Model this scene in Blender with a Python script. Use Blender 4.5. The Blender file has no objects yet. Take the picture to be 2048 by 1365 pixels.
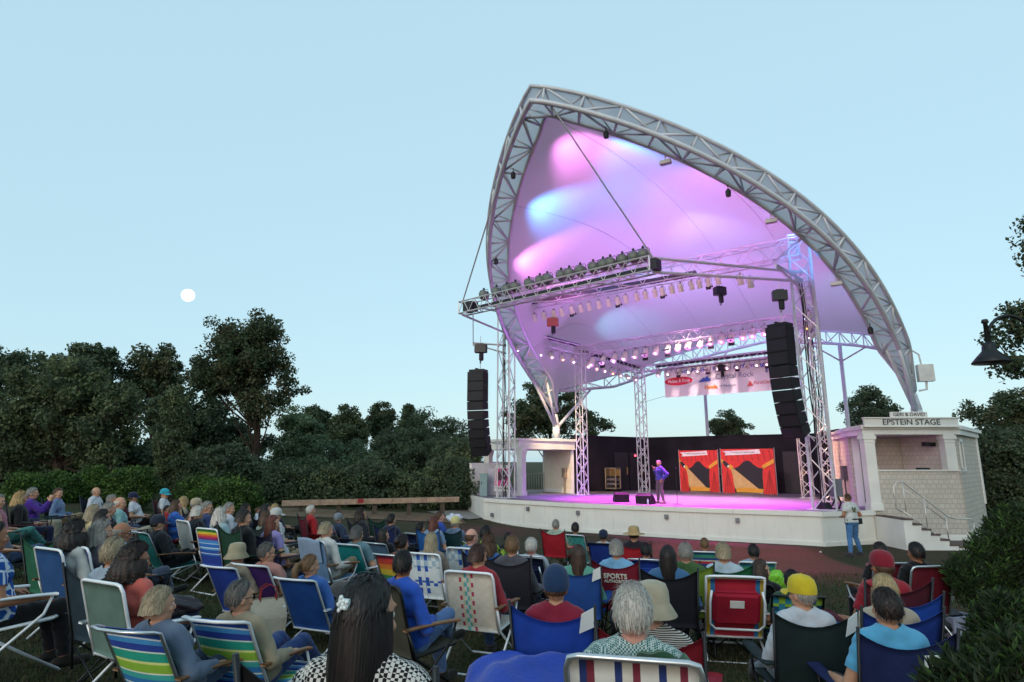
import bpy, bmesh, math, random
import numpy as np
from mathutils import Vector as V, Matrix, Euler
R = math.radians
PI = math.pi
sc = bpy.context.scene
col = sc.collection
rnd = random.Random(7)

# ------------------------------------------------------------------ camera
FPX, HOR, CZ = 1200.0, 924.0, 2.74
TH = math.atan((HOR - 682.5) / FPX)
CT, ST = math.cos(TH), math.sin(TH)
cam = bpy.data.cameras.new('camera')
cam.sensor_width = 36.0
cam.lens = FPX / 2048 * 36.0
cam.clip_start = 0.05
cam.clip_end = 6000
co = bpy.data.objects.new('camera', cam)
col.objects.link(co)
co.location = (0, 0, CZ)
co.rotation_euler = (PI / 2 + TH, 0, 0)
sc.camera = co


def ray(x, y):
    u = (x - 1024) / FPX
    v = (682.5 - y) / FPX
    return V((u, CT - v * ST, ST + v * CT))


def atY(x, y, Y):
    d = ray(x, y)
    k = Y / d.y
    return V((d.x * k, Y, CZ + d.z * k))


def atZ(x, y, z):
    d = ray(x, y)
    k = (z - CZ) / d.z
    return V((d.x * k, d.y * k, z))


# stage axes: a along the front edge (to the right), b towards the back
E1 = V((.7915, -.611, 0))
E2 = V((.611, .7915, 0))
O0 = V((-.29, 30.01, 0))
UP = V((0, 0, 1))


def AB(a, b, z=0.0):
    return O0 + E1 * a + E2 * b + UP * z


GR = [0, 8.6, 9.6, 14.5, 19.5, 21, 22, 22.8, 23.5, 25, 30, 60]
GZ = [0, 0, .04, .36, .58, .66, .76, .87, 1.04, 1.15, 1.4, 1.5]


def Gn(x, y):
    r = np.hypot(x - 9, y - 24)
    return np.interp(r, GR, GZ) + .02 * np.minimum(np.maximum(0, -x), 14)


def G(x, y):
    return float(Gn(x, y))


# ------------------------------------------------------------------ mesh builder
class MB:
    def __init__(s):
        s.v, s.f, s.m, s.uv = [], [], [], []

    def face(s, idx, m=0, uv=None):
        s.f.append(tuple(idx)); s.m.append(m); s.uv.append(uv)

    def poly(s, pts, m=0, uv=None):
        n = len(s.v)
        s.v += [tuple(p) for p in pts]
        s.face(range(n, n + len(pts)), m, uv)

    def box(s, c, size, rz=0.0, m=0, mat=None):
        hx, hy, hz = size[0] / 2, size[1] / 2, size[2] / 2
        M = mat or Matrix.Rotation(rz, 3, 'Z')
        n = len(s.v)
        for x, y, z in ((-1, -1, -1), (1, -1, -1), (1, 1, -1), (-1, 1, -1), (-1, -1, 1), (1, -1, 1), (1, 1, 1), (-1, 1, 1)):
            p = M @ V((x * hx, y * hy, z * hz))
            s.v.append((c[0] + p.x, c[1] + p.y, c[2] + p.z))
        for q in ((0, 3, 2, 1), (4, 5, 6, 7), (0, 1, 5, 4), (1, 2, 6, 5), (2, 3, 7, 6), (3, 0, 4, 7)):
            s.face([n + i for i in q], m)

    def wall(s, p0, p1, z0, z1, th, m=0):
        """upright slab from p0 to p1 (plan), thickness th centred"""
        d = V((p1[0] - p0[0], p1[1] - p0[1], 0))
        L = d.length
        s.box(((p0[0] + p1[0]) / 2, (p0[1] + p1[1]) / 2, (z0 + z1) / 2), (L, th, z1 - z0), math.atan2(d.y, d.x), m)

    def prism(s, pts, z0, z1, m=0, mtop=None):
        n = len(s.v); k = len(pts)
        s.v += [(p[0], p[1], z0) for p in pts] + [(p[0], p[1], z1) for p in pts]
        s.face([n + i for i in reversed(range(k))], m)
        s.face([n + k + i for i in range(k)], m if mtop is None else mtop)
        for i in range(k):
            j = (i + 1) % k
            s.face((n + i, n + j, n + k + j, n + k + i), m)

    def bar(s, p0, p1, r, n=6, m=0, r1=None, caps=True):
        p0, p1 = V(p0), V(p1)
        d = p1 - p0
        if d.length < 1e-6: return
        d.normalize()
        a = d.cross(UP)
        if a.length < 1e-3: a = V((1, 0, 0))
        a.normalize(); b = d.cross(a)
        r1 = r if r1 is None else r1
        k = len(s.v)
        for p, rr in ((p0, r), (p1, r1)):
            for i in range(n):
                t = 2 * PI * i / n
                q = p + a * (math.cos(t) * rr) + b * (math.sin(t) * rr)
                s.v.append(tuple(q))
        for i in range(n):
            j = (i + 1) % n
            s.face((k + i, k + j, k + n + j, k + n + i), m)
        if caps:
            s.face([k + i for i in reversed(range(n))], m)
            s.face([k + n + i for i in range(n)], m)

    def tube(s, pts, r, n=8, m=0, close=False):
        pts = [V(p) for p in pts]
        N = len(pts)
        k = len(s.v)
        prev = None
        for i, p in enumerate(pts):
            if close: d = pts[(i + 1) % N] - pts[i - 1]
            else: d = pts[min(i + 1, N - 1)] - pts[max(i - 1, 0)]
            d.normalize()
            if prev is None:
                a = d.cross(UP)
                if a.length < .05: a = d.cross(V((1, 0, 0)))
            else:
                a = prev - d * prev.dot(d)
                if a.length < 1e-4: a = d.cross(UP)
            a.normalize(); prev = a
            b = d.cross(a)
            rr = r[i] if isinstance(r, (list, tuple)) else r
            for j in range(n):
                t = 2 * PI * j / n
                s.v.append(tuple(p + a * (math.cos(t) * rr) + b * (math.sin(t) * rr)))
        for i in range(N if close else N - 1):
            i2 = (i + 1) % N
            for j in range(n):
                j2 = (j + 1) % n
                s.face((k + i * n + j, k + i * n + j2, k + i2 * n + j2, k + i2 * n + j), m)
        if not close:
            s.face([k + j for j in reversed(range(n))], m)
            s.face([k + (N - 1) * n + j for j in range(n)], m)

    def lathe(s, prof, c, n=16, m=0, mat=None):
        """prof: list of (r,z) from bottom to top"""
        k = len(s.v)
        for r, z in prof:
            for j in range(n):
                t = 2 * PI * j / n
                p = V((r * math.cos(t), r * math.sin(t), z))
                if mat: p = mat @ p
                s.v.append((c[0] + p.x, c[1] + p.y, c[2] + p.z))
        for i in range(len(prof) - 1):
            for j in range(n):
                j2 = (j + 1) % n
                s.face((k + i * n + j, k + i * n + j2, k + (i + 1) * n + j2, k + (i + 1) * n + j), m)
        s.face([k + j for j in reversed(range(n))], m)
        e = k + (len(prof) - 1) * n
        s.face([e + j for j in range(n)], m)

    def sheet(s, f, nu, nv, th=.004, m=0):
        """closed thin sheet over f(u,v) -> point, with UVs"""
        P = [[V(f(i / nu, j / nv)) for i in range(nu + 1)] for j in range(nv + 1)]
        N = [[None] * (nu + 1) for _ in range(nv + 1)]
        for j in range(nv + 1):
            for i in range(nu + 1):
                du = P[j][min(i + 1, nu)] - P[j][max(i - 1, 0)]
                dv = P[min(j + 1, nv)][i] - P[max(j - 1, 0)][i]
                n = du.cross(dv)
                N[j][i] = n.normalized() if n.length > 1e-9 else V((0, 0, 1))
        k = len(s.v)
        for sg in (1, -1):
            for j in range(nv + 1):
                for i in range(nu + 1):
                    s.v.append(tuple(P[j][i] + N[j][i] * (sg * th / 2)))
        W = nu + 1; H = W * (nv + 1)
        for j in range(nv):
            for i in range(nu):
                uv = [(i / nu, j / nv), ((i + 1) / nu, j / nv), ((i + 1) / nu, (j + 1) / nv), (i / nu, (j + 1) / nv)]
                q = [k + j * W + i, k + j * W + i + 1, k + (j + 1) * W + i + 1, k + (j + 1) * W + i]
                s.face(q, m, uv)
                s.face([a + H for a in reversed(q)], m, list(reversed(uv)))
        for j in range(nv):
            for i, fl in ((0, 0), (nu, 1)):
                q = [k + j * W + i, k + (j + 1) * W + i, k + H + (j + 1) * W + i, k + H + j * W + i]
                uv = [(i / nu, j / nv), (i / nu, (j + 1) / nv), (i / nu, (j + 1) / nv), (i / nu, j / nv)]
                if fl: q.reverse(); uv.reverse()
                s.face(q, m, uv)
        for i in range(nu):
            for j, fl in ((0, 1), (nv, 0)):
                q = [k + j * W + i, k + j * W + i + 1, k + H + j * W + i + 1, k + H + j * W + i]
                uv = [(i / nu, j / nv), ((i + 1) / nu, j / nv), ((i + 1) / nu, j / nv), (i / nu, j / nv)]
                if not fl: q.reverse(); uv.reverse()
                s.face(q, m, uv)

    def mesh(s, name, mats, off=None, smooth=False):
        me = bpy.data.meshes.new(name)
        vs = s.v if off is None else [(a - off[0], b - off[1], c - off[2]) for a, b, c in s.v]
        me.from_pydata(vs, [], s.f)
        for mt in (mats if isinstance(mats, (list, tuple)) else [mats]):
            me.materials.append(mt)
        me.polygons.foreach_set('material_index', s.m)
        if any(u is not None for u in s.uv):
            ul = me.uv_layers.new(name='UVMap')
            flat = []
            for f, u in zip(s.f, s.uv):
                if u is None: flat += [0.0] * (2 * len(f))
                else:
                    for a in u: flat += [a[0], a[1]]
            ul.data.foreach_set('uv', flat)
        if smooth:
            me.polygons.foreach_set('use_smooth', [True] * len(s.f))
        me.update()
        return me

    def build(s, name, mats, parent=None, off=None, smooth=False):
        o = bpy.data.objects.new(name, s.mesh(name, mats, off, smooth))
        col.objects.link(o)
        if parent: o.parent = parent
        return o


def np_mesh(name, verts, quads, mats, mid=None, smooth=False):
    """fast mesh from numpy arrays; quads (n,k)"""
    me = bpy.data.meshes.new(name)
    n, k = quads.shape
    me.vertices.add(len(verts)); me.vertices.foreach_set('co', np.ascontiguousarray(verts, dtype=np.float32).ravel())
    me.loops.add(n * k); me.loops.foreach_set('vertex_index', quads.astype(np.int32).ravel())
    me.polygons.add(n)
    me.polygons.foreach_set('loop_start', np.arange(0, n * k, k, dtype=np.int32))
    me.polygons.foreach_set('loop_total', np.full(n, k, dtype=np.int32))
    if mid is not None: me.polygons.foreach_set('material_index', mid.astype(np.int32))
    if smooth: me.polygons.foreach_set('use_smooth', np.ones(n, dtype=bool))
    for mt in (mats if isinstance(mats, (list, tuple)) else [mats]): me.materials.append(mt)
    me.update(calc_edges=True)
    return me


def tag(o, label=None, cat=None, group=None, kind=None):
    if label: o['label'] = label
    if cat: o['category'] = cat
    if group: o['group'] = group
    if kind: o['kind'] = kind
    return o


def thing(name, loc, rz=0.0, label=None, cat=None, group=None):
    o = bpy.data.objects.new(name, None)
    o.empty_display_size = .2
    col.objects.link(o)
    o.location = loc
    o.rotation_euler = (0, 0, rz)
    return tag(o, label, cat, group)


def copy_tree(root):
    r = root.copy(); col.objects.link(r)
    for ch in list(root.children):
        c = ch.copy(); col.objects.link(c); c.parent = r
        for g in list(ch.children):
            d = g.copy(); col.objects.link(d); d.parent = c
    return r


# ------------------------------------------------------------------ materials
MATS = {}


def hexc(h):
    h = h.lstrip('#')
    r = []
    for i in (0, 2, 4):
        c = int(h[i:i + 2], 16) / 255
        r.append(c / 12.92 if c <= .04045 else ((c + .055) / 1.055) ** 2.4)
    return (*r, 1)


def node_mat(name):
    m = bpy.data.materials.new(name)
    m.use_nodes = True
    nt = m.node_tree
    return m, nt, nt.nodes['Principled BSDF']


def dim(h, k):
    h = h.lstrip('#')
    return '#' + ''.join('%02x' % int(int(h[i:i + 2], 16) * k) for i in (0, 2, 4))


def mat(key, color, rough=.6, metal=0.0, var=.12, scale=6.0, bump=0.0, bscale=40.0, spec=.5, sheen=0.0, coat=0.0):
    if key in MATS: return MATS[key]
    m, nt, p = node_mat(key)
    c = hexc(color) if isinstance(color, str) else (*color, 1)[:4]
    L = nt.links.new
    tc = nt.nodes.new('ShaderNodeTexCoord')
    no = nt.nodes.new('ShaderNodeTexNoise')
    no.inputs['Scale'].default_value = scale
    no.inputs['Detail'].default_value = 5
    L(tc.outputs['Object'], no.inputs['Vector'])
    mr = nt.nodes.new('ShaderNodeMapRange')
    mr.inputs['From Min'].default_value = .3; mr.inputs['From Max'].default_value = .7
    mr.inputs['To Min'].default_value = 1 - var; mr.inputs['To Max'].default_value = 1 + var
    L(no.outputs['Fac'], mr.inputs['Value'])
    mx = nt.nodes.new('ShaderNodeVectorMath'); mx.operation = 'SCALE'
    mx.inputs[0].default_value = c[:3]
    L(mr.outputs[0], mx.inputs['Scale'])
    L(mx.outputs[0], p.inputs['Base Color'])
    p.inputs['Roughness'].default_value = rough
    p.inputs['Metallic'].default_value = metal
    p.inputs['Specular IOR Level'].default_value = spec
    if sheen: p.inputs['Sheen Weight'].default_value = sheen
    if coat: p.inputs['Coat Weight'].default_value = coat
    if bump:
        n2 = nt.nodes.new('ShaderNodeTexNoise'); n2.inputs['Scale'].default_value = bscale; n2.inputs['Detail'].default_value = 4
        L(tc.outputs['Object'], n2.inputs['Vector'])
        b = nt.nodes.new('ShaderNodeBump'); b.inputs['Strength'].default_value = bump; b.inputs['Distance'].default_value = .02
        L(n2.outputs['Fac'], b.inputs['Height']); L(b.outputs[0], p.inputs['Normal'])
    MATS[key] = m
    return m


def emis(key, color, strength):
    if key in MATS: return MATS[key]
    m, nt, p = node_mat(key)
    p.inputs['Base Color'].default_value = (.05, .05, .05, 1)
    p.inputs['Emission Color'].default_value = (*color, 1)
    p.inputs['Emission Strength'].default_value = strength
    MATS[key] = m
    return m


def ramp_mat(key, stops, axis='v', rough=.75, second=None, uscale=1.0):
    """fabric with woven stripes: constant colour ramp over the sheet's own UV"""
    if key in MATS: return MATS[key]
    m, nt, p = node_mat(key)
    L = nt.links.new
    uv = nt.nodes.new('ShaderNodeUVMap')
    sp = nt.nodes.new('ShaderNodeSeparateXYZ'); L(uv.outputs[0], sp.inputs[0])

    def ramp(st, out):
        r = nt.nodes.new('ShaderNodeValToRGB'); r.color_ramp.interpolation = 'CONSTANT'
        while len(r.color_ramp.elements) < len(st): r.color_ramp.elements.new(.5)
        for e, (pos, c) in zip(r.color_ramp.elements, st):
            e.position = pos; e.color = hexc(c)
        L(out, r.inputs[0]); return r
    r = ramp(stops, sp.outputs[0 if axis == 'u' else 1])
    out = r.outputs[0]
    if second:   # woven webbing: the other direction passes over and under
        st2, nu, nv = second
        r2 = ramp(st2, sp.outputs[1 if axis == 'u' else 0])
        ch = nt.nodes.new('ShaderNodeTexChecker'); ch.inputs['Scale'].default_value = 1
        cb = nt.nodes.new('ShaderNodeCombineXYZ')
        for o_, k, i in ((sp.outputs[0], nu, 0), (sp.outputs[1], nv, 1)):
            mm = nt.nodes.new('ShaderNodeMath'); mm.operation = 'MULTIPLY'; mm.inputs[1].default_value = k
            L(o_, mm.inputs[0]); L(mm.outputs[0], cb.inputs[i])
        cb.inputs[2].default_value = .5
        L(cb.outputs[0], ch.inputs['Vector'])
        mix = nt.nodes.new('ShaderNodeMix'); mix.data_type = 'RGBA'
        L(ch.outputs['Fac'], mix.inputs['Factor']); L(out, mix.inputs['A']); L(r2.outputs[0], mix.inputs['B'])
        out = mix.outputs['Result']
    tc = nt.nodes.new('ShaderNodeTexCoord')
    no = nt.nodes.new('ShaderNodeTexNoise'); no.inputs['Scale'].default_value = 9
    L(tc.outputs['Object'], no.inputs['Vector'])
    hs = nt.nodes.new('ShaderNodeHueSaturation')
    mr = nt.nodes.new('ShaderNodeMapRange'); mr.inputs['To Min'].default_value = .8; mr.inputs['To Max'].default_value = 1.2
    L(no.outputs['Fac'], mr.inputs['Value']); L(mr.outputs[0], hs.inputs['Value']); L(out, hs.inputs['Color'])
    L(hs.outputs[0], p.inputs['Base Color'])
    p.inputs['Roughness'].default_value = rough
    MATS[key] = m
    return m


WHITE = mat('white_paint', '#dcdad4', .55, var=.10, scale=1.1, bump=.06, bscale=6)
ALU = mat('aluminium_truss', '#cfcfd0', .42, .45, var=.08, bump=.05)
STEEL = mat('painted_steel', '#c5c8cf', .42, .1, var=.08, scale=2)
DARKTUBE = mat('dark_tube', '#1b1d20', .4, .4)
WHITETUBE = mat('white_tube', '#dfe3e6', .3, .1, var=.05)
ALUTUBE = mat('alu_tube', '#c4c8cb', .3, .8, var=.05)
BLACK = mat('black_plastic', '#0f1012', .5)
WOOD = mat('arm_wood', '#7a5638', .5, var=.2, scale=20)
# ------------------------------------------------------------------ world, light
w = bpy.data.worlds.new('World'); sc.world = w; w.use_nodes = True
nt = w.node_tree; L = nt.links.new
bg = nt.nodes['Background']
SUN_AZ = R(205)       # compass-like angle measured from +Y clockwise: behind the camera
SUN_EL = R(7)
sky = nt.nodes.new('ShaderNodeTexSky'); sky.sky_type = 'NISHITA'
sky.sun_disc = False; sky.sun_elevation = SUN_EL; sky.sun_rotation = SUN_AZ
sky.air_density = 1.0; sky.dust_density = 1.2; sky.ozone_density = 2.0; sky.altitude = 0
tint = nt.nodes.new('ShaderNodeMix'); tint.data_type = 'RGBA'; tint.blend_type = 'MULTIPLY'
tint.inputs['Factor'].default_value = 1.0
tint.inputs['B'].default_value = (1.08, .94, .80, 1)
L(sky.outputs[0], tint.inputs['A'])
# the even veil of a clear dusk: the sky is nearly one pale blue from horizon to zenith
veil = nt.nodes.new('ShaderNodeMix'); veil.data_type = 'RGBA'
veil.inputs['Factor'].default_value = .66
veil.inputs['B'].default_value = (3.2, 4.8, 5.6, 1)
L(tint.outputs['Result'], veil.inputs['A'])
L(veil.outputs['Result'], bg.inputs[0])
bg.inputs[1].default_value = .12
sl = bpy.data.lights.new('dusk_glow', 'SUN'); sl.energy = .6; sl.angle = R(40); sl.color = (1, .96, .92)
so = bpy.data.objects.new('dusk_glow', sl); col.objects.link(so)
sd = V((math.sin(SUN_AZ) * math.cos(R(20)), math.cos(SUN_AZ) * math.cos(R(20)), math.sin(R(20))))
so.rotation_euler = (-sd).to_track_quat('-Z', 'Y').to_euler()
sc.view_settings.view_transform = 'Standard'
sc.view_settings.look = 'None'
sc.view_settings.exposure = 0.8
sc.view_settings.gamma = 1
sc.cycles.use_denoising = True
sc.cycles.max_bounces = 6
sc.cycles.sample_clamp_indirect = 4
sc.cycles.use_light_tree = True

# moon
mb = bmesh.new(); bmesh.ops.create_uvsphere(mb, u_segments=32, v_segments=16, radius=24)
me = bpy.data.meshes.new('moon'); mb.to_mesh(me); mb.free()
mm = emis('moonlight', (1.0, .90, .74), 2.2)
me.materials.append(mm)
mo = bpy.data.objects.new('moon', me); col.objects.link(mo); mo.location = atY(376, 591, 2300)
tag(mo, kind='structure')

# ------------------------------------------------------------------ ground
xs = np.concatenate([[-1500, -700, -300, -150, -90, -60], np.arange(-45, 46, .5), [60, 90, 150, 300, 700, 1500]])
ys = np.concatenate([[-300, -100, -50, -25, -12], np.arange(-6, 61, .5), [80, 120, 200, 400, 900, 2500]])
X, Y = np.meshgrid(xs, ys)
Z = Gn(X, Y)
vv = np.stack([X.ravel(), Y.ravel(), Z.ravel()], 1)
nx = len(xs)
ii, jj = np.meshgrid(np.arange(nx - 1), np.arange(len(ys) - 1))
q = (jj * nx + ii).ravel()
quads = np.stack([q, q + 1, q + nx + 1, q + nx], 1)


def grass_mat():
    m, nt, p = node_mat('lawn')
    L = nt.links.new
    tc = nt.nodes.new('ShaderNodeTexCoord')
    a = nt.nodes.new('ShaderNodeTexNoise'); a.inputs['Scale'].default_value = .35; a.inputs['Detail'].default_value = 8; a.inputs['Roughness'].default_value = .65
    b = nt.nodes.new('ShaderNodeTexNoise'); b.inputs['Scale'].default_value = 14; b.inputs['Detail'].default_value = 6
    L(tc.outputs['Object'], a.inputs['Vector']); L(tc.outputs['Object'], b.inputs['Vector'])
    r = nt.nodes.new('ShaderNodeValToRGB')
    r.color_ramp.elements[0].position = .42; r.color_ramp.elements[0].color = hexc('#463e2e')
    r.color_ramp.elements[1].position = .54; r.color_ramp.elements[1].color = hexc('#373d24')
    L(a.outputs['Fac'], r.inputs[0])
    r2 = nt.nodes.new('ShaderNodeMapRange'); r2.inputs['From Min'].default_value = .3; r2.inputs['From Max'].default_value = .7; r2.inputs['To Min'].default_value = .55; r2.inputs['To Max'].default_value = 1.35
    L(b.outputs['Fac'], r2.inputs['Value'])
    s = nt.nodes.new('ShaderNodeVectorMath'); s.operation = 'SCALE'
    L(r.outputs[0], s.inputs[0]); L(r2.outputs[0], s.inputs['Scale'])
    L(s.outputs[0], p.inputs['Base Color'])
    p.inputs['Roughness'].default_value = .9; p.inputs['Specular IOR Level'].default_value = .15
    bp = nt.nodes.new('ShaderNodeBump'); bp.inputs['Strength'].default_value = .9; bp.inputs['Distance'].default_value = .05
    n3 = nt.nodes.new('ShaderNodeTexNoise'); n3.inputs['Scale'].default_value = 30; n3.inputs['Detail'].default_value = 5
    L(tc.outputs['Object'], n3.inputs['Vector']); L(n3.outputs['Fac'], bp.inputs['Height']); L(bp.outputs[0], p.inputs['Normal'])
    return m


gr = bpy.data.objects.new('ground', np_mesh('ground', vv, quads, grass_mat(), smooth=True)); col.objects.link(gr)
tag(gr, kind='structure')


def strip(name, left, right, m, lift):
    """ground strip between two polylines, lying just above the lawn"""
    b = MB()
    n = len(left)
    N = 8
    for i in range(n):
        for k in range(N + 1):
            t = k / N
            x = left[i][0] * (1 - t) + right[i][0] * t; y = left[i][1] * (1 - t) + right[i][1] * t
            b.v.append((x, y, 0))
    # use the same facets as the ground: sample its triangulated height by bilinear on the 1 m grid
    vs = []
    for x, y, _ in b.v:
        z = G(x, y) + .006
        vs.append((x, y, z + lift))
    b.v = vs
    for i in range(n - 1):
        for k in range(N):
            b.face((i * (N + 1) + k, i * (N + 1) + k + 1, (i + 1) * (N + 1) + k + 1, (i + 1) * (N + 1) + k))
    o = b.build(name, m)
    return tag(o, kind='structure')


DIRT = mat('trodden_earth', '#6d5d4b', .95, var=.25, scale=3, bump=.6, bscale=25, spec=.1)
CONC = mat('concrete', '#8d8981', .85, var=.12, scale=2.5, bump=.2, spec=.2)


def lerp2(a, b, n):
    return [(a[0] + (b[0] - a[0]) * i / n, a[1] + (b[1] - a[1]) * i / n) for i in range(n + 1)]


strip('path', lerp2((-13, 22.3), (-1.9, 26.2), 14), lerp2((-13.5, 25.6), (-2.6, 29.2), 14), DIRT, .02)
strip('pavement', lerp2((-1.9, 27.6), (-1.3, 28.7), 4), lerp2((-4.0, 29.2), (-2.4, 31.5), 4), CONC, .035)


# grass blades: uncountable
def blades():
    rs = np.random.default_rng(5)
    n = 150000
    y = 1.6 + (rs.random(n) ** 1.9) * 15
    x = (rs.random(n) * 2 - 1) * (y * .95 + .4)
    keep = np.hypot(x - 9, y - 24) > 8.2
    x, y = x[keep], y[keep]; n = len(x)
    z = Gn(x, y)
    h = .025 + rs.random(n) * .04
    wd = .003 + rs.random(n) * .003 + y * .0004
    an = rs.random(n) * 2 * np.pi; ln = (rs.random((n, 2)) - .5) * .05
    c, s = np.cos(an) * wd, np.sin(an) * wd
    v = np.zeros((n, 3, 3))
    v[:, 0] = np.stack([x - c, y - s, z - .004], 1)
    v[:, 1] = np.stack([x + c, y + s, z - .004], 1)
    v[:, 2] = np.stack([x + ln[:, 0], y + ln[:, 1], z + h], 1)
    f = np.arange(n * 3).reshape(n, 3)
    mid = rs.integers(0, 3, n)
    ms = [mat('blade_a', '#3d4629', .7, var=.3, spec=.2), mat('blade_b', '#303a21', .7, var=.3, spec=.2), mat('blade_c', '#544b33', .8, var=.3, spec=.2)]
    o = bpy.data.objects.new('grass', np_mesh('grass', v.reshape(-1, 3), f, ms, mid)); col.objects.link(o)
    tag(o, kind='stuff')


blades()

# ------------------------------------------------------------------ trees
def leaf_mats(key, c1, c2, c3):
    return [leaf_mat(key + 'a', c1), leaf_mat(key + 'b', c2), leaf_mat(key + 'c', c3)]


def leaf_mat(key, c):
    if key in MATS: return MATS[key]
    m = mat(key, c, .6, var=.35, scale=1.3, spec=.25)
    nt = m.node_tree; p = nt.nodes['Principled BSDF']; L = nt.links.new
    tr = nt.nodes.new('ShaderNodeBsdfTranslucent')
    mx = nt.nodes.new('ShaderNodeMixShader'); mx.inputs[0].default_value = .3
    L(p.inputs['Base Color'].links[0].from_socket, tr.inputs['Color'])
    out = nt.nodes['Material Output']
    L(p.outputs[0], mx.inputs[1]); L(tr.outputs[0], mx.inputs[2]); L(mx.outputs[0], out.inputs[0])
    return m


DARKLEAF = leaf_mats('leaf_dark', '#46543f', '#3a4834', '#556247')
OLIVELEAF = leaf_mats('leaf_olive', '#515c41', '#444f39', '#626d4b')
PALELEAF = leaf_mats('leaf_pale', '#56684d', '#4a5c45', '#667858')
MAPLELEAF = leaf_mats('leaf_maple', '#45533b', '#3b4b34', '#55573e')
HEDGELEAF = leaf_mats('leaf_hedge', '#425a28', '#354b22', '#547032')
BUSHLEAF = leaf_mats('leaf_bush', '#314026', '#27351f', '#45602e')
BARK = mat('bark', '#3a3129', .9, var=.3, scale=9, bump=.8, bscale=18, spec=.1)


def leaves(centers, radii, per, size, seed, flat=.75, aspect=.6):
    rs = np.random.default_rng(seed)
    C = np.repeat(np.array(centers, float), per, 0); Rr = np.repeat(np.array(radii, float), per)
    n = len(C)
    d = rs.normal(size=(n, 3)); d /= np.linalg.norm(d, axis=1)[:, None]
    rad = rs.random(n) ** .45
    P = C + d * (Rr * rad)[:, None] * np.array([1, 1, flat])
    a = rs.normal(size=(n, 3)); a /= np.linalg.norm(a, axis=1)[:, None]
    b = np.cross(a, d + rs.normal(size=(n, 3)) * .7); b /= np.linalg.norm(b, axis=1)[:, None] + 1e-9
    s = size * (.6 + .8 * rs.random(n))
    L_ = a * s[:, None]; W_ = b * (s * aspect)[:, None]
    v = np.stack([P - L_ * .5, P + W_ * .5 - L_ * .05, P + L_ * .5, P - W_ * .5 - L_ * .05], 1)
    tone = np.repeat(rs.integers(0, 3, len(centers)), per)
    fl = rs.random(n) < .35
    tone[fl] = rs.integers(0, 3, fl.sum())
    return v.reshape(-1, 3), np.arange(n * 4).reshape(n, 4), tone


def tree(name, base, lobes, mats, leaf, label, group, seed, nclump=60, per=55, cr=.16, trunk_r=.2, limbs=True, kind='tree', clumpflat=.75, aspect=.6):
    """lobes: list of (centre, radii) ellipsoids in world coordinates that make up the crown"""
    rs = random.Random(seed)
    root = thing(name, base, 0, label, kind, group)
    cs, rr = [], []
    vol = [l[1][0] * l[1][1] * l[1][2] for l in lobes]
    tot = sum(vol)
    ctr = V((0, 0, 0))
    for l, vl in zip(lobes, vol):
        k = max(5, int(nclump * vl / tot))
        for _ in range(k):
            th = rs.random() * 2 * PI; u = rs.uniform(-1, 1); q = math.sqrt(1 - u * u); ra = rs.random() ** .42
            c = V(l[0]) + V((l[1][0] * q * math.cos(th) * ra, l[1][1] * q * math.sin(th) * ra, l[1][2] * u * ra))
            cs.append(c - V(base))
            rr.append(max(min(l[1]) * cr * rs.uniform(1.1, 2.3), min(.42, leaf * 2.6) * rs.uniform(.9, 1.5)))
    v, f, t = leaves(cs, rr, per, leaf, seed, clumpflat, aspect)
    o = bpy.data.objects.new('crown', np_mesh('crown', v, f, mats, t)); col.objects.link(o); o.parent = root
    b = MB()
    top = max(c.z for c in cs) * .8
    low = min(c.z for c in cs)
    mid = V((sum(c.x for c in cs) / len(cs), sum(c.y for c in cs) / len(cs), 0))
    pts = [V((0, 0, -.2))]
    for i in range(1, 6):
        t_ = i / 5
        pts.append(V((mid.x * t_ * t_ + rs.uniform(-.1, .1) * trunk_r * 4, mid.y * t_ * t_ + rs.uniform(-.1, .1) * trunk_r * 4, top * t_)))
    b.tube(pts, [trunk_r * (1.25 - .95 * i / 5) for i in range(6)], 8)
    if limbs:
        for c in rs.sample(cs, min(len(cs), 26)):
            k = min(4, max(1, int(c.z / top * 4 - .8)))
            p = pts[k]
            m_ = p.lerp(c, .5) + V((0, 0, -.06 * (c - p).length))
            b.tube([p, m_, c], [trunk_r * .32, trunk_r * .2, trunk_r * .06], 5)
    tr = b.build('trunk', BARK, root)
    return root


def pxlobes(Y, items):
    """items (x0,x1,ytop,ybot) picture boxes at distance Y -> ellipsoids (depth like their width)"""
    out = []
    for x0, x1, y0, y1 in items:
        c = atY((x0 + x1) / 2, (y0 + y1) / 2, Y)
        a = atY(x0, (y0 + y1) / 2, Y); b_ = atY(x1, (y0 + y1) / 2, Y)
        t = atY((x0 + x1) / 2, y0, Y); d = atY((x0 + x1) / 2, y1, Y)
        rx = (b_.x - a.x) / 2; rz = (t.z - d.z) / 2
        out.append((c, (rx, rx * .9, rz)))
    return out


def ptree(name, Y, bx, items, mats, leaf, label, group, seed, **k):
    k['nclump'] = int(k.get('nclump', 60) * 1.5)
    k['per'] = int(k.get('per', 55) * 2.0)
    leaf *= .66
    g = atY(bx, 924, Y)
    base = (g.x, Y, G(g.x, Y) - .05)
    return tree(name, base, pxlobes(Y, items), mats, leaf, label, group, seed, **k)


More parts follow.
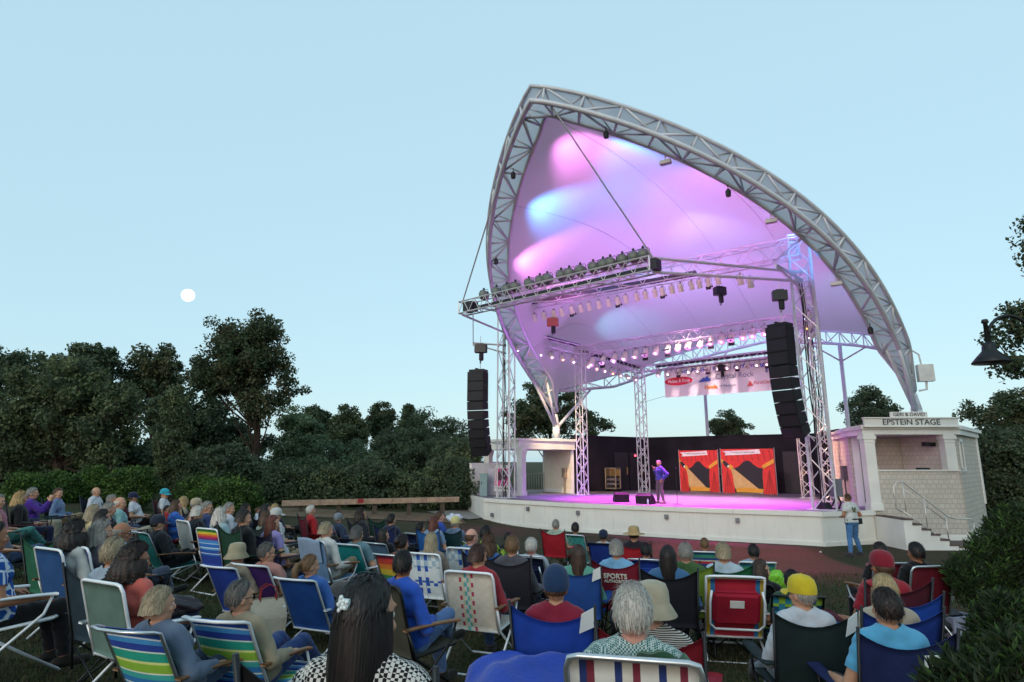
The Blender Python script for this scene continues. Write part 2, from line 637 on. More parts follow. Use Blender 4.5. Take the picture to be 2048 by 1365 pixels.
TG = 'trees along the far edge of the lawn'
ptree('broadleaf_tree', 40, -20, [(-130, 60, 680, 860), (20, 125, 676, 800), (-60, 90, 740, 920)], DARKLEAF, .34, 'dark broadleaf tree at the far left edge of the tree line', TG, 1, nclump=110, per=70)
ptree('broadleaf_tree', 38, 175, [(125, 232, 690, 790), (150, 225, 740, 900)], DARKLEAF, .34, 'round-topped dark tree showing behind the drooping tree at left', TG, 2, nclump=80, per=70)
ptree('drooping_tree', 28, 120, [(-20, 130, 735, 960), (60, 220, 712, 930), (150, 290, 760, 960), (100, 200, 720, 820)], OLIVELEAF, .26, 'wide drooping olive-green tree with foliage to the ground at left', TG, 3, nclump=190, per=75, cr=.17, clumpflat=1.0)
ptree('broadleaf_tree', 40, 300, [(248, 362, 693, 790), (232, 300, 730, 830), (290, 350, 760, 880)], MAPLELEAF, .32, 'flat-topped tree left of the tallest maple', TG, 4, nclump=80, per=60)
ptree('maple_tree', 33, 516, [(418, 482, 628, 700), (478, 562, 628, 720), (395, 560, 680, 790), (540, 590, 700, 770), (372, 470, 712, 800), (470, 570, 770, 850), (555, 612, 745, 795), (440, 545, 640, 760)], MAPLELEAF, .25, 'tallest maple tree with sky showing through its crown, below the moon', TG, 5, nclump=230, per=60, cr=.175, trunk_r=.2)
ptree('dense_tree', 36, 420, [(340, 480, 790, 960), (440, 540, 830, 970), (300, 400, 770, 940)], DARKLEAF, .3, 'dark dense tree standing under the tallest maple', TG, 6, nclump=150, per=70)
ptree('columnar_evergreen', 25, 345, [(318, 372, 795, 990), (326, 364, 770, 840)], OLIVELEAF, .16, 'narrow upright evergreen behind the bright green hedge', TG, 7, nclump=120, per=75, cr=.3, limbs=False)
for i, (Yd, bx, items, ms, lab) in enumerate([
    (44, 590, [(530, 650, 830, 990), (560, 625, 812, 900)], PALELEAF, 'pale green tree just right of the tallest maple'),
    (52, 625, [(590, 662, 815, 890)], DARKLEAF, 'small round dark tree behind the pale green tree'),
    (50, 685, [(650, 735, 812, 920), (660, 720, 850, 980)], OLIVELEAF, 'rounded olive tree in the middle of the far tree line'),
    (54, 765, [(738, 788, 806, 880), (745, 790, 840, 930)], MAPLELEAF, 'small upright tree rising between two rounded trees in the far line'),
    (60, 880, [(785, 905, 822, 930), (860, 960, 838, 930)], DARKLEAF, 'broad dark tree left of the left speaker stack'),
    (42, 700, [(600, 760, 880, 1000), (560, 650, 900, 1005)], PALELEAF, 'low pale bushy tree behind the wooden rail'),
    (40, 850, [(740, 880, 890, 1000), (850, 960, 870, 990)], DARKLEAF, 'low dark bushy tree behind the right end of the wooden rail'),
    (36, 600, [(520, 640, 940, 1015)], OLIVELEAF, 'dark undergrowth shrub behind the left end of the wooden rail'),
    (34, 930, [(895, 960, 895, 1000)], OLIVELEAF, 'dark shrub against the white side wall of the stage'),
]):
    ptree('broadleaf_tree' if i not in (7, 8) else 'shrub', Yd, bx, items, ms, .3, lab, TG, 20 + i, nclump=110, per=70, cr=.18)
for i, (Yd, bx, items, lab) in enumerate([
    (33, 60, [(-60, 160, 880, 985)], 'dark undergrowth shrub behind the left end of the hedge'),
    (31, 260, [(140, 330, 890, 990)], 'dark undergrowth shrub behind the middle of the hedge'),
    (30, 450, [(360, 520, 895, 1000)], 'dark undergrowth shrub behind the right end of the hedge'),
    (46, 800, [(720, 960, 860, 960)], 'dark shrub mass under the broad dark tree'),
]):
    ptree('shrub', Yd, bx, items, DARKLEAF, .28, lab, TG, 40 + i, nclump=110, per=75, cr=.2, kind='shrub')

for i, (px, y0, yb, wd, Yd, ms, lab) in enumerate([(560, 925, 1018, 120, 29.5, DARKLEAF, 'leftmost, behind the left end'), (650, 935, 1016, 110, 30, OLIVELEAF, 'behind the red sign'), (740, 925, 1014, 120, 30.5, DARKLEAF, 'behind the middle'), (830, 930, 1012, 110, 31, OLIVELEAF, 'behind the right half'), (905, 915, 1010, 90, 31.5, DARKLEAF, 'rightmost, behind the right end')]):
    ptree('undergrowth_shrub', Yd, px, [(px - wd / 2, px + wd / 2, y0, yb + 6), (px - wd / 2 - 10, px + wd / 2 + 10, y0 + 35, yb + 12)], ms, .2, 'dark undergrowth shrub ' + lab + ' of the wooden rail', 'undergrowth behind the wooden rail', 130 + i, nclump=90, per=75, cr=.3, trunk_r=.05, limbs=False, kind='shrub')
# conifer tip in the far line
g = atY(814, 924, 62)
b = []
for i in range(14):
    zz = 3.2 + i * .385; w_ = 2.0 * (1 - i / 14.5)
    for k in range(5):
        an = k * 1.257 + i; b.append((V((g.x + math.cos(an) * w_ * .6, 62 + math.sin(an) * w_ * .6, zz - .1)), (w_ * .6, w_ * .6, .3)))
tree('conifer', (g.x, 62, G(g.x, 62) - .05), b, DARKLEAF, .26, 'pointed dark conifer in the far tree line', TG, 60, nclump=90, per=40, cr=.5, trunk_r=.14)
# behind the stage
BG_ = 'trees behind the stage'
ptree('broadleaf_tree', 48, 1100, [(1040, 1140, 755, 880), (1005, 1080, 800, 890), (1110, 1180, 775, 880), (1170, 1222, 812, 878)], MAPLELEAF, .3, 'dark tree behind the left end of the stage', BG_, 70, nclump=130, per=55, cr=.15)
ptree('broadleaf_tree', 58, 1460, [(1418, 1485, 815, 885), (1470, 1508, 848, 890), (1440, 1480, 840, 900)], MAPLELEAF, .3, 'small dark tree seen through the stage under the sponsor banner', BG_, 71, nclump=60, per=48, cr=.16)
ptree('broadleaf_tree', 46, 1740, [(1690, 1790, 785, 870), (1715, 1760, 770, 830), (1745, 1800, 810, 870)], DARKLEAF, .28, 'dark tree between the stage tower and the right canopy post', BG_, 72, nclump=80, per=52, cr=.16)
ptree('broadleaf_tree', 34, 2010, [(1930, 2010, 800, 850), (1990, 2090, 780, 860), (1950, 2080, 840, 960)], MAPLELEAF, .26, 'dark tree behind the right stage building', BG_, 73, nclump=120, per=55, cr=.15)
ptree('dense_tree', 27, 2040, [(1950, 2120, 850, 1080), (1975, 2060, 950, 1100)], DARKLEAF, .24, 'dark dense tree right of the shingled building', BG_, 74, nclump=170, per=80, cr=.2)
# overhanging tree at the right edge
ptree('overhanging_tree', 13, 2190, [(2030, 2300, 560, 720), (2062, 2300, 380, 620), (1985, 2060, 650, 685), (1998, 2050, 715, 750), (2015, 2060, 590, 660), (2100, 2300, 420, 900)], MAPLELEAF, .15, 'leafy tree reaching in from the right edge behind the lamp', BG_, 75, nclump=170, per=60, cr=.14, trunk_r=.16)
# bright hedge on the left
for i, (px, y0, y1, wd, Yd) in enumerate([(35, 950, 1015, 80, 20), (105, 946, 1012, 75, 21), (185, 938, 1010, 70, 22), (262, 936, 1010, 85, 22), (395, 955, 1015, 70, 22), (455, 958, 1028, 90, 21), (498, 975, 1030, 45, 22)]):
    lab = ['leftmost', 'second from the left', 'third from the left, tall', 'fourth from the left, left of the narrow evergreen', 'just right of the narrow evergreen', 'wide and round, left of the wooden rail', 'small, touching the wooden rail'][i]
    ptree('hedge_shrub', Yd, px, [(px - wd / 2, px + wd / 2, y0, y1 + 8), (px - wd / 2 + 8, px + wd / 2 - 6, y0 + 8, y1 + 12)], HEDGELEAF, .13, 'bright green hedge shrub, ' + lab, 'hedge shrubs along the lawn', 80 + i, nclump=100, per=75, cr=.3, trunk_r=.05, limbs=False, kind='shrub')


# near bush on the right: narrow leaves set along upright shoots
def shoot_bush(base, lobes, nshoot, seed, label, leaflen=.07):
    rs = random.Random(seed); nr = np.random.default_rng(seed)
    root = thing('bush', base, 0, label, 'bush', 'narrow-leaved bushes at the right edge')
    b = MB(); P, D, T = [], [], []
    for i in range(nshoot):
        l = rs.choices(lobes, [q[1][0] * q[1][2] for q in lobes])[0]
        th = rs.random() * 2 * PI; u = rs.uniform(-.7, 1); q = math.sqrt(1 - u * u); ra = rs.uniform(.55, 1.0)
        tip = V(l[0]) + V((l[1][0] * q * math.cos(th) * ra, l[1][1] * q * math.sin(th) * ra, l[1][2] * u * ra))
        d = V((q * math.cos(th) * .5 + rs.uniform(-.3, .3), q * math.sin(th) * .5 + rs.uniform(-.3, .3), 1)).normalized()
        Ls = rs.uniform(.18, .42)
        p0 = tip - d * Ls
        if i % 3 == 0:
            b.bar(p0 - V(base), tip - V(base), .004, 4, 0, .0015, caps=False)
        tone = rs.choices((0, 1, 2), (4, 4, 2))[0]
        for k in range(rs.randint(11, 17)):
            t = rs.random() ** .7
            P.append(p0.lerp(tip, t) - V(base)); an = k * 2.4
            e = V((math.cos(an), math.sin(an), 0)); e = (e - d * e.dot(d)).normalized()
            D.append((e * rs.uniform(.5, 1) + d * rs.uniform(.5, 1.1)).normalized()); T.append(tone)
    P = np.array([tuple(p) for p in P]); D = np.array([tuple(p) for p in D]); n = len(P)
    s = leaflen * (.6 + .7 * nr.random(n))
    W = np.cross(D, nr.normal(size=(n, 3))); W /= np.linalg.norm(W, axis=1)[:, None]
    W *= (s * .11)[:, None]
    v = np.stack([P, P + D * (s * .5)[:, None] + W, P + D * s[:, None], P + D * (s * .5)[:, None] - W], 1)
    o = bpy.data.objects.new('foliage', np_mesh('foliage', v.reshape(-1, 3), np.arange(n * 4).reshape(n, 4), BUSHLEAF, np.array(T)))
    col.objects.link(o); o.parent = root
    for l in lobes:
        c = V(l[0]) - V(base)
        for k in range(7):
            an = k * .9
            b.tube([V((0, 0, -.1)), V((c.x * .5, c.y * .5, c.z * .5)) + V((.1 * math.cos(an), .1 * math.sin(an), 0)), c + V((l[1][0] * .6 * math.cos(an), l[1][1] * .6 * math.sin(an), l[1][2] * .5))], [.02, .014, .005], 5)
    b.build('stem', BARK, root)


def bushat(Y, items, nshoot, seed, label, leaflen):
    lb = pxlobes(Y, items)
    c = lb[0][0]
    shoot_bush((c.x, c.y, G(c.x, c.y)), lb, nshoot, seed, label, leaflen)


bushat(7.6, [(1975, 2110, 1000, 1190), (1935, 2040, 1055, 1210), (1895, 1990, 1105, 1190)], 2600, 90, 'narrow-leaved green bush at the foot of the shingled building', .085)
bushat(4.4, [(1945, 2130, 1180, 1390), (1915, 1995, 1265, 1410)], 2600, 91, 'narrow-leaved bush with bright tips at the right edge', .065)
bushat(2.5, [(1850, 2120, 1300, 1480), (1975, 2140, 1245, 1430)], 2300, 92, 'narrow-leaved bush nearest the camera in the lower right corner', .055)
# ------------------------------------------------------------------ stage
SZ = 1.1
CLAP = mat('clapboard', '#d9d0bd', .6, var=.05, scale=3)
DECK = mat('stage_deck', '#6a626e', .5, var=.22, scale=2.2, bump=.1, bscale=60)
BLACKWALL = mat('black_wall', '#1d1a20', .75, var=.25, scale=1.2, spec=.2)
front = [atZ(x, y, SZ) for x, y in ((969, 997), (1000, 999.3), (1152, 1007.5), (1300, 1013), (1452, 1018.4), (1604, 1023), (1644, 1024.5), (1749, 1021.4))]
BW = [AB(.45, 5.35), AB(2.35, 10.9), AB(11.7, 11.3), AB(13.55, 7.2)]       # black back wall corners
fl = [(p.x, p.y) for p in front]
back = [(15.0, 26.5), (15.2, 29.5), AB(11.9, 11.6)[:2], AB(2.2, 11.2)[:2], (1.4, 37), (-1.8, 34.2), (-2.3, 31.6)]
stage = thing('stage', (front[3].x, front[3].y + 1, 0), 0, 'white panelled outdoor stage with purple-lit deck and steps at its right end', 'stage')
SO = tuple(stage.location)


def sbuild(b, name, m, smooth=False, parent=None):
    return b.build(name, m, parent or stage, SO if parent is None else SO, smooth)


b = MB(); b.prism(fl + back, SZ - .06, SZ)
sbuild(b, 'deck', DECK)
b = MB()      # front wall: panels with a projecting lip, battens and a base board
for i in range(len(front) - 1):
    p, q_ = front[i], front[i + 1]
    d = (q_ - p); Ls = d.length; d.normalize(); nrm = V((d.y, -d.x, 0))
    a0, a1 = p - nrm * .06, q_ - nrm * .06
    b.wall(a0, a1, -.1, SZ - .062, .04)
    b.wall(p + nrm * .012, q_ + nrm * .012, SZ - .15, SZ + .012, .07)
    b.wall(p - nrm * .02, q_ - nrm * .02, -.1, .13, .05)
    k = max(1, round(Ls / 1.35))
    for j in range(k):
        c = p.lerp(q_, (j + .0) / k) - nrm * .03
        b.box((c.x, c.y, .52), (.05, .035, .8), math.atan2(d.y, d.x))
def scuffed():
    m = mat('stage_front_paint', '#dcdad2', .6, var=.05, scale=1.2)
    nt = m.node_tree; L = nt.links.new; p = nt.nodes['Principled BSDF']
    src = p.inputs['Base Color'].links[0].from_socket
    tc = nt.nodes.new('ShaderNodeTexCoord'); mp = nt.nodes.new('ShaderNodeMapping'); mp.inputs['Scale'].default_value = (3.5, 3.5, .5)
    no = nt.nodes.new('ShaderNodeTexNoise'); no.inputs['Scale'].default_value = 1.6; no.inputs['Detail'].default_value = 9; no.inputs['Roughness'].default_value = .7
    L(tc.outputs['Object'], mp.inputs[0]); L(mp.outputs[0], no.inputs['Vector'])
    mr = nt.nodes.new('ShaderNodeMapRange'); mr.inputs['From Min'].default_value = .54; mr.inputs['From Max'].default_value = .78; mr.inputs['To Max'].default_value = .26
    L(no.outputs['Fac'], mr.inputs['Value'])
    mx = nt.nodes.new('ShaderNodeMix'); mx.data_type = 'RGBA'; mx.inputs['B'].default_value = hexc('#8a8478')
    L(mr.outputs[0], mx.inputs['Factor']); L(src, mx.inputs['A']); L(mx.outputs['Result'], p.inputs['Base Color'])
    return m


sbuild(b, 'front_panel', scuffed())
b = MB(); p0, p1 = V((-2.3, 31.6, 0)), front[0]
d = (p1 - p0).normalized()
b.wall(p0, p1 - d * .03, -.1, SZ - .062, .05); b.wall(p0, p1 - d * .05, SZ - .16, SZ + .01, .08)
sbuild(b, 'side_panel', WHITE)
for px, py in ((985, 1030), (1056, 1018), (1156, 1026), (1333, 1034), (1475, 1041)):   # small outlets and lights on the front wall
    y_ = None
    for i in range(len(front) - 1):
        d = ray(px, py)
        p, q_ = front[i], front[i + 1]
        tt = (p.x * d.y - p.y * d.x) / ((p.x - q_.x) * d.y - (p.y - q_.y) * d.x)
        if 0 <= tt <= 1:
            c = p.lerp(q_, tt); k = c.y / d.y; zz = CZ + d.z * k
            dd = (q_ - p).normalized(); n_ = V((dd.y, -dd.x, 0))
            b = MB(); cc = c + n_ * .03
            b.box((cc.x, cc.y, zz), (.13, .09, .16), math.atan2(dd.y, dd.x)); b.box((cc.x + n_.x * .05, cc.y + n_.y * .05, zz - .03), (.08, .05, .09), math.atan2(dd.y, dd.x))
            sbuild(b, 'outlet_box', mat('grey_box', '#77757a', .5))
# steps at the right end (run along the building front)
sx0, sy0 = 12.35, 20.05
b = MB(); bt = MB()
nst = 6
rise = SZ / (nst + 1); run = .275
b_front, b_back = 19.85, 21.36
bx0 = front[-1].x
for i in range(nst):
    z1 = SZ - rise * (i + 1)
    x0 = bx0 + run * i
    b.box((x0 + run / 2, (b_front + b_back) / 2, z1 / 2 - .06), (run, b_back - b_front, z1 + .08))
    bt.box((x0 + run / 2 + .01, (b_front + b_back) / 2 - .01, z1 - .001), (run + .03, b_back - b_front + .03, .045))
b.box((bx0 + run * nst + .85, 20.62, -.03), (1.7, 1.46, .2)); bt.box((bx0 + run * nst + .86, 20.62, .092), (1.72, 1.5, .05))
# side board under the steps
sbuild(b, 'stair_riser', WHITE)
sbuild(bt, 'stair_tread', mat('tread', '#5c4c48', .8, var=.2, scale=8))
b = MB()
hx = bx0 - .05; yy = b_front + .08
xe = bx0 + run * nst
path = [(hx + .1, yy, SZ + .06), (hx - .06, yy, SZ + .16), (hx - .08, yy, SZ + .85), (hx + .06, yy, SZ + 1.0), (hx + .25, yy, SZ + 1.0)]
top_end = (xe - .15, yy, 1.02)
path += [(hx + .25 + (top_end[0] - hx - .25) * t, yy, SZ + 1.0 + (top_end[2] - SZ - 1.0) * t) for t in (.25, .5, .75, 1)]
path += [(xe + .1, yy, .96), (xe + .55, yy, .95), (xe + .66, yy, .88), (xe + .62, yy, .6), (xe + .4, yy, .55), (xe + .38, yy, .12)]
b.tube(path, .024, 8)
b.tube([(hx + .12, yy, SZ + .1)] + [(hx + .12 + (xe - .2 - hx - .12) * t, yy, SZ + .1 + (.16 - SZ - .1) * t) for t in (.33, .66, 1)], .022, 8)
b.tube([(hx + .2, yy, SZ + .82), (xe - .2, yy, .86)], .015, 6)
for t in (.02, .5, .98):
    x_ = hx + .2 + (xe - .4 - hx) * t
    zt = SZ + 1.0 + (1.02 - SZ - 1.0) * (x_ - hx - .25) / (top_end[0] - hx - .25)
    b.bar((x_, yy, max(.1, zt - 1.05)), (x_, yy, zt), .02, 8)
sbuild(b, 'handrail', mat('rail_metal', '#c9c6c0', .35, .5), True)

# ------------------------------------------------------------------ back wall (black)
bw = thing('stage_back_wall', AB(7, 11.4), 0, 'long black wall closing the back of the stage, with double doors', 'wall')
bo = tuple(bw.location)
b = MB()
b.wall((3.3, 32.35), (BW[0].x, BW[0].y), SZ - .2, 4.05, .1)
for i in range(3):
    p, q_ = BW[i], BW[i + 1]
    b.wall(p, q_, SZ - .2, 4.12, .14)
    b.wall(p, q_, 4.12, 4.2, .2)
b.build('wall_panel', BLACKWALL, bw, bo)


def wallframe(p, q_, u, z):
    d = (q_ - p).normalized(); c = p.lerp(q_, u); n_ = V((d.y, -d.x, 0))
    return V((c.x, c.y, z)), d, n_


DOORM = mat('black_door', '#262127', .6, var=.15)
for i, u in ((0, .62), (0, .83), (1, .30), (1, .42), (1, .88)):
    c, d, n_ = wallframe(BW[i], BW[i + 1], u, SZ + 1.1)
    b = MB(); cc = c + n_ * .085
    b.box(cc, (1.05, .03, 2.15), math.atan2(d.y, d.x)); o = b.build('door', DOORM, bw, bo)
    b = MB(); h = cc + n_ * .05 + d * .42
    b.bar((h.x, h.y, SZ + .95), (h.x, h.y, SZ + 1.3), .02, 6); b.box((h.x - n_.x * .02, h.y - n_.y * .02, SZ + 1.12), (.07, .02, .42), math.atan2(d.y, d.x))
    h_ = b.build('handle', mat('brass', '#a98a5e', .35, .8), o, bo)
c, d, n_ = wallframe(BW[0], BW[1], .8, SZ + 2.0)
ex = thing('exit_lamp', c + n_ * .1, math.atan2(d.y, d.x), 'small glowing red lamp on the black wall left of the performer', 'lamp')
b = MB(); b.lathe([(.09, 0), (.09, .04), (.07, .07)], (0, 0, 0), 16, mat=Matrix.Rotation(R(90), 3, 'X')); b.build('base', mat('red_base', '#581218', .5), ex)
b = MB(); b.lathe([(.06, 0), (.055, .03), (.03, .06), (.005, .07)], (0, -.07, 0), 16, mat=Matrix.Rotation(R(90), 3, 'X')); b.build('lens', emis('red_glow', (1, .06, .1), 4.0), ex, smooth=True)

# ------------------------------------------------------------------ left portico
lb = thing('portico', AB(-.2, 1.5), 0, 'white portico with square column and clapboard wall at the left end of the stage', 'building')
lo = tuple(lb.location)
c1 = V((.46, 30.5, 0)); w1 = V((3.17, 32.3, 0)); w2 = V((1.85, 35.0, 0)); w3 = V((-1.6, 33.6, 0))
b = MB()
b.prism([(c1.x - .12, c1.y - .22), (w1.x + .15, w1.y - .1), (w2.x + .2, w2.y + .1), (w3.x - .2, w3.y)], 3.42, 3.78)
b.prism([(c1.x - .2, c1.y - .32), (w1.x + .25, w1.y - .16), (w2.x + .3, w2.y + .2), (w3.x - .3, w3.y)], 3.78, 3.9)
b.prism([(c1.x - .15, c1.y - .26), (w1.x + .18, w1.y - .12), (w2.x + .24, w2.y + .15), (w3.x - .25, w3.y)], 3.36, 3.42)
b.build('roof', WHITE, lb, lo)
for cc in (c1, w3 + V((.3, .1, 0))):
    b = MB(); an = math.atan2(E2.y, E2.x)
    b.box((cc.x, cc.y, 2.2), (.34, .34, 2.4), an); b.box((cc.x, cc.y, SZ + .1), (.42, .42, .2), an); b.box((cc.x, cc.y, 3.25), (.42, .42, .2), an); b.box((cc.x, cc.y, 3.1), (.38, .38, .06), an)
    b.build('column', WHITE, lb, lo)
b = MB()
d = (w1 - w2); Lw = d.length
nb = 15; dz = (3.36 - SZ) / nb
n_ = V((-d.y, d.x, 0)).normalized()
if n_.dot(V((0, -1, 0))) < 0: n_ = -n_
for i in range(nb):     # lapped clapboards
    z0 = SZ + i * dz
    o_ = n_ * .012
    for p, q_, nn in ((w1, w2, n_),):
        a0, a1 = p + nn * .03, q_ + nn * .03
        b.poly([a0 + nn * .022 + UP * z0, a1 + nn * .022 + UP * z0, a1 + UP * (z0 + dz), a0 + UP * (z0 + dz)])
        b.poly([a0 + UP * z0, a1 + UP * z0, a1 + nn * .022 + UP * z0, a0 + nn * .022 + UP * z0])
b.wall(w1, w2, SZ, 3.36, .06)
b.build('clapboard_wall', CLAP, lb, lo)
b = MB()
for p in (w1, w2):
    b.box((p.x, p.y, 2.23), (.12, .14, 2.26), math.atan2(d.y, d.x))
b.wall(w1 + n_ * .045, w2 + n_ * .045, SZ + .004, SZ + .2, .05)
b.build('trim_board', WHITE, lb, lo)
c = w1.lerp(w2, .2) + n_ * .12
b = MB(); an = math.atan2(d.y, d.x)
b.box((c.x, c.y, 2.15), (.32, .16, .52), an)
for k in (-.08, 0, .08):
    e = c + d.normalized() * k
    b.bar((e.x, e.y, SZ), (e.x, e.y, 1.9), .014, 6)
b.build('electrical_box', mat('beige_box', '#8a7c68', .5), lb, lo)
b = MB()   # white rail in the doorway
p, q_ = V((1.15, 33.0, 0)), V((1.75, 35.3, 0))
p, q_ = V((.1, 34.2, 0)), V((1.8, 34.9, 0))
for k in range(13):
    e = p.lerp(q_, k / 12); b.bar((e.x, e.y, SZ), (e.x, e.y, SZ + 1.0), .014 if 0 < k < 12 else .03, 5)
for z in (SZ + .1, SZ + 1.0):
    b.bar((p.x, p.y, z), (q_.x, q_.y, z), .025, 6)
b.build('railing', mat('grey_rail', '#a5a29a', .5, .2), lb, lo)

# white side wall with utility cabinets
sw = thing('side_wall', (-2.0, 31.4, G(-2, 31.4)), 0, 'plain white wall left of the stage behind utility cabinets', 'wall')
o_ = tuple(sw.location)
pA, pB = atY(941, 1000, 31.0), atY(1010, 1000, 32.4)
b = MB(); b.wall(pA, pB, 0, 2.62, .14); b.wall(pA, pA + V((.5, 1.8, 0)), 0, 2.62, .14); b.wall(pA + V((-.03, 0, 0)), pB, 2.62, 2.68, .2)
b.build('panel', WHITE, sw, o_)
TEALBOX = mat('teal_cabinet', '#7f9a9a', .5, var=.08)
uc = thing('utility_cabinet', atY(967, 990, 30.6), 0, 'tall blue-green utility cabinet against the white side wall', 'cabinet')
uc.location.z = 1.0
b = MB(); b.box((0, 0, .58), (.36, .3, 1.1)); b.box((0, 0, 1.15), (.42, .36, .05)); b.build('cabinet_body', TEALBOX, uc)
b = MB(); b.box((-.1, -.155, .7), (.04, .03, .12)); b.build('latch', BLACK, uc)
b = MB(); b.tube([(-.1, 0, .03), (-.12, -.02, -.2), (-.3, -.02, -.22), (-.3, -.02, -.8), (-.05, -.02, -.85)], .015, 6); b.build('conduit', mat('grey_pipe', '#777777', .5, .4), uc)
uc2 = thing('utility_cabinet', atY(990, 990, 31.2), 0, 'wide lavender-grey switch cabinet behind the pink poster', 'cabinet')
uc2.location.z = 1.0
b = MB(); b.box((0, .1, .72), (.82, .3, 1.44)); b.build('cabinet_body', mat('grey_cabinet', '#a9a6ae', .5, var=.06), uc2)
b = MB(); b.box((0, -.07, .35), (.74, .03, .62)); b.box((0, -.07, 1.08), (.74, .03, .62)); b.build('door', mat('grey_cabinet_door', '#b4b1b8', .5), uc2)

# ------------------------------------------------------------------ right building
SHING = None


def shingle_mat():
    m, nt, p = node_mat('block_cladding')
    L = nt.links.new
    tc = nt.nodes.new('ShaderNodeTexCoord')
    uv = nt.nodes.new('ShaderNodeUVMap')
    br = nt.nodes.new('ShaderNodeTexBrick')
    br.inputs['Color1'].default_value = hexc('#c8c0b5'); br.inputs['Color2'].default_value = hexc('#bdb4aa'); br.inputs['Mortar'].default_value = hexc('#aca399')
    br.inputs['Scale'].default_value = 1.0
    br.inputs['Mortar Size'].default_value = .012; br.inputs['Brick Width'].default_value = .19; br.inputs['Row Height'].default_value = .165
    br.inputs['Mortar Smooth'].default_value = .3
    L(uv.outputs[0], br.inputs['Vector'])
    L(br.outputs['Color'], p.inputs['Base Color'])
    bp = nt.nodes.new('ShaderNodeBump'); bp.inputs['Strength'].default_value = .5; bp.inputs['Distance'].default_value = .02; bp.invert = True
    L(br.outputs['Fac'], bp.inputs['Height']); L(bp.outputs[0], p.inputs['Normal'])
    p.inputs['Roughness'].default_value = .8; p.inputs['Specular IOR Level'].default_value = .2
    return m


SHING = shingle_mat()


def cwall(b, p, q_, z0, z1, th):
    """wall slab whose two large faces carry metric UVs"""
    p, q_ = V((p[0], p[1], 0)), V((q_[0], q_[1], 0))
    d = (q_ - p); Ls = d.length; d.normalize(); n_ = V((d.y, -d.x, 0)) * (th / 2)
    for s_ in (1, -1):
        pts = [p + n_ * s_ + UP * z0, q_ + n_ * s_ + UP * z0, q_ + n_ * s_ + UP * z1, p + n_ * s_ + UP * z1]
        uv = [(0, z0), (Ls, z0), (Ls, z1), (0, z1)]
        if s_ < 0: pts.reverse(); uv.reverse()
        b.poly(pts, 0, uv)
    for (a, c) in ((p, q_),):
        b.poly([a + n_ + UP * z1, c + n_ + UP * z1, c - n_ + UP * z1, a - n_ + UP * z1], 0, [(0, 0)] * 4)
        b.poly([a - n_ + UP * z0, c - n_ + UP * z0, c + n_ + UP * z0, a + n_ + UP * z0], 0, [(0, 0)] * 4)
        b.poly([a - n_ + UP * z0, a + n_ + UP * z0, a + n_ + UP * z1, a - n_ + UP * z1], 0, [(0, z0), (th, z0), (th, z1), (0, z1)])
        b.poly([c + n_ + UP * z0, c - n_ + UP * z0, c - n_ + UP * z1, c + n_ + UP * z1], 0, [(0, z0), (th, z0), (th, z1), (0, z1)])


rb = thing('stage_building', (13.9, 22.5, 0), 0, 'pale shingled building with columned porch and name sign right of the stage', 'building')
ro = tuple(rb.location)
A_ = V((12.42, 21.45, 0)); B_ = V((15.55, 21.45, 0)); C_ = V((18.75, 24.7, 0)); D_ = V((16.2, 29.0, 0)); E_ = V((14.45, 27.2, 0)); A2 = V((13.1, 23.2, 0))
b = MB()
cwall(b, A_, B_, -.1, 2.42, .16)                 # half wall
cwall(b, B_ + V((.06, .06, 0)), C_, -.1, 3.7, .16)   # right side
cwall(b, C_, D_, -.1, 3.7, .16)
cwall(b, E_, A2, SZ, 3.7, .16)                   # wall facing the deck
cwall(b, V((12.9, 23.4, 0)), V((17.2, 23.5, 0)), 1.0, 3.7, .12)   # inside wall of the porch
cwall(b, V((14.95, 23.33, 0)), B_ + V((-.2, .1, 0)), 1.0, 3.7, .12)
b.build('shingle_wall', SHING, rb, ro)
b = MB()
b.prism([(12.3, 21.3), (15.75, 21.3), (18.95, 24.65), (16.3, 29.2), (14.3, 27.3), (12.75, 23.2)], 3.68, 3.86)
b.prism([(12.24, 21.24), (15.8, 21.24), (19.05, 24.6), (16.3, 29.3), (14.2, 27.4), (12.66, 23.2)], 3.86, 3.98)
b.prism([(12.32, 21.32), (15.75, 21.32), (18.95, 24.66), (16.3, 29.2), (14.3, 27.3), (12.75, 23.2)], 3.98, 4.02)
b.build('roof', WHITE, rb, ro)
for cx in (A_.x + .1, B_.x - .22):
    b = MB()
    z0 = SZ if cx < 13 else 2.42
    b.box((cx, 21.45, (z0 + 3.68) / 2), (.36, .3, 3.68 - z0)); b.box((cx, 21.45, 3.58), (.46, .38, .14)); b.box((cx, 21.45, 3.44), (.41, .34, .05))
    if z0 < 2: b.box((cx, 21.45, SZ + .12), (.44, .36, .24))
    b.build('column', WHITE, rb, ro)
b = MB()
b.box(((A_.x + B_.x) / 2, 21.45, 2.445), (B_.x - A_.x + .1, .26, .05))
b.wall(B_ + V((.11, -.03, 0)), C_ + V((.06, -.06, 0)), -.1, .22, .05); b.wall(E_ + V((-.1, 0, 0)), A2 + V((-.1, 0, 0)), SZ, SZ + .22, .03)
b.wall(A_ + V((1.9, -.1, 0)), B_ + V((.05, -.1, 0)), -.1, .3, .03)
for p in (E_, A2, C_):
    b.box((p.x, p.y, 2.4), (.24, .24, 2.58), R(45) if p is C_ else math.atan2(E2.y, E2.x))
b.build('trim_board', WHITE, rb, ro)
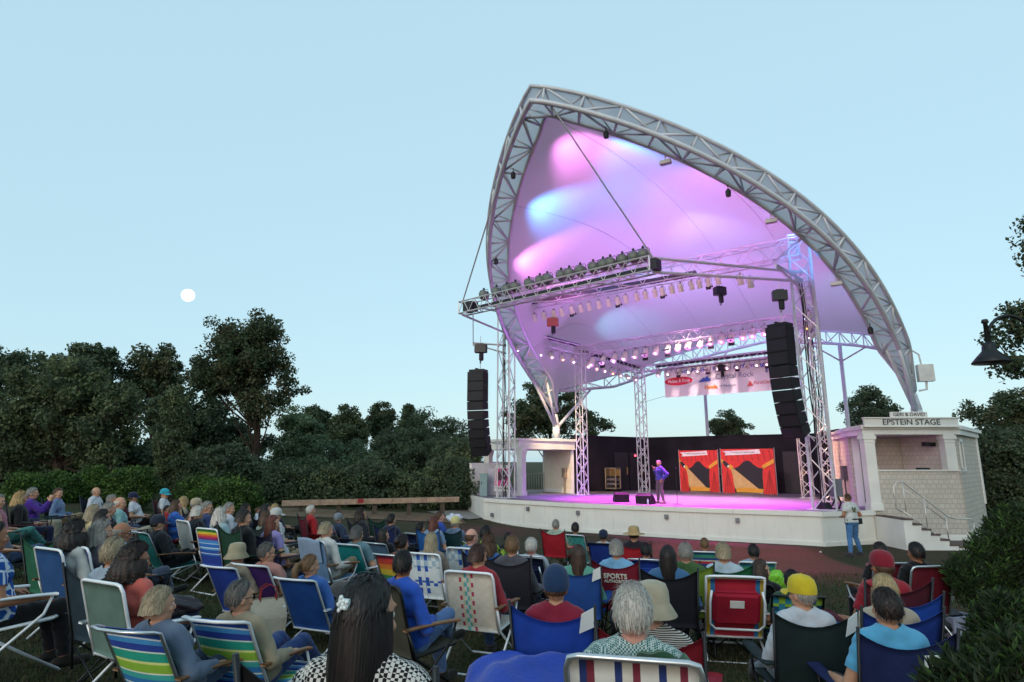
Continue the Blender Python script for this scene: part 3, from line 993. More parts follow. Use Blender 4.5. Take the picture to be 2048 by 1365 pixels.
# window on the right side
d = (C_ - B_).normalized(); n_ = V((d.y, -d.x, 0)); an = math.atan2(d.y, d.x)
c = B_ + V((.06, .06, 0)) + d * .75 + n_ * .09
b = MB()
for s_ in (-1, 1):
    e = c + d * (.27 * s_); b.box((e.x, e.y, 2.98), (.12, .06, 1.1), an)
for z in (2.46, 3.5):
    b.box((c.x, c.y, z), (.66, .065, .12), an)
wf = b.build('window', WHITE, rb, ro)
b = MB(); b.box((c.x - n_.x * .02, c.y - n_.y * .02, 2.98), (.42, .03, .94), an); b.build('pane', mat('dark_glass', '#101c1c', .08, spec=.8), wf, ro)
c = E_.lerp(A2, .55); d = (A2 - E_).normalized(); n_ = V((d.y, -d.x, 0))
if n_.x > 0: n_ = -n_
c = c + n_ * .17
b = MB(); an = math.atan2(d.y, d.x); b.box((c.x, c.y, 2.3), (.5, .18, .55), an)
for k in (-.1, .1):
    e = c + d * k; b.bar((e.x, e.y, SZ), (e.x, e.y, 2.05), .02, 6)
b.build('electrical_box', mat('grey_elbox', '#4a484e', .5), rb, ro)
b = MB(); b.box((15.1, 21.9, 3.35), (.16, .2, .14)); b.box((14.85, 21.85, 3.36), (.16, .2, .14)); b.build('flood_lamp', BLACK, rb, ro)


# text helper -> mesh objects
def text(s, size, M, m, parent, name='lettering', off=(0, 0, 0), xs=1.0, ext=.004, align='CENTER', bold=0.0, shear=0.0):
    cu = bpy.data.curves.new(name, 'FONT'); cu.body = s; cu.size = size; cu.align_x = align; cu.align_y = 'CENTER'; cu.extrude = ext; cu.offset = bold; cu.shear = shear
    cu.resolution_u = 3
    t = bpy.data.objects.new('tmp', cu); col.objects.link(t)
    dg = bpy.context.evaluated_depsgraph_get()
    me = bpy.data.meshes.new_from_object(t.evaluated_get(dg), depsgraph=dg)
    bpy.data.objects.remove(t)
    me.transform(Matrix.Diagonal((xs, 1, 1, 1)))
    me.transform(M)
    me.transform(Matrix.Translation((-off[0], -off[1], -off[2])))
    me.materials.clear(); me.materials.append(m)
    o = bpy.data.objects.new(name, me); col.objects.link(o); o.parent = parent
    return o


def facing(origin, xdir, up=UP):
    """matrix whose X runs along xdir, Y up, Z out of the face"""
    x = V(xdir).normalized(); z = x.cross(V(up)).normalized(); y = z.cross(x)
    M = Matrix.Identity(4)
    for i in range(3):
        M[i][0], M[i][1], M[i][2], M[i][3] = x[i], y[i], z[i], origin[i]
    return M


SIGNINK = mat('sign_ink', '#3f474b', .5)
b = MB(); b.box((13.98, 21.2, 4.1), (3.3, .08, .28)); b.box((13.98, 21.18, 4.25), (3.36, .14, .04)); b.box((13.98, 21.18, 3.945), (3.36, .14, .04))
b.prism([(13.3, 21.18), (14.6, 21.18), (14.6, 21.24), (13.3, 21.24)], 4.27, 4.46)
sg = b.build('name_sign', WHITE, rb, ro)
text('EPSTEIN STAGE', .27, facing((13.98, 21.152, 4.095), (1, 0, 0)), SIGNINK, sg, off=ro, xs=1.1, bold=.003)
text('GERI & DAVID', .17, facing((13.95, 21.172, 4.365), (1, 0, 0)), SIGNINK, sg, off=ro, xs=1.05, bold=.001)
bag = MB(); bag.box((14.4, 21.5, 2.5), (.4, .16, .07), .1)
bo_ = bag.build('tool_pouch', BLACK); tag(bo_, 'small black pouch lying on the half wall under the name sign', 'pouch')
bo_.data.transform(Matrix.Translation((-14.4, -21.5, -2.47))); bo_.location = (14.4, 21.5, 2.47)
# ------------------------------------------------------------------ canopy
CM = V((8.72, 27.35, 0)); HW = 8.04
PF = (13.322, .645, 1.615, 13.746, -.061, 1.2, .287, 5.336)
PR = (-10.967, 0.0, 3.479, 10.637, .409, 2.977, .211, 6.528)
NVT, NVZ = -.533, .846


def cxyz(s, t, z):
    p = CM + E1 * s - E2 * t
    return V((p.x, p.y, z))


def curve(P, x):
    sg = -1 if x < 0 else 1
    x = abs(x)
    T, a, p, zt, b_, pz, w_, zf = P
    return (HW * (x + w_ * math.sin(PI * x)) * sg, T * (1 - a * x - (1 - a) * x ** p), zf + (zt - zf) * (1 - b_ * x - (1 - b_) * x ** pz))


def chord(x, a, b_):
    s0, t0, z0 = curve(PF, x)
    x1 = min(1, abs(x) + .01); x0 = max(0, abs(x) - .01)
    sg = -1 if x < 0 else 1
    p1, p0 = curve(PF, x1 * sg), curve(PF, x0 * sg)
    ds, di = p1[0] - p0[0], (p1[1] - p0[1]) / .846
    L_ = math.hypot(ds, di)
    os_, oi = -di / L_ * sg, abs(ds) / L_
    k = min(1, abs(x) / .07); os_ *= k; oi = oi * k + (1 - k) * 1.05
    tp = min(1.0, .12 + (1 - abs(x)) / .13)
    a *= tp; b_ *= tp
    return cxyz(s0 + a * os_, t0 + a * oi * .846 + b_ * NVT, z0 + a * oi * .533 + b_ * NVZ)


def rear(x, dz=0.0):
    s0, t0, z0 = curve(PR, x)
    return cxyz(s0, t0, z0 - dz * min(1.0, .1 + (1 - abs(x)) / .2))


cp = thing('canopy', cxyz(0, 0, 0), 0, 'tall pointed white membrane canopy on curved steel trusses over the stage', 'canopy')
cpo = tuple(cp.location)
XS = [i / 48 for i in range(-48, 49)]
cF = [chord(x, 0, 0) for x in XS]; cT = [chord(x, .25, .45) for x in XS]; cI = [chord(x, -.72, .4) for x in XS]
rT = [rear(x) for x in XS]; rB = [rear(x, .72) for x in XS]
b = MB()
b.tube(cF, .09, 8); b.tube(cT, .07, 8); b.tube(cI, .075, 8)
st = list(range(1, 97, 3))
for k, i in enumerate(st):
    b.bar(cF[i], cT[i], .042, 6); b.bar(cF[i], cI[i], .042, 6); b.bar(cT[i], cI[i], .03, 6)
    if k + 1 < len(st):
        j = st[k + 1]
        if k % 2: b.bar(cF[i], cT[j], .042, 6); b.bar(cF[i], cI[j], .042, 6); b.bar(cT[i], cI[j], .028, 6)
        else: b.bar(cT[i], cF[j], .042, 6); b.bar(cI[i], cF[j], .042, 6); b.bar(cI[i], cT[j], .028, 6)
b.build('front_truss', STEEL, cp, cpo, True)
b = MB(); b.tube(rT, .07, 8); b.tube(rB, .08, 8)
for k, i in enumerate(st):
    b.bar(rT[i], rB[i], .03, 6)
    if k + 1 < len(st):
        j = st[k + 1]; b.bar(rT[i], rB[j], .03, 6) if k % 2 else b.bar(rB[i], rT[j], .03, 6)
        b.bar(rT[i], rB[i].lerp(rB[j], .5), .022, 5)
b.build('rear_truss', STEEL, cp, cpo, True)
# membrane
NU, NW = 96, 28
mv, mf = [], []
def membrane(x, w_):
    p = chord(x, -.66, .42).lerp(rear(x), w_)
    return p + UP * (2.1 * math.sin(PI * w_) * (1 - abs(x) ** 18))


bmx = MB()
for i in range(NU + 1):
    x = XS[i]
    for j in range(NW + 1):
        bmx.v.append(tuple(membrane(x, j / NW)))
for i in range(NU):
    for j in range(NW):
        a = i * (NW + 1) + j
        bmx.face((a, a + 1, a + NW + 2, a + NW + 1))
bval = MB(); k0 = 0
for i in range(NU + 1):
    for j in range(4):
        bval.v.append(tuple(cT[i].lerp(cI[i], j / 3)))
for i in range(NU):
    for j in range(3):
        a = k0 + i * 4 + j
        bval.face((a, a + 1, a + 5, a + 4))
m, nt, p = node_mat('membrane'); Lk = nt.links.new
p.inputs['Base Color'].default_value = (.66, .63, .67, 1); p.inputs['Roughness'].default_value = .55; p.inputs['Specular IOR Level'].default_value = .25
tr = nt.nodes.new('ShaderNodeBsdfTranslucent'); tr.inputs['Color'].default_value = (.74, .72, .74, 1)
mx = nt.nodes.new('ShaderNodeMixShader'); mx.inputs[0].default_value = .15
Lk(p.outputs[0], mx.inputs[1]); Lk(tr.outputs[0], mx.inputs[2]); Lk(mx.outputs[0], nt.nodes['Material Output'].inputs[0])
tc = nt.nodes.new('ShaderNodeTexCoord'); no = nt.nodes.new('ShaderNodeTexNoise'); no.inputs['Scale'].default_value = .5; Lk(tc.outputs['Object'], no.inputs['Vector'])
bp = nt.nodes.new('ShaderNodeBump'); bp.inputs['Strength'].default_value = .15; bp.inputs['Distance'].default_value = .1; Lk(no.outputs[0], bp.inputs['Height']); Lk(bp.outputs[0], p.inputs['Normal'])
MEMB = m
bmx.build('membrane', MEMB, cp, cpo, True)
MV = MEMB.copy(); MV.name = 'valance_fabric'; MV.node_tree.nodes[mx.name].inputs[0].default_value = .55
bval.build('valance', MV, cp, cpo, True)
b = MB()      # seams of the membrane
for x in (-.75, -.5, -.25, 0, .25, .5, .75):
    b.tube([membrane(x, j / NW) - UP * .012 for j in range(NW + 1)], .012, 4)
b.build('seam', mat('seam', '#b9b2bd', .6), cp, cpo)
# posts
fL, fR = cF[0], cF[-1]
for ft in (fL, fR):
    b = MB()
    b.bar((ft.x, ft.y, 3.88), (ft.x, ft.y, ft.z - .7), .19, 16); b.bar((ft.x, ft.y, ft.z - .7), (ft.x, ft.y, ft.z - .1), .19, 12, r1=.08)
    sgn = -1 if ft is fL else 1
    for tgt in (chord(.86 * sgn, 0, 0), chord(.87 * sgn, -.5, .4), rear(.9 * sgn, .72)):
        b.bar((ft.x, ft.y, ft.z - .85), tgt, .09, 8, r1=.06)
    b.bar((ft.x, ft.y, 3.86 if ft is fL else 4.0), (ft.x, ft.y, 3.96 if ft is fL else 4.1), .28, 16)
    b.build('post', STEEL, cp, cpo, True)
for x in (-.3, .33):
    t_ = rear(x, .72); b = MB()
    b.bar((t_.x, t_.y, .1), t_, .1, 12)
    for dx in (-.14, .14):
        b.bar((t_.x, t_.y, t_.z - 1.0), rear(x + dx, .72), .045, 8)
    b.build('post', STEEL, cp, cpo, True)
# electrical box, floodlights and small black lamps on the arch
b = MB(); c = chord(.955, .25, .5) + V((.45, 0, -.05))
b.box(c, (.5, .3, .62), -.3); b.tube([c + V((-.1, 0, .3)), c + V((-.15, 0, .7)), c + V((-.45, 0, .9))], .03, 6); b.tube([c + V((0, 0, -.3)), c + V((-.02, 0, -.6)), c + V((-.3, 0, -.65))], .04, 6)
b.build('electrical_box', mat('pale_box', '#c8c8c4', .5), cp, cpo)
for x, up in ((.24, 0), (.46, 0), (.66, 0)):
    q_ = chord(x, -.78, .4); b = MB(); b.bar(q_, q_ - UP * .2, .02, 6); b.box(q_ - UP * .26, (.34, .18, .12), -.5)
    b.build('flood_lamp', mat('white_flood', '#cdccc8', .5), cp, cpo)
for x, a_ in ((.13, -.5), (-.16, -.3), (.8, -.6), (.36, -.7), (-.4, -.2)):
    q_ = chord(x, a_, .3); b = MB(); b.bar(q_, q_ - UP * .15, .015, 6); b.lathe([(.05, -.16), (.08, -.14), (.09, .02), (.04, .1)], q_ - UP * .24, 10)
    b.build('spot_lamp', BLACK, cp, cpo)

# ------------------------------------------------------------------ lighting rig
rig = thing('lighting_rig', AB(7, 4, SZ), 0, 'silver box-truss lighting rig with lattice towers standing on the stage', 'lighting rig')
rgo = tuple(rig.location)


def box_truss(b, p0, p1, w_, h, seg, r=.03, rd=.018, side=None):
    """four chords with zigzag lacing on every side; p0,p1 = axis"""
    p0, p1 = V(p0), V(p1); d = (p1 - p0).normalized()
    if side is None:
        side = d.cross(UP)
        side = V((1, 0, 0)) if side.length < .01 else side.normalized()
    u = side; v_ = u.cross(d).normalized()
    cs = [u * (sx * w_ / 2) + v_ * (sy * h / 2) for sx, sy in ((-1, -1), (1, -1), (1, 1), (-1, 1))]
    for c in cs: b.bar(p0 + c, p1 + c, r, 6)
    for k in range(4):
        c0, c1_ = cs[k], cs[(k + 1) % 4]
        for i in range(seg):
            q0, q1 = p0.lerp(p1, i / seg), p0.lerp(p1, (i + 1) / seg)
            if (i + k) % 2: b.bar(q0 + c0, q1 + c1_, rd, 5, caps=False)
            else: b.bar(q0 + c1_, q1 + c0, rd, 5, caps=False)
    for q_ in (p0, p1):
        for k in range(4): b.bar(q_ + cs[k], q_ + cs[(k + 1) % 4], r * .9, 6)


ZF, ZM, ZR, ZMR, ZRR = 10.72, 8.45, 7.86, 9.05, 8.0
eL, eR = atY(925, 618, 24.7), atY(1305, 530, 19.2)
FL, FR, ML, MR, RL, RR = V((-.28, 28.7, 0)), AB(13.95, .25), V((3.56, 31.0, 0)), V((13.4, 26.1, 0)), V((7.2, 33.6, 0)), V((13.7, 28.6, 0))
for c, w_, zt, n_ in ((FL, .62, 10.75, 11), (FR, .72, 11.15, 11), (ML, .40, 8.7, 18), (MR, .46, 9.4, 18), (RL, .44, 8.05, 16), (RR, .44, 8.2, 16)):
    b = MB(); box_truss(b, (c.x, c.y, SZ), (c.x, c.y, zt), w_, w_, n_, .036 if w_ > .5 else .027, .021 if w_ > .5 else .018, side=(E1 + E2 * .25).normalized() if w_ > .5 else E1)
    for z in (SZ + .012,):
        b.box((c.x, c.y, z), (w_ + .2, w_ + .2, .02), math.atan2(E1.y, E1.x))
    b.build('tower', ALU, rig, rgo)
for c in (FL, FR, MR):        # climbing cable bundles inside the towers
    b = MB()
    for k in range(5):
        x_, y_ = c.x + rnd.uniform(-.14, .14), c.y + rnd.uniform(-.14, .14)
        b.tube([(x_ + rnd.uniform(-.05, .05), y_ + rnd.uniform(-.05, .05), SZ + (9.3 - SZ) * t / 8) for t in range(9)], .016 if k < 3 else .024, 5, m=k % 2)
    b.build('cable', [BLACK, mat('white_conduit', '#c9c6c6', .5)], rig, rgo)
for p0, p1, w_, h, n_ in ((FL + UP * (ZF - .38), FR + UP * ZF, .6, .72, 26), (ML + UP * ZM, MR + UP * ZMR, .42, .46, 32), (RL + UP * ZR, RR + UP * ZRR, .36, .32, 26),
                          (FL + UP * 8.9, ML + UP * ZM, .42, .46, 14), (ML + UP * ZM, RL + UP * ZR, .42, .46, 14), (FR + UP * 9.6, MR + UP * ZMR, .42, .46, 16), (MR + UP * ZMR, RR + UP * ZRR, .42, .46, 14),
                          (eL, eR, .5, .5, 30)):
    b = MB(); box_truss(b, p0, p1, w_, h, n_, .028, .015); b.build('truss_beam', ALU, rig, rgo)
b = MB()      # braces that hold the cantilevered front beam, and its stays to the canopy
for dz, tz in ((.24, 9.75), (-.26, 9.4)):
    b.bar(eR + UP * dz, V((FR.x, FR.y, tz)), .055, 8); b.bar(eL + UP * dz, V((FL.x, FL.y, 8.9 if dz < 0 else 9.9)), .05, 8)
b.bar(eR + UP * .3, chord(.035, -.1, 0), .03, 6); b.bar(eL + UP * .3, chord(-.2, 0, 0), .03, 6)
b.bar(V((FR.x, FR.y, 10.2)) - E1 * .9 - E2 * .3, chord(.52, 0, 0), .04, 8)
for t in (.25, .5, .75):
    q_ = eL.lerp(eR, t); a_ = FL.lerp(FR, .03 + .66 * t)
    b.bar(q_ - UP * .2, V((a_.x, a_.y, ZF - .55)), .028, 6)
b.build('brace', ALU, rig, rgo)
b = MB()      # dark cable trays along the beams
for p0, p1, s_ in ((eL + E1 * .2 - UP * .1, eR - E1 * .1 - UP * .1, (.12, .14)), (FL + UP * (ZF - .55) + E1 * 1.6, FR + UP * (ZF - .22) - E1 * 4, (.2, .2)), (FL + UP * 9.2, ML + UP * (ZM + .28), (.16, .14)),
                   (ML + UP * ZM, RL + UP * (ZR + .1), (.14, .12)), (RL + UP * (ZR + .05) + E1, RR + UP * (ZRR + .05) - E1, (.14, .1))):
    d = p1 - p0; an = math.atan2(d.y, d.x); el = math.atan2(d.z, math.hypot(d.x, d.y))
    M = Matrix.Rotation(an, 3, 'Z') @ Matrix.Rotation(-el, 3, 'Y')
    b.box(p0.lerp(p1, .5), (d.length, s_[0], s_[1]), mat=M)
b.box(eR - UP * .02 + E1 * .12, (.22, .4, .36), math.atan2(E1.y, E1.x)); b.box(eL + E1 * .45, (.5, .4, .4), math.atan2(E1.y, E1.x))
b.build('cable_tray', mat('tray', '#20222b', .6), rig, rgo)
for sgn, c in ((-1, FL), (1, FR)):       # hanging arms for the loudspeakers
    b = MB(); t_ = c - E2 * 2.05 + (E1 * -.05 if sgn < 0 else E1 * -.4)
    if sgn < 0: t_ = c - E2 * .9 - E1 * 1.35
    zz = 8.4 if sgn < 0 else 9.55
    b.bar((c.x, c.y, zz - .1), (t_.x, t_.y, zz + .05), .05, 8); b.bar((c.x, c.y, zz - .5), (t_.x, t_.y, zz), .04, 8); b.bar((t_.x, t_.y, zz + .05), (t_.x, t_.y, zz - .1), .04, 8)
    if sgn < 0: b.bar((t_.x, t_.y, zz), eL - UP * .3 + E1 * .6, .02, 6)
    b.build('speaker_arm', ALU, rig, rgo)
    b = MB(); b.bar((c.x, c.y, 3.55), (t_.x + .3, t_.y + .3, 3.72), .035, 8); b.build('tie_bar', ALU, rig, rgo)


# ------------------------------------------------------------------ lamps
def onb(x, y, b_):
    d = ray(x, y)
    k = (b_ + O0.dot(E2)) / d.dot(E2)
    return V((d.x * k, d.y * k, CZ + d.z * k))


CAN = mat('lamp_white', '#e6e1d2', .45, .1, var=.05)
CANDARK = mat('lamp_grey_green', '#6c736b', .5, .2, var=.1)
LENS = {'pink': emis('lens_pink', (1, .55, .85), 9), 'white': emis('lens_white', (1, .85, .95), 12), 'blue': emis('lens_blue', (.55, .6, 1), 10), 'amber': emis('lens_amber', (1, .36, .06), 8), 'magenta': emis('lens_magenta', (1, .2, .75), 8), 'off': mat('lens_off', '#2a262c', .15)}


def onpl(x, y, P, Q):
    d = ray(x, y); n_ = V((Q.y - P.y, -(Q.x - P.x), 0))
    k = V((P.x, P.y, 0)).dot(n_) / V((d.x, d.y, 0)).dot(n_)
    return V((d.x * k, d.y * k, CZ + d.z * k))


def lamp_proto(kind):
    root = thing('stage_lamp', (0, 0, -50), 0)
    RX = Matrix.Rotation(R(90), 3, 'X')      # lathe z -> -y ; lens looks along +Y after flip
    b = MB()
    if kind == 'scoop':
        pr = [(.02, -.2), (.13, -.17), (.19, -.08), (.215, .04), (.215, .12), (.2, .14)]; rl, zl = .18, .145
    else:
        pr = [(.03, -.19), (.085, -.18), (.105, -.13), (.115, .0), (.12, .16), (.125, .18), (.11, .19)]; rl, zl = .1, .195
    FW = Matrix.Rotation(R(-90), 3, 'X')     # z -> +y
    b.lathe(pr, (0, 0, -.22), 14, mat=FW)
    if kind != 'scoop':
        b.lathe([(.13, .165), (.135, .17), (.135, .2), (.13, .205)], (0, 0, -.22), 14, mat=FW)
    h = b.build('housing', CANDARK if kind == 'scoop' else CAN, root, smooth=True)
    b = MB(); r_ = .23 if kind == 'scoop' else .145
    b.tube([(-r_, 0, -.22), (-r_, 0, -.06), (-r_ * .8, 0, 0), (r_ * .8, 0, 0), (r_, 0, -.06), (r_, 0, -.22)], .011, 5); b.box((0, 0, .035), (.06, .06, .09))
    b.build('yoke', DARKTUBE if kind == 'scoop' else mat('yoke', '#8d8b88', .4, .5), root)
    b = MB(); b.lathe([(rl, zl), (rl * .7, zl + .008), (.005, zl + .012)], (0, 0, -.22), 14, mat=FW); l_ = b.build('lens', LENS['off'], root, smooth=True)
    l_.material_slots[0].link = 'OBJECT'; l_.material_slots[0].material = LENS['off']
    if kind == 'flag':
        b = MB(); b.box((0, .24, -.36), (.24, .16, .01), mat=Matrix.Rotation(R(-25), 3, 'X')); b.box((0, .24, -.08), (.24, .16, .01), mat=Matrix.Rotation(R(25), 3, 'X')); b.build('barn_door', BLACK, root)
    return root


PROTO = {k: lamp_proto(k) for k in ('can', 'scoop', 'flag')}
used = set()
LABELS_LAMP = {}


def lamp(kind, p, target, lens, label, group, scl=1.0):
    if kind in used: r = copy_tree(PROTO[kind])
    else: r = PROTO[kind]; used.add(kind)
    d = (V(target) - V(p)).normalized()
    yaw = math.atan2(-d.x, d.y); pit = math.asin(d.z)
    r.location = p
    r.rotation_euler = (0, 0, yaw); r.scale = (scl,) * 3
    for ch in r.children:
        n_ = ch.name.split('.')[0]
        if n_ != 'yoke':
            # tilt about the yoke pivot
            ch.matrix_local = Matrix.Translation((0, 0, -.22)) @ Matrix.Rotation(pit, 4, 'X') @ Matrix.Translation((0, 0, .22))
        if n_ == 'lens':
            ch.material_slots[0].link = 'OBJECT'; ch.material_slots[0].material = LENS[lens]
    tag(r, label, 'stage lamp', group)
    return r


def row(n, p0, p1, bs, kind, lens, tgt, label, group, litlabels=None, hang=.1, jit=0.0, scl=1.0):
    for i in range(n):
        t = i / (n - 1)
        x = p0[0] + (p1[0] - p0[0]) * t; y = p0[1] + (p1[1] - p0[1]) * t
        p = (onpl(x, y, *bs) if isinstance(bs, tuple) else onb(x, y, bs)) + UP * hang
        p += E1 * rnd.uniform(-jit, jit)
        le = lens[i % len(lens)] if not callable(lens) else lens(i)
        kd = kind if isinstance(kind, str) else kind[i % len(kind)]
        lb_ = label
        if litlabels and le in litlabels: lb_ = litlabels[le]
        tg = tgt(p) if callable(tgt) else tgt
        lamp(kd, p, tg, le, lb_, group, scl)


PERF = V((6.0, 25.0, 2.2))
row(16, (970, 590), (1288, 509), (eL, eR), 'scoop', ['off'], lambda p: p + E2 * 6 + UP * -1.5, 'grey-green domed flood lamp standing on top of the foremost beam', 'domed flood lamps on the foremost beam', hang=.22, jit=.1)
row(21, (1070, 632), (1436, 556), (FL, FR), ['can', 'can', 'can', 'can', 'flag'], lambda i: 'pink' if i in (7, 10, 14) else ('amber' if i == 20 else 'off'), lambda p: p + E2 * 4 - UP * 7, 'white can lamp in the long row under the front truss', 'can lamps under the front truss', {'amber': 'white can lamp glowing amber at the right end of the front row', 'pink': 'white can lamp glowing pink in the long row under the front truss'}, jit=.05, scl=.88)
row(1 + 1, (1480, 554), (1500, 560), (FL, FR), 'can', ['off'], lambda p: p + E2 * 4 - UP * 7, 'stray white can lamp near the right front tower', 'can lamps by the right tower')
row(17, (1185, 718), (1528, 656), (ML, MR), ['can', 'flag', 'can', 'can', 'can', 'flag'], ['pink', 'off', 'white', 'blue', 'pink', 'off', 'white', 'pink'], lambda p: p - E2 * 5 - UP * 6, 'lit pink-white can lamp under the middle truss', 'can lamps under the middle truss', {'off': 'dark can lamp under the middle truss', 'blue': 'bluish-lit can lamp under the middle truss'}, jit=.04, scl=1.2)
row(12, (1318, 752), (1536, 730), (RL, RR), ['can', 'can', 'flag'], ['pink', 'white', 'off', 'white', 'pink', 'off', 'pink'], lambda p: p - E2 * 6 - UP * 6, 'lit pink can lamp under the rear truss above the sponsor banner', 'can lamps under the rear truss', {'off': 'dark can lamp under the rear truss above the sponsor banner', 'white': 'white-lit can lamp under the rear truss above the sponsor banner'}, jit=.04, scl=.95, hang=.34)
# side trusses (left): along FL-ML and ML-RL
for (p0, z0, p1, z1, n_, les) in ((FL, 8.6, ML, 8.2, 6, ['blue', 'amber', 'blue', 'white', 'amber', 'blue']), (ML, 8.15, RL, 7.6, 7, ['white', 'amber', 'blue', 'amber', 'white', 'blue', 'blue'])):
    for i in range(n_):
        t = (i + .9) / (n_ + .6); q_ = p0.lerp(p1, t)
        le = les[i]
        first = p0 is FL
        lamp('can', V((q_.x, q_.y, z0 + (z1 - z0) * t - .12)), q_ + E1 * 5 - E2 * 4 + UP * 3, le, {'blue': 'blue-white lit', 'amber': 'amber lit', 'white': 'white lit'}[le] + ' can lamp under the left side truss, ' + ('front half' if first else 'rear half'), 'can lamps under the left side truss')
for i, le in enumerate(['blue', 'amber', 'blue']):
    q_ = FR.lerp(MR, .5 + i * .16)
    lamp('can', V((q_.x, q_.y, 8.8 - i * .25)), q_ - E1 * 6 - E2 * 5 + UP * 3, le, {'blue': 'blue-lit', 'amber': 'orange-lit'}[le] + ' can lamp ' + ['uppermost', 'in the middle', 'lowest'][i] + ' beside the right rear tower', 'can lamps under the right side truss')


# ------------------------------------------------------------------ loudspeakers and hoists
SPK = mat('speaker_black', '#131217', .7, var=.1, spec=.3)
GRL = mat('speaker_grille', '#1a181f', .55, .2, bump=.4, bscale=300)


def line_array(top, yaw, n, h, w_, dp, label):
    r = thing('line_array_speaker', top, yaw, label, 'loudspeaker', 'hanging line arrays')
    b = MB(); b.box((0, 0, .06), (w_ * .9, dp * .8, .1)); b.box((0, 0, .13), (.08, dp * .9, .06)); b.build('fly_frame', DARKTUBE, r)
    y, z, an = 0.0, 0.0, 0.0
    for i in range(n):
        an = 0 if i < 3 else an + R(3.4)
        M = Matrix.Rotation(-an, 3, 'X')
        hh = h if i > 2 else h * 1.12
        c = V((0, y, z)) + M @ V((0, 0, -hh / 2))
        b = MB(); k = len(b.v)
        for (sx, sy, sz) in ((-1, -1, -1), (1, -1, -1), (1, 1, -1), (-1, 1, -1), (-1, -1, 1), (1, -1, 1), (1, 1, 1), (-1, 1, 1)):
            taper = .80 if (sy < 0 and i > 2) else .985
            q_ = c + M @ V((sx * w_ / 2 * (.86 if sy < 0 else 1), sy * dp / 2, sz * hh / 2 * taper)); b.v.append(tuple(q_))
        for f_ in ((0, 3, 2, 1), (4, 5, 6, 7), (0, 1, 5, 4), (1, 2, 6, 5), (2, 3, 7, 6), (3, 0, 4, 7)): b.face([k + i_ for i_ in f_])
        cab = b.build('cabinet', SPK, r)
        b = MB(); g_ = c + M @ V((0, dp / 2 + .006, 0)); b.box(g_, (w_ * .94, .012, hh * .86), mat=M); b.build('grille', GRL, cab)
        e = V((0, y, z)) + M @ V((0, 0, -hh)); y, z = e.y, e.z
    return r


yawF = math.atan2(E2.x, -E2.y)      # local +Y towards the audience (-E2)
aL = atY(957, 745, 27.3); aR = atY(1560, 655, 20.4)
line_array(aL, yawF + .25, 9, .40, .82, .62, 'black curved stack of loudspeakers hanging at the left of the stage')
line_array(aR, yawF - .3, 9, .405, .76, .6, 'large black curved stack of loudspeakers hanging in front of the right tower')


def hoist(p, label, body='hoist_black', colr='#1a1b20', sc_=1.0, chain_to=None, chain_up=None):
    r = thing('chain_hoist', p, rnd.uniform(-.4, .4), label, 'chain hoist', 'chain hoists')
    b = MB()
    b.prism([(-.26 * sc_, -.16 * sc_), (.26 * sc_, -.16 * sc_), (.3 * sc_, .12 * sc_), (.12 * sc_, .2 * sc_), (-.26 * sc_, .16 * sc_)], -.02, .36 * sc_)
    b.box((0, 0, .38 * sc_), (.3 * sc_, .2 * sc_, .05)); b.build('motor', mat(body, colr, .45), r)
    b = MB(); b.lathe([(.07 * sc_, -.4 * sc_), (.11 * sc_, -.36 * sc_), (.11 * sc_, -.06), (.08 * sc_, -.02)], (.04, 0, 0), 12); b.build('chain_bag', mat('chain_bag', '#24242a', .8), r)
    b = MB()
    if chain_up: b.bar((0, 0, .38 * sc_), (0, 0, chain_up), .012, 5)
    b.bar((0, 0, .3), (0, 0, -max(chain_to or 0, .5 * sc_)), .014, 5)
    b.lathe([(.03, -.52 * sc_), (.045, -.48 * sc_), (.03, -.4 * sc_)], (0, 0, 0), 8)
    b.build('chain', mat('chain', '#8f8f92', .35, .8), r)
    return r


p = atY(961, 705, 27.3)
hoist(p, 'black chain hoist above the left loudspeaker stack', chain_up=.75, chain_to=aL.z and (p.z - aL.z - .1))
hoist(onpl(1105, 652, FL, FR), 'red-sided hanging hoist under the left part of the front truss', 'hoist_red', '#a5303c', .95, chain_up=.8)
hoist(onpl(1440, 590, FL, FR), 'black hanging hoist under the right part of the front truss', 'hoist_dark', '#1c1a24', .85, chain_up=.7)
p = atY(1560, 600, 20.4)
hoist(p, 'black chain hoist above the right loudspeaker stack', chain_up=.6, chain_to=(p.z - aR.z - .1), sc_=.9)
hoist(onpl(1443, 742, RL, RR), 'small black hoist over the middle of the sponsor banner', 'hoist_dark', '#1c1a24', .8, chain_up=.5)

# ------------------------------------------------------------------ sponsor banner
bn = thing('sponsor_banner', onb(1440, 798, 7.55), 0, 'wide pale banner of sponsor names hanging under the rear truss', 'banner')
bno = tuple(bn.location)
TL, TR_, BL, BR = onb(1328, 742, 7.55), onb(1562, 709, 7.55), onb(1329, 797, 7.55), onb(1562, 779, 7.55)
zt, zb = (TL.z + TR_.z) / 2, (BL.z + BR.z) / 2
b = MB()
LB = (TR_ - TL); LB.z = 0; wB = LB.length; dB = LB.normalized()
o0 = V((TL.x, TL.y, 0))
b.sheet(lambda u, v: o0 + dB * (u * wB) + UP * (zb + (zt - zb) * v) - E2 * (.03 * math.sin(u * 9) * (1 - v)), 24, 6, .01)
b.build('cloth', mat('banner_cloth', '#e9e2e6', .7, var=.03), bn, bno)
b = MB(); b.bar(o0 - dB * .9 + UP * (zt - .05), o0 + dB * (wB + .3) + UP * (zt - .05), .02, 6); b.bar(o0 + UP * (zb + .1), o0 - dB * 1.4 + UP * (zb - .2), .008, 4); b.build('rope', DARKTUBE, bn, bno)
BH = zt - zb


def onban(u, v, lift=.03):
    p_ = o0 + dB * (u * wB) - E2 * (lift + .03) + UP * (zb + BH * v)
    return facing(p_, dB)


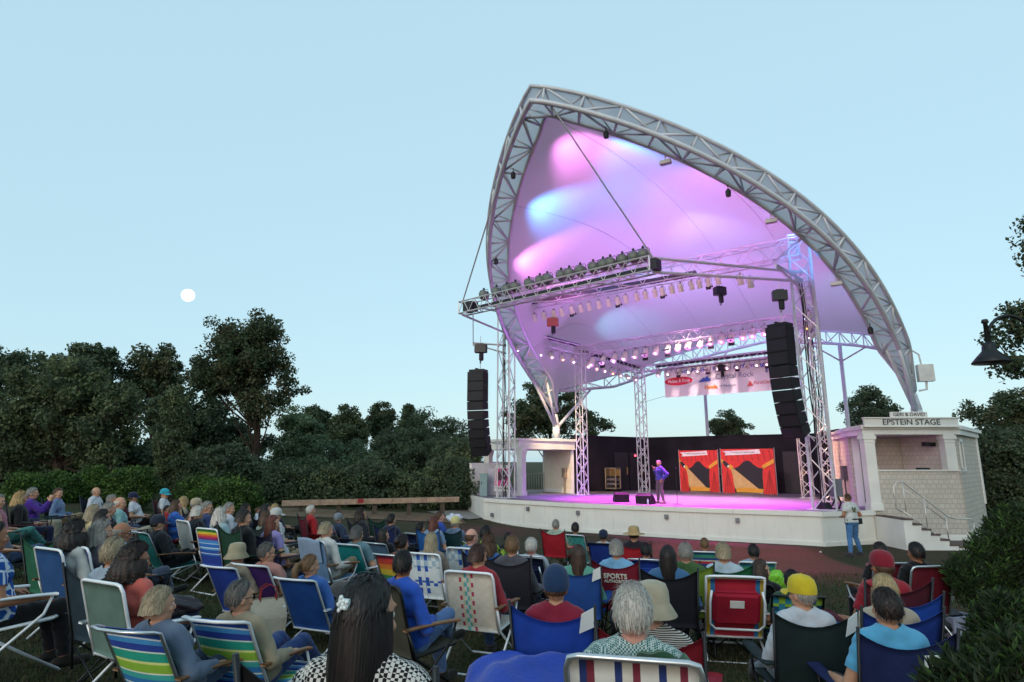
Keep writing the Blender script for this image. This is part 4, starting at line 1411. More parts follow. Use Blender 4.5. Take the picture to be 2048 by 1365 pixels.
BLUEINK, NAVYINK, PINKINK, ORINK, REDINK = mat('ink_blue', '#2b4fa8', .5), mat('ink_navy', '#23285c', .5), mat('ink_pink', '#c4203f', .5), mat('ink_orange', '#d98a1e', .5), mat('ink_red', '#c84a4a', .5)
GREYINK = mat('ink_grey', '#6d7a94', .5)
text('Levitt Pavilion for the Performing Arts', BH * .19, onban(.545, .83), BLUEINK, bn, off=bno, bold=.004, xs=1.12, shear=.2)
b = MB(); Mo = onban(.135, .52)
b.poly([tuple(Mo @ V((.13 * wB * math.cos(t * PI / 16), BH * .14 * math.sin(t * PI / 16), 0))) for t in range(32)]); b.build('emblem', PINKINK, bn, bno)
text('Melissa & Doug', BH * .15, onban(.135, .52, .045), mat('ink_white', '#f0eaea', .5), bn, off=bno, xs=.8, shear=.2)
b = MB(); Mo = onban(.37, .52)
b.poly([tuple(Mo @ V((x * wB, y * BH, 0))) for x, y in ((-.06, -.1), (.055, -.08), (.045, .02), (.035, .0), (.025, .1), (.0, .02), (-.01, .05))]); b.build('emblem', BLUEINK, bn, bno)
text('Crystal Rock', BH * .24, onban(.62, .55), GREYINK, bn, off=bno, xs=.95)
text('LE', BH * .2, onban(.945, .6), GREYINK, bn, off=bno); 
b = MB(); Mo = onban(.885, .62); b.poly([tuple(Mo @ V((x * BH, y * BH, 0))) for x, y in ((-.06, -.02), (0, -.09), (.03, .0), (.02, .1), (-.03, .06))]); b.build('emblem', GREYINK, bn, bno)
text('Honda', BH * .15, onban(.42, .24), ORINK, bn, off=bno, bold=.012); text('of Westport', BH * .1, onban(.56, .25), NAVYINK, bn, off=bno)
text('PuroClean', BH * .15, onban(.85, .27), REDINK, bn, off=bno, xs=.9)
b = MB(); Mo = onban(.745, .26); b.poly([tuple(Mo @ V((x * BH, y * BH, 0))) for x, y in ((-.1, -.08), (.1, -.08), (.06, -.02), (0, .1), (-.06, -.02))]); b.build('emblem', REDINK, bn, bno)

# ------------------------------------------------------------------ curtain banners on stage
RED1, RED2, GOLD, BEAM, DARKP = mat('print_red', '#d02a22', .6, var=.1), mat('print_red_dark', '#9c1c1a', .6), mat('print_gold', '#d99a2a', .6), mat('print_beam', '#c9a468', .6, var=.1), mat('print_dark', '#16141a', .6)
RIB = mat('print_ribbon', '#e8dede', .6)


def curtain_banner(p, q_, h, label):
    r = thing('curtain_banner', p.lerp(q_, .5), 0, label, 'banner', 'curtain backdrops')
    ro_ = tuple(r.location)
    d = (q_ - p); W_ = d.length; d.normalize()

    def pt(u, v, l): return p + d * (u * W_) + UP * (v * h + .02) - E2 * (.012 * l)
    b = MB()
    b.poly([pt(u, v, 0) for u, v in ((.02, 0), (.98, 0), (.98, 1), (.02, 1))], 0)
    # dark stage opening
    b.poly([pt(u, v, 1) for u, v in ((.2, .0), (.8, .0), (.76, .45), (.78, .62), (.5, .74), (.22, .62), (.24, .4))], 4)
    # beam of the drawn spotlight
    b.poly([pt(u, v, 2) for u, v in ((.14, .64), (.2, .6), (.68, .1), (.76, .06), (.72, .02), (.3, .02), (.24, .12))], 3)
    b.poly([pt(u, v, 3) for u, v in ((.27, .02), (.74, .02), (.76, .1), (.5, .13), (.27, .12))], 2)
    # swags and side drapes
    for u0, u1 in ((.02, .5), (.5, .98)):
        pts = [(u0, 1), (u0, .66)] + [(u0 + (u1 - u0) * t / 8, .8 - .18 * math.sin(PI * t / 8) - (.06 if True else 0) * (1 - abs(t / 4 - 1))) for t in range(9)] + [(u1, 1)]
        b.poly([pt(u, v, 4) for u, v in pts], 0)
        for k in range(4):
            uu = u0 + (u1 - u0) * (k + .6) / 4.4
            b.poly([pt(u, v, 5) for u, v in ((uu, .98), (uu + .02, .98), (uu + .05, .74), (uu + .035, .73))], 1)
    for u0, u1, uk in ((.02, .24, .12), (.76, .98, .88)):
        b.poly([pt(u, v, 4) for u, v in ((u0, .0), (u1, .0), (u1 - .02 if u0 < .5 else u1, .4), (uk + .06, .6), (uk - .08, .6), (u0, .4))], 0)
        for k in range(4):
            uu = u0 + .03 + k * .05
            b.poly([pt(u, v, 5) for u, v in ((uu, .01), (uu + .018, .01), (uk + .012, .52), (uk, .52))], 1)
    for sg in (0, 1):
        pts = [(.02, .78), (.02, .7), (.2, .52), (.25, .6)] if sg == 0 else [(.98, .78), (.98, .68), (.78, .55), (.76, .62)]
        b.poly([pt(u, v, 6) for u, v in pts], 2)
    # spotlight drawing
    b.poly([pt(u, v, 7) for u, v in ((.04, .7), (.08, .74), (.18, .65), (.15, .56), (.12, .57))], 4)
    b.poly([pt(u, v, 8) for u, v in ((.13, .6), (.155, .64), (.175, .62), (.15, .57))], 5)
    # ribbon
    b.poly([pt(u, v, 8) for u, v in ((.06, .955), (.4, .965), (.74, .99), (.76, .89), (.4, .865), (.1, .855), (.12, .905))], 5)
    b.build('print', [RED1, RED2, GOLD, BEAM, DARKP, RIB], r, ro_)
    b = MB()
    for u in (.008, .992): b.bar(pt(u, -.01, 0), pt(u, 1.02, 0), .018, 6)
    b.bar(pt(.01, .0, 0), pt(.99, .0, 0), .015, 6)
    for u in (.1, .9): b.bar(pt(u, .0, -40), pt(u, 0, 30), .018, 6)
    b.build('stand', mat('banner_pole', '#c9c4c8', .35, .5), r, ro_)
    text('TreehouseComedy.com', h * .055, facing(pt(.44, .925, 10), d), mat('ribbon_ink', '#6a6a62', .6), r, off=ro_)
    return r


cb = 9.5
for (x0, x1, yt, lab) in ((1361, 1441, 902, 'left backdrop printed with red stage curtains and a spotlight'), (1445, 1556, 899, 'right, wider backdrop printed with red stage curtains and a spotlight')):
    p, q_ = onb(x0, 984, cb), onb(x1, 984, cb)
    zt_ = onb((x0 + x1) / 2, yt, cb).z
    p.z = q_.z = SZ
    curtain_banner(p, q_, zt_ - SZ, lab)

# ------------------------------------------------------------------ things on the stage
def wedge(p, rz, label, sc_=1.0):
    r = thing('monitor_speaker', p, rz, label, 'monitor speaker', 'floor monitors')
    b = MB(); w_ = .3 * sc_; pr = [(-.25, 0), (.2, 0), (.25, .1), (-.05, .38), (-.25, .3)]
    k = len(b.v)
    for x in (-w_, w_):
        for y, z in pr: b.v.append((x, y * sc_, z * sc_))
    b.face([k + i for i in range(5)]); b.face([k + 5 + i for i in reversed(range(5))])
    for i in range(5): j = (i + 1) % 5; b.face((k + j, k + i, k + 5 + i, k + 5 + j))
    b.build('cabinet', SPK, r)
    b = MB(); d = V((0, -.3, .28)).normalized()
    b.poly([(x * .92, y * sc_, z * sc_) for x, y, z in ((-w_, .245, .125), (w_, .245, .125), (w_, -.03, .37), (-w_, -.03, .37))]); b.build('grille', GRL, r)
    return r


w1_ = atZ(1242, 1004, SZ); w2_ = atZ(1292, 1008, SZ)
wedge(w1_, yawF + PI + .7, 'black wedge monitor on the stage, turned sideways, left of two', 1.0)
wedge(w2_, yawF + PI, 'black wedge monitor on the stage beside the water bottle, seen from behind', 1.05)
p = atZ(1296, 1010, SZ)
r = thing('water_bottle', p, 0, 'small clear water bottle in front of the right floor monitor', 'bottle')
b = MB(); b.lathe([(.033, 0), (.036, .02), (.034, .1), (.036, .15), (.03, .18), (.014, .2)], (0, 0, 0), 12); b.build('bottle_body', mat('bottle_clear', '#c6d6e0', .1, spec=.8), r, smooth=True)
b = MB(); b.lathe([(.015, .2), (.015, .225)], (0, 0, 0), 10); b.build('cap', mat('cap_white', '#dfe6ee', .5), r)
p = atZ(1355, 1009, SZ)
r = thing('microphone_stand', p, 0, 'thin black straight microphone stand right of the performer', 'microphone stand')
b = MB(); b.bar((0, 0, .03), (0, 0, 1.0), .011, 8); b.bar((0, 0, 1.0), (0, 0, 1.38), .008, 8); b.bar((0, 0, .98), (0, 0, 1.04), .017, 8); b.build('pole', DARKTUBE, r)
b = MB(); b.lathe([(.16, 0), (.16, .012), (.14, .022), (.02, .035)], (0, 0, 0), 20); b.build('base', DARKTUBE, r)
b = MB(); b.bar((0, 0, 1.38), (.0, -.06, 1.42), .014, 8); b.build('clip', BLACK, r)
p = atZ(1188, 984, SZ)
r = thing('equipment_rack', AB(1.75, 7.6, SZ), math.atan2(E1.y, E1.x), 'open wheeled road case rack with gear, beside the left middle tower', 'equipment rack')
b = MB()
for x in (-.32, .32):
    for y in (-.28, .28): b.box((x, y, .72), (.05, .05, 1.12))
for z in (.16, 1.28):
    for y in (-.28, .28): b.box((0, y, z), (.69, .05, .05))
    for x in (-.32, .32): b.box((x, 0, z), (.05, .61, .05))
b.build('frame', mat('rack_metal', '#b8aa98', .35, .6), r)
b = MB(); b.box((-.35, 0, .72), (.02, .56, 1.06)); b.box((0, .29, .72), (.6, .02, 1.06)); b.box((0, 0, .15), (.6, .5, .03)); b.build('panel', mat('rack_ply', '#8a6f3a', .5, var=.2), r)
b = MB()
for i, z in enumerate((.28, .42, .52, .66, .8)): b.box((.02, -.04, z), (.56, .44, .09), m=i % 2)
b.build('gear', [mat('gear_dark', '#2a2630', .5), mat('gear_grey', '#8d8690', .4, .4)], r)
for x in (-.3, .3):
    for y in (-.26, .26):
        b = MB(); b.lathe([(.05, -.02), (.06, -.01), (.06, .01), (.05, .02)], (x, y, .06), 12, mat=Matrix.Rotation(R(90), 3, 'Y')); b.box((x, y, .12), (.06, .06, .04)); b.build('wheel', BLACK, r)
# poster stand
p = atZ(1004, 994, SZ)
r = thing('poster_stand', p, math.atan2(E1.y, E1.x) + .2, 'magenta tree poster on a white stand at the left front of the stage', 'poster stand')
b = MB()
for x in (-.3, .3):
    b.bar((x, 0, 0), (x, .12, 1.3), .025, 6); b.bar((x, .5, 0), (x, .2, .8), .02, 6)
b.bar((-.3, .02, .3), (.3, .02, .3), .02, 6); b.build('frame', WHITE, r)
tilt = Matrix.Translation((0, .03, .88)) @ Matrix.Rotation(R(-6), 4, 'X')
b = MB()
for q_ in ([(-.38, -.6), (.38, -.6), (.38, .6), (-.38, .6)],): b.box(tilt @ V((0, 0, 0)), (.78, .02, 1.22), mat=tilt.to_3x3())
b.build('board', WHITE, r)
b = MB(); b.poly([tuple(tilt @ V((x, -.014, z))) for x, z in ((-.36, -.4), (.36, -.4), (.36, .44), (-.36, .44))], 0)
tp = []
for k in range(48):
    a = k / 48 * 2 * PI; rr_ = .3 + .03 * math.sin(k * 2.7) + .025 * math.sin(k * 5.1)
    tp.append((math.cos(a) * rr_ * 1.02, .1 + math.sin(a) * rr_ * .88))
b.poly([tuple(tilt @ V((x, -.018, z))) for x, z in tp], 1)
b.poly([tuple(tilt @ V((x, -.017, z))) for x, z in ((-.07, -.38), (.07, -.38), (.05, -.1), (-.05, -.1))], 1)
b.build('print', [mat('poster_magenta', '#c4287e', .5), mat('poster_dark', '#43102f', .6, var=.4, scale=9)], r)
text('TREEHOUSE', .13, tilt @ facing(V((0, -.016, -.5)), (1, 0, 0)), mat('poster_ink', '#222222', .5), r, bold=.004)
# gear at the foot of the right tower
r = thing('dimmer_box', V((FR.x + .42, FR.y - .1, SZ + .45)), .2, 'grey electrical box fixed at the foot of the right front tower', 'electrical box')
b = MB(); b.box((0, 0, .3), (.34, .24, .6)); b.build('case', mat('dimmer', '#6e6d76', .5, .2), r)
b = MB(); b.tube([(.05, 0, 0), (.1, -.05, -.2), (.0, -.08, -.38), (-.2, 0, -.42)], .035, 6); b.tube([(-.05, 0, 0), (-.1, .05, -.2), (-.25, .05, -.4)], .03, 6); b.build('cable', BLACK, r)
r = thing('cable_coil', V((FR.x, FR.y, SZ + .02)), 0, 'black coil of cable lying inside the foot of the right front tower', 'cable coil')
b = MB()
for k in range(6):
    b.tube([((.25 - k * .012) * math.cos(t), (.25 - k * .012) * math.sin(t), .03 + k * .035 + .01 * math.sin(3 * t)) for t in [2 * PI * i / 24 for i in range(25)]], .02, 6)
b.build('coil', BLACK, r)

# ------------------------------------------------------------------ left side: wooden rail, bag, pole ; right: street lamp
fA, fB = V((-9.5, 25.6, 0)), V((-2.4, 28.1, 0))
za, zb_ = atY(527, 1007, 25.6).z, atY(921, 999, 28.1).z
f = thing('wooden_rail', fA, 0, 'long low timber guard rail with a small red sign behind the path', 'fence')
fo = tuple(f.location)
RAILW = mat('rail_timber', '#a58a73', .8, var=.25, scale=5, bump=.3)
b = MB()
N = 5
for i in range(N):
    p0, p1 = fA.lerp(fB, i / N), fA.lerp(fB, (i + 1) / N - .002)
    z0, z1 = za + (zb_ - za) * i / N, za + (zb_ - za) * (i + 1) / N
    d = V((p1.x - p0.x, p1.y - p0.y, z1 - z0)); an = math.atan2(d.y, d.x); el = math.atan2(d.z, math.hypot(d.x, d.y))
    b.box(((p0.x + p1.x) / 2, (p0.y + p1.y) / 2, (z0 + z1) / 2), (d.length, .14, .22), mat=Matrix.Rotation(an, 3, 'Z') @ Matrix.Rotation(-el, 3, 'Y'))
b.build('rail', RAILW, f, fo)
for i in range(N):
    p0 = fA.lerp(fB, (i + .45) / N); z0 = za + (zb_ - za) * (i + .45) / N
    b = MB(); b.box((p0.x + .05, p0.y + .16, (z0 + G(p0.x, p0.y) - .3) / 2), (.18, .16, z0 - G(p0.x, p0.y) + .4), .3); b.build('post', mat('post_timber', '#54473b', .9, var=.2), f, fo)
p0 = fA.lerp(fB, .42); b = MB(); b.box((p0.x + .03, p0.y - .09, za + (zb_ - za) * .42 + .03), (.24, .02, .17), math.atan2(2.5, 7.1)); sg = b.build('warning_sign', mat('red_sign', '#a02024', .5), f, fo)
text('NO', .07, facing(V((p0.x + .03, p0.y - .105, za + (zb_ - za) * .42 + .03)), (7.1, 2.5, 0)), mat('ink_dark', '#2a0d0d', .5), sg, off=fo)
p = atY(908, 1018, 26.6)
b = MB()
bm_ = bmesh.new(); bmesh.ops.create_icosphere(bm_, subdivisions=3, radius=.24)
for v_ in bm_.verts:
    k = 1 + .16 * math.sin(v_.co.x * 31 + v_.co.z * 17) + .1 * math.sin(v_.co.y * 43)
    v_.co = V((v_.co.x * 1.35 * k, v_.co.y * k, max(-.02, v_.co.z * .8 * k + .12)))
me = bpy.data.meshes.new('plastic_bag'); bm_.to_mesh(me); bm_.free(); me.materials.append(mat('bag_white', '#bcc8d2', .35, var=.1))
o = bpy.data.objects.new('plastic_bag', me); col.objects.link(o); o.location = (p.x, p.y, G(p.x, p.y) + .02); tag(o, 'crumpled white plastic bag on the ground by the right end of the wooden rail', 'bag')
p = atY(926, 960, 40)
r = thing('utility_pole', (p.x, 40, G(p.x, 40)), 0, 'thin grey pole standing among the trees left of the stage', 'pole')
b = MB(); zt_ = atY(925, 902, 40).z; b.bar((0, 0, 0), (-.1, 0, zt_ - G(p.x, 40)), .06, 8); b.build('shaft', mat('pole_wood', '#8d8578', .8), r)
b = MB(); b.box((-.1, 0, zt_ - G(p.x, 40) - .5), (.16, .16, .3)); b.build('lamp_head', WHITE, r)
# street lamp at the right edge
LD = 12.0
sh = atY(1983, 727, LD); 
post = atY(2092, 800, LD)
r = thing('street_lamp', (post.x, LD, G(post.x, LD)), 0, 'dark gooseneck street lamp with conical shade at the right edge', 'street lamp')
zg = G(post.x, LD)
LM = mat('lamp_iron', '#17181a', .45, .3)
dx = sh.x - post.x
zt_ = atY(2030, 632, LD).z - zg; zs = sh.z - zg
b = MB(); b.bar((0, 0, 0), (0, 0, zt_ - .9), .07, 12); b.lathe([(.16, 0), (.16, .25), (.1, .35), (.09, .8)], (0, 0, 0), 12)
zb2 = zt_ - .55
arc = [V((0, 0, zt_ - .9))] + [V((dx * .5 - .12 + (-dx * .5 + .12) * math.cos(t), 0, zb2 + .5 * math.sin(t))) for t in [PI * i / 10 for i in range(0, 9)]]
arc = [V((0, 0, zt_ - .9)), V((0, 0, zb2 - .05))] + [V((dx / 2 * (1 - math.cos(t)), 0, zb2 + (zt_ - zb2) * math.sin(t))) for t in [PI * i / 12 for i in range(1, 12)]]
b.tube(arc, .035, 8); b.build('pole', LM, r, smooth=True)
b = MB(); e = arc[-1]
b.lathe([(.035, -.5), (.05, -.47), (.04, .0), (.07, .03), (.05, .09)], (dx, 0, zs + .82), 12)
b.lathe([(.33, 0), (.335, .02), (.2, .18), (.13, .26), (.12, .36), (.09, .42), (.03, .45)], (dx, 0, zs), 24); b.build('lamp_shade', LM, r, smooth=True)
b = MB(); b.lathe([(.04, -.0), (.1, .03), (.1, .1), (.05, .14)], (dx, 0, zs + .02), 12); b.build('bulb', mat('glass_globe', '#9aa0a0', .2), r, smooth=True)
# ------------------------------------------------------------------ stage lighting (the lamps that are lit in the photograph)
def spot(p, t, energy, color, angle, blend=.6, r=.08, name='stage_light'):
    l = bpy.data.lights.new(name, 'SPOT'); l.energy = energy; l.color = color; l.spot_size = R(angle); l.spot_blend = blend; l.shadow_soft_size = r
    o = bpy.data.objects.new(name, l); col.objects.link(o); o.location = p
    o.rotation_euler = (V(t) - V(p)).to_track_quat('-Z', 'Y').to_euler()
    return o


MAG, PUR, BLU, PNK, CYA, WRM = (1, .07, .85), (.45, .12, 1), (.1, .36, 1), (1, .28, .9), (.15, .75, 1), (1, .72, .38)
# floor washes
for a, c, e in ((3.4, PUR, 6500), (6.5, MAG, 14000), (10.0, MAG, 14000), (12.0, PUR, 3200)):
    spot(AB(a, .4, 10.0), AB(a, 1.5, SZ), e, c, 58 if c is MAG else 44, .9)
spot(AB(8, 5.6, 8.7), AB(8.2, 4.0, SZ), 2600, (1, .66, .95), 60, .9)
spot(AB(5, 5.6, 8.7), AB(5.5, 4.0, SZ), 1700, (1, .6, .95), 50, .9)
spot(AB(10.6, 5.8, 8.7), AB(10.8, 4.5, SZ), 2300, (1, .6, .95), 50, .9)
# front light on performer and warm light on the left wing
spot(AB(7.5, -.6, 9.6), PERF, 1500, (1, .86, .85), 22, .8)
spot(AB(8.5, 1.0, 9.9), AB(7, 10, 2.2), 1500, (1, .72, .72), 55, .9)
spot(V((1.3, 27.4, 8.7)), V((3.2, 33.2, 1.9)), 2600, WRM, 40, .9)
spot(AB(4.5, .3, 9.8), AB(13.6, 6.8, 2.2), 6000, (1, .55, .34), 26, .9)
# spill on the lawn in front
spot(AB(7.5, -.3, 9.8), AB(6.0, -4.8, 0), 17000, (1, .1, .75), 56, .8)
spot(AB(11.5, -.2, 9.8), AB(12.0, -4.8, 0), 5500, (1, .14, .4), 46, .9)
# beams on the membrane


def memb_spot(x0, w0, x1, w1, energy, c, ang, drop=1.1, blend=.9):
    p = membrane(x0, w0) - UP * drop
    t = membrane(x1, w1)
    spot(p, t, energy, c, ang, blend, .2)


memb_spot(-.02, .02, -.07, .40, 1700, PNK, 66, .9, 1.0)
memb_spot(.09, .02, .06, .40, 3000, BLU, 60, 1.0, 1.0)
memb_spot(-.2, .02, -.22, .38, 2600, BLU, 66, 1.0, 1.0)
memb_spot(-.37, .02, -.37, .38, 1500, PNK, 66, 1.0, 1.0)
memb_spot(.30, .02, .22, .38, 1900, PNK, 72, 1.2, 1.0)
memb_spot(.52, .03, .48, .36, 800, BLU, 64, 1.1, 1.0)
memb_spot(.0, .42, .05, .72, 420, (.4, .45, 1), 80, 1.6, 1.0)
memb_spot(-.3, .5, -.2, .75, 340, (.4, .6, 1), 70, 1.4, 1.0)
# rig up-lights towards the canopy
spot(V((ML.x, ML.y, 8.85)) + E1 * .1, membrane(-.58, .72), 700, CYA, 34, 1.0)
spot(V((MR.x, MR.y, 9.5)), membrane(.42, .82), 200, CYA, 50, 1.0)
for a, b_, e, c in ((3, -1, 150, (.62, .22, 1)), (7, -2, 190, (1, .24, .95)), (4, 3, 160, (.6, .22, 1)), (8, 3, 230, (.95, .24, 1)), (11.5, 4, 230, (.85, .24, 1)), (5, 8, 150, (.65, .25, 1)), (10, 8.5, 180, (.8, .25, 1))):
    spot(AB(a, b_, 6.0), AB(a + .3, b_, 12), e, c, 150, 1.0, .3)
# ------------------------------------------------------------------ human figures
def capsule(vs, fs, p0, p1, r0, r1, n=14, k=5, sx=None):
    """rounded cone from p0 to p1; sx=(axis, factor) flattens it along an axis"""
    p0, p1 = V(p0), V(p1)
    d = p1 - p0; L_ = max(d.length, 1e-5); d = d / L_
    a = d.cross(V((.31, .2, .93))).normalized(); b_ = d.cross(a)
    prof = [(r0 * math.sin(PI / 2 * i / k), -r0 * math.cos(PI / 2 * i / k)) for i in range(1, k + 1)] + [(r1 * math.cos(PI / 2 * i / k), L_ + r1 * math.sin(PI / 2 * i / k)) for i in range(0, k)]
    base = len(vs)
    ring = []
    vs.append(p0 - d * r0)
    for rr, z in prof:
        for j in range(n):
            t = 2 * PI * j / n
            vs.append(p0 + d * z + a * (rr * math.cos(t)) + b_ * (rr * math.sin(t)))
    vs.append(p1 + d * r1)
    m_ = len(prof)
    if sx:
        ax, fc = V(sx[0]).normalized(), sx[1]
        c = (p0 + p1) / 2
        for i in range(base, len(vs)):
            q_ = vs[i] - c
            vs[i] = c + q_ - ax * (q_.dot(ax) * (1 - fc))
    for j in range(n):
        fs.append((base, base + 1 + (j + 1) % n, base + 1 + j))
        fs.append((base + 1 + m_ * n, base + 1 + (m_ - 1) * n + j, base + 1 + (m_ - 1) * n + (j + 1) % n))
    for i in range(m_ - 1):
        for j in range(n):
            j2 = (j + 1) % n
            fs.append((base + 1 + i * n + j, base + 1 + i * n + j2, base + 1 + (i + 1) * n + j2, base + 1 + (i + 1) * n + j))


SKULL = V((.077, .098, .112))


class Pose:
    pass


def make_pose(name, hs=.43, rec=12, yaw=0, pitch=0, legs='sit', arms='rest', stand=False, lean=0, seatback=.13):
    """local frame: +Y forward, ground z=0"""
    P = Pose(); P.name = name
    bones = []   # (region, p0, p1, r0, r1, flat)
    X = V((1, 0, 0))
    if stand:
        pel = V((0, 0, .93)); d = V((0, math.sin(R(lean)), math.cos(R(lean))))
    else:
        pel = V((0, -seatback, hs + .09)); d = V((0, -math.sin(R(rec)), math.cos(R(rec))))
    waist = pel + d * .17; chest = pel + d * .34; nb = pel + d * .49
    fw = V((0, d.z, -d.y))
    sh = {s_: nb - d * .045 + X * (.165 * s_) for s_ in (-1, 1)}
    up2 = (d * .55 + V((0, 0, 1)) * .45).normalized()
    head = nb + up2 * .148 + fw * .03
    P.head = head
    Mh = Matrix.Rotation(R(yaw), 3, 'Z') @ Matrix.Rotation(R(pitch), 3, 'X')
    P.Mh = Mh
    bones += [('pelvis', pel - X * .075, pel + X * .075, .125, .125, None), ('waist', pel - X * .07 + d * .08, waist + d * .04 - X * .0, .125, .125, None), ('waist', pel + X * .07 + d * .08, waist + d * .04, .125, .125, None),
              ('chest', chest - X * .085, chest + X * .085, .118, .118, None), ('chest', waist, chest + d * .03, .125, .12, None), ('chest', sh[-1] + X * .035, sh[1] - X * .035, .068, .068, None), ('chest', chest + d * .05, nb - d * .02, .1, .065, None),
              ('neck', nb - d * .02, head - up2 * .05, .056, .050, None), ('chest', nb + d * .015 - X * .03, sh[-1] + X * .05 + d * .01, .05, .055, None), ('chest', nb + d * .015 + X * .03, sh[1] - X * .05 + d * .01, .05, .055, None)]
    hip = {s_: pel + X * (.088 * s_) - d * .03 for s_ in (-1, 1)}
    kn, an_, toe = {}, {}, {}
    for s_ in (-1, 1):
        h = hip[s_]
        if legs == 'sit':
            kn[s_] = V((.13 * s_, h.y + .44, hs + .10)); an_[s_] = V((.14 * s_, h.y + .50, .085))
        elif legs == 'cross':
            if s_ > 0: kn[s_] = V((.05, h.y + .42, hs + .22)); an_[s_] = V((-.17, h.y + .62, hs - .05))
            else: kn[s_] = V((-.11, h.y + .44, hs + .08)); an_[s_] = V((-.10, h.y + .5, .085))
        elif legs == 'out':
            kn[s_] = V((.12 * s_, h.y + .42, hs + .20)); an_[s_] = V((.11 * s_, h.y + .78, .10))
        elif legs == 'outcross':
            kn[s_] = V((.09 * s_, h.y + .42, hs + .17 + .05 * s_)); an_[s_] = V((-.04 * s_, h.y + .82, .10 + (.09 if s_ > 0 else 0)))
        elif legs == 'standA':
            kn[s_] = V((.11 * s_ + .01, h.y + (.03 if s_ < 0 else .06), .5)); an_[s_] = V((.15 * s_, h.y - .01 + .04 * s_, .09))
        elif legs == 'standB':
            kn[s_] = V((.15 * s_, h.y + .04 + .06 * s_, .5)); an_[s_] = V((.25 * s_, h.y - .02 + .1 * s_, .09))
        bones.append(('thigh%d' % s_, h, kn[s_], .088, .06, None))
        bones.append(('shin%d' % s_, kn[s_], kn[s_].lerp(an_[s_], .35) - V((0, .012, 0)), .056, .056, None)); bones.append(('shin%d' % s_, kn[s_].lerp(an_[s_], .35) - V((0, .012, 0)), an_[s_], .055, .037, None))
        shin = (an_[s_] - kn[s_]).normalized()
        ft = V((.12 * s_, 1, 0)).normalized()
        ft = (ft - shin * ft.dot(shin) * .75).normalized()
        hl = an_[s_] + shin * .045 - ft * .05
        tp = an_[s_] + shin * .05 + ft * .17
        if abs(an_[s_].z - .09) < .012:
            hl.z = .035; tp.z = .03
        bones.append(('foot%d' % s_, hl, tp, .036, .032, None)); bones.append(('foot%d' % s_, an_[s_], hl.lerp(tp, .45), .04, .035, None))
    P.wrist = {}
    for s_ in (-1, 1):
        S = sh[s_]
        hd = None
        if arms == 'rest': el = V((.285 * s_, S.y + .03, hs + .235)); wr = V((.265 * s_, el.y + .25, hs + .225)); hd = V((-.1 * s_, 1, -.12))
        elif arms == 'lap': el = V((.27 * s_, S.y + .07, hs + .22)); wr = V((.075 * s_, S.y + .30, hs + .215 + .02 * s_)); hd = V((-.8 * s_, .6, -.1))
        elif arms == 'chin' and s_ > 0: el = V((.24, S.y + .18, hs + .25)); wr = V((.10, S.y + .24, head.z - .17)); hd = V((-.3, -.1, 1))
        elif arms == 'chin': el = V((-.27, S.y + .05, hs + .23)); wr = V((-.09, S.y + .28, hs + .2)); hd = V((.8, .6, -.1))
        elif arms == 'raise': el = V((.2 * s_, S.y + .25, S.z - .16)); wr = V((.09 * s_, S.y + .34, S.z + .04)); hd = V((-.3 * s_, .2, 1))
        elif arms == 'mic' and s_ > 0: el = V((.23, S.y + .02, S.z - .27)); wr = V((.10, S.y + .22, S.z - .05)); hd = V((-.3, .15, 1))
        elif arms == 'mic': el = V((-.42, S.y - .10, S.z - .22)); wr = V((-.25, S.y + .05, S.z - .42)); hd = V((.7, .3, -.6))
        elif arms == 'front': el = V((.28 * s_, S.y - .06, S.z - .27)); wr = V((.17 * s_, S.y + .17, S.z - .33)); hd = V((-.5 * s_, .9, .1))
        else: el = V((.27 * s_, S.y, S.z - .3)); wr = V((.25 * s_, S.y + .1, S.z - .54)); hd = V((0, .2, -1))
        bones.append(('uarm%d' % s_, S, el, .052, .043, None)); bones.append(('farm%d' % s_, el, el.lerp(wr, .4), .043, .042, None)); bones.append(('farm%d' % s_, el.lerp(wr, .4), wr, .041, .027, None))
        hd.normalize(); P.wrist[s_] = (wr, hd)
        side = hd.cross(V((0, 0, 1)))
        if side.length < .3: side = hd.cross(V((0, 1, 0)))
        side.normalize()
        if arms in ('mic', 'raise') and (s_ > 0 or arms == 'raise'): side = V((0, 1, 0)) - hd * hd.y; side.normalize()
        pn = side.cross(hd) * -1
        if pn.z > 0: pn = -pn
        bones.append(('hand%d' % s_, wr, wr + hd * .085, .028, .036, (pn, .55)))
        grip = .9 if (arms == 'mic' and s_ > 0) else .35
        for k, (o_, ln, rr) in enumerate(((-.033, .066, .0092), (-.011, .075, .0098), (.011, .07, .0095), (.033, .056, .0085))):
            b0 = wr + hd * .085 + side * o_
            m1 = b0 + (hd + side * o_ * 3 + pn * grip).normalized() * (ln * .55)
            m2 = m1 + (hd * (1 - grip) + pn * (grip + .45)).normalized() * (ln * .5)
            bones.append(('hand%d' % s_, b0, m1, rr, rr * .95, None)); bones.append(('hand%d' % s_, m1, m2, rr * .95, rr * .8, None))
        tb = wr + hd * .03 - side * (.03 * s_ * (1 if hd.y > 0 else 1))
        t1 = tb + (hd * .8 - side * .75 * s_ + pn * .3).normalized() * .045; t2 = t1 + (hd + pn * .4).normalized() * .034
        bones.append(('hand%d' % s_, tb, t1, .0125, .0115, None)); bones.append(('hand%d' % s_, t1, t2, .0115, .009, None))
    vs, fs = [], []
    for rg, p0, p1, r0, r1, fl_ in bones:
        if rg == 'foot1' or rg == 'foot-1':
            capsule(vs, fs, p0, p1, r0, r1)
        else: capsule(vs, fs, p0, p1, r0, r1, sx=fl_)
    # head: skull, jaw, nose, brow, lips, ears

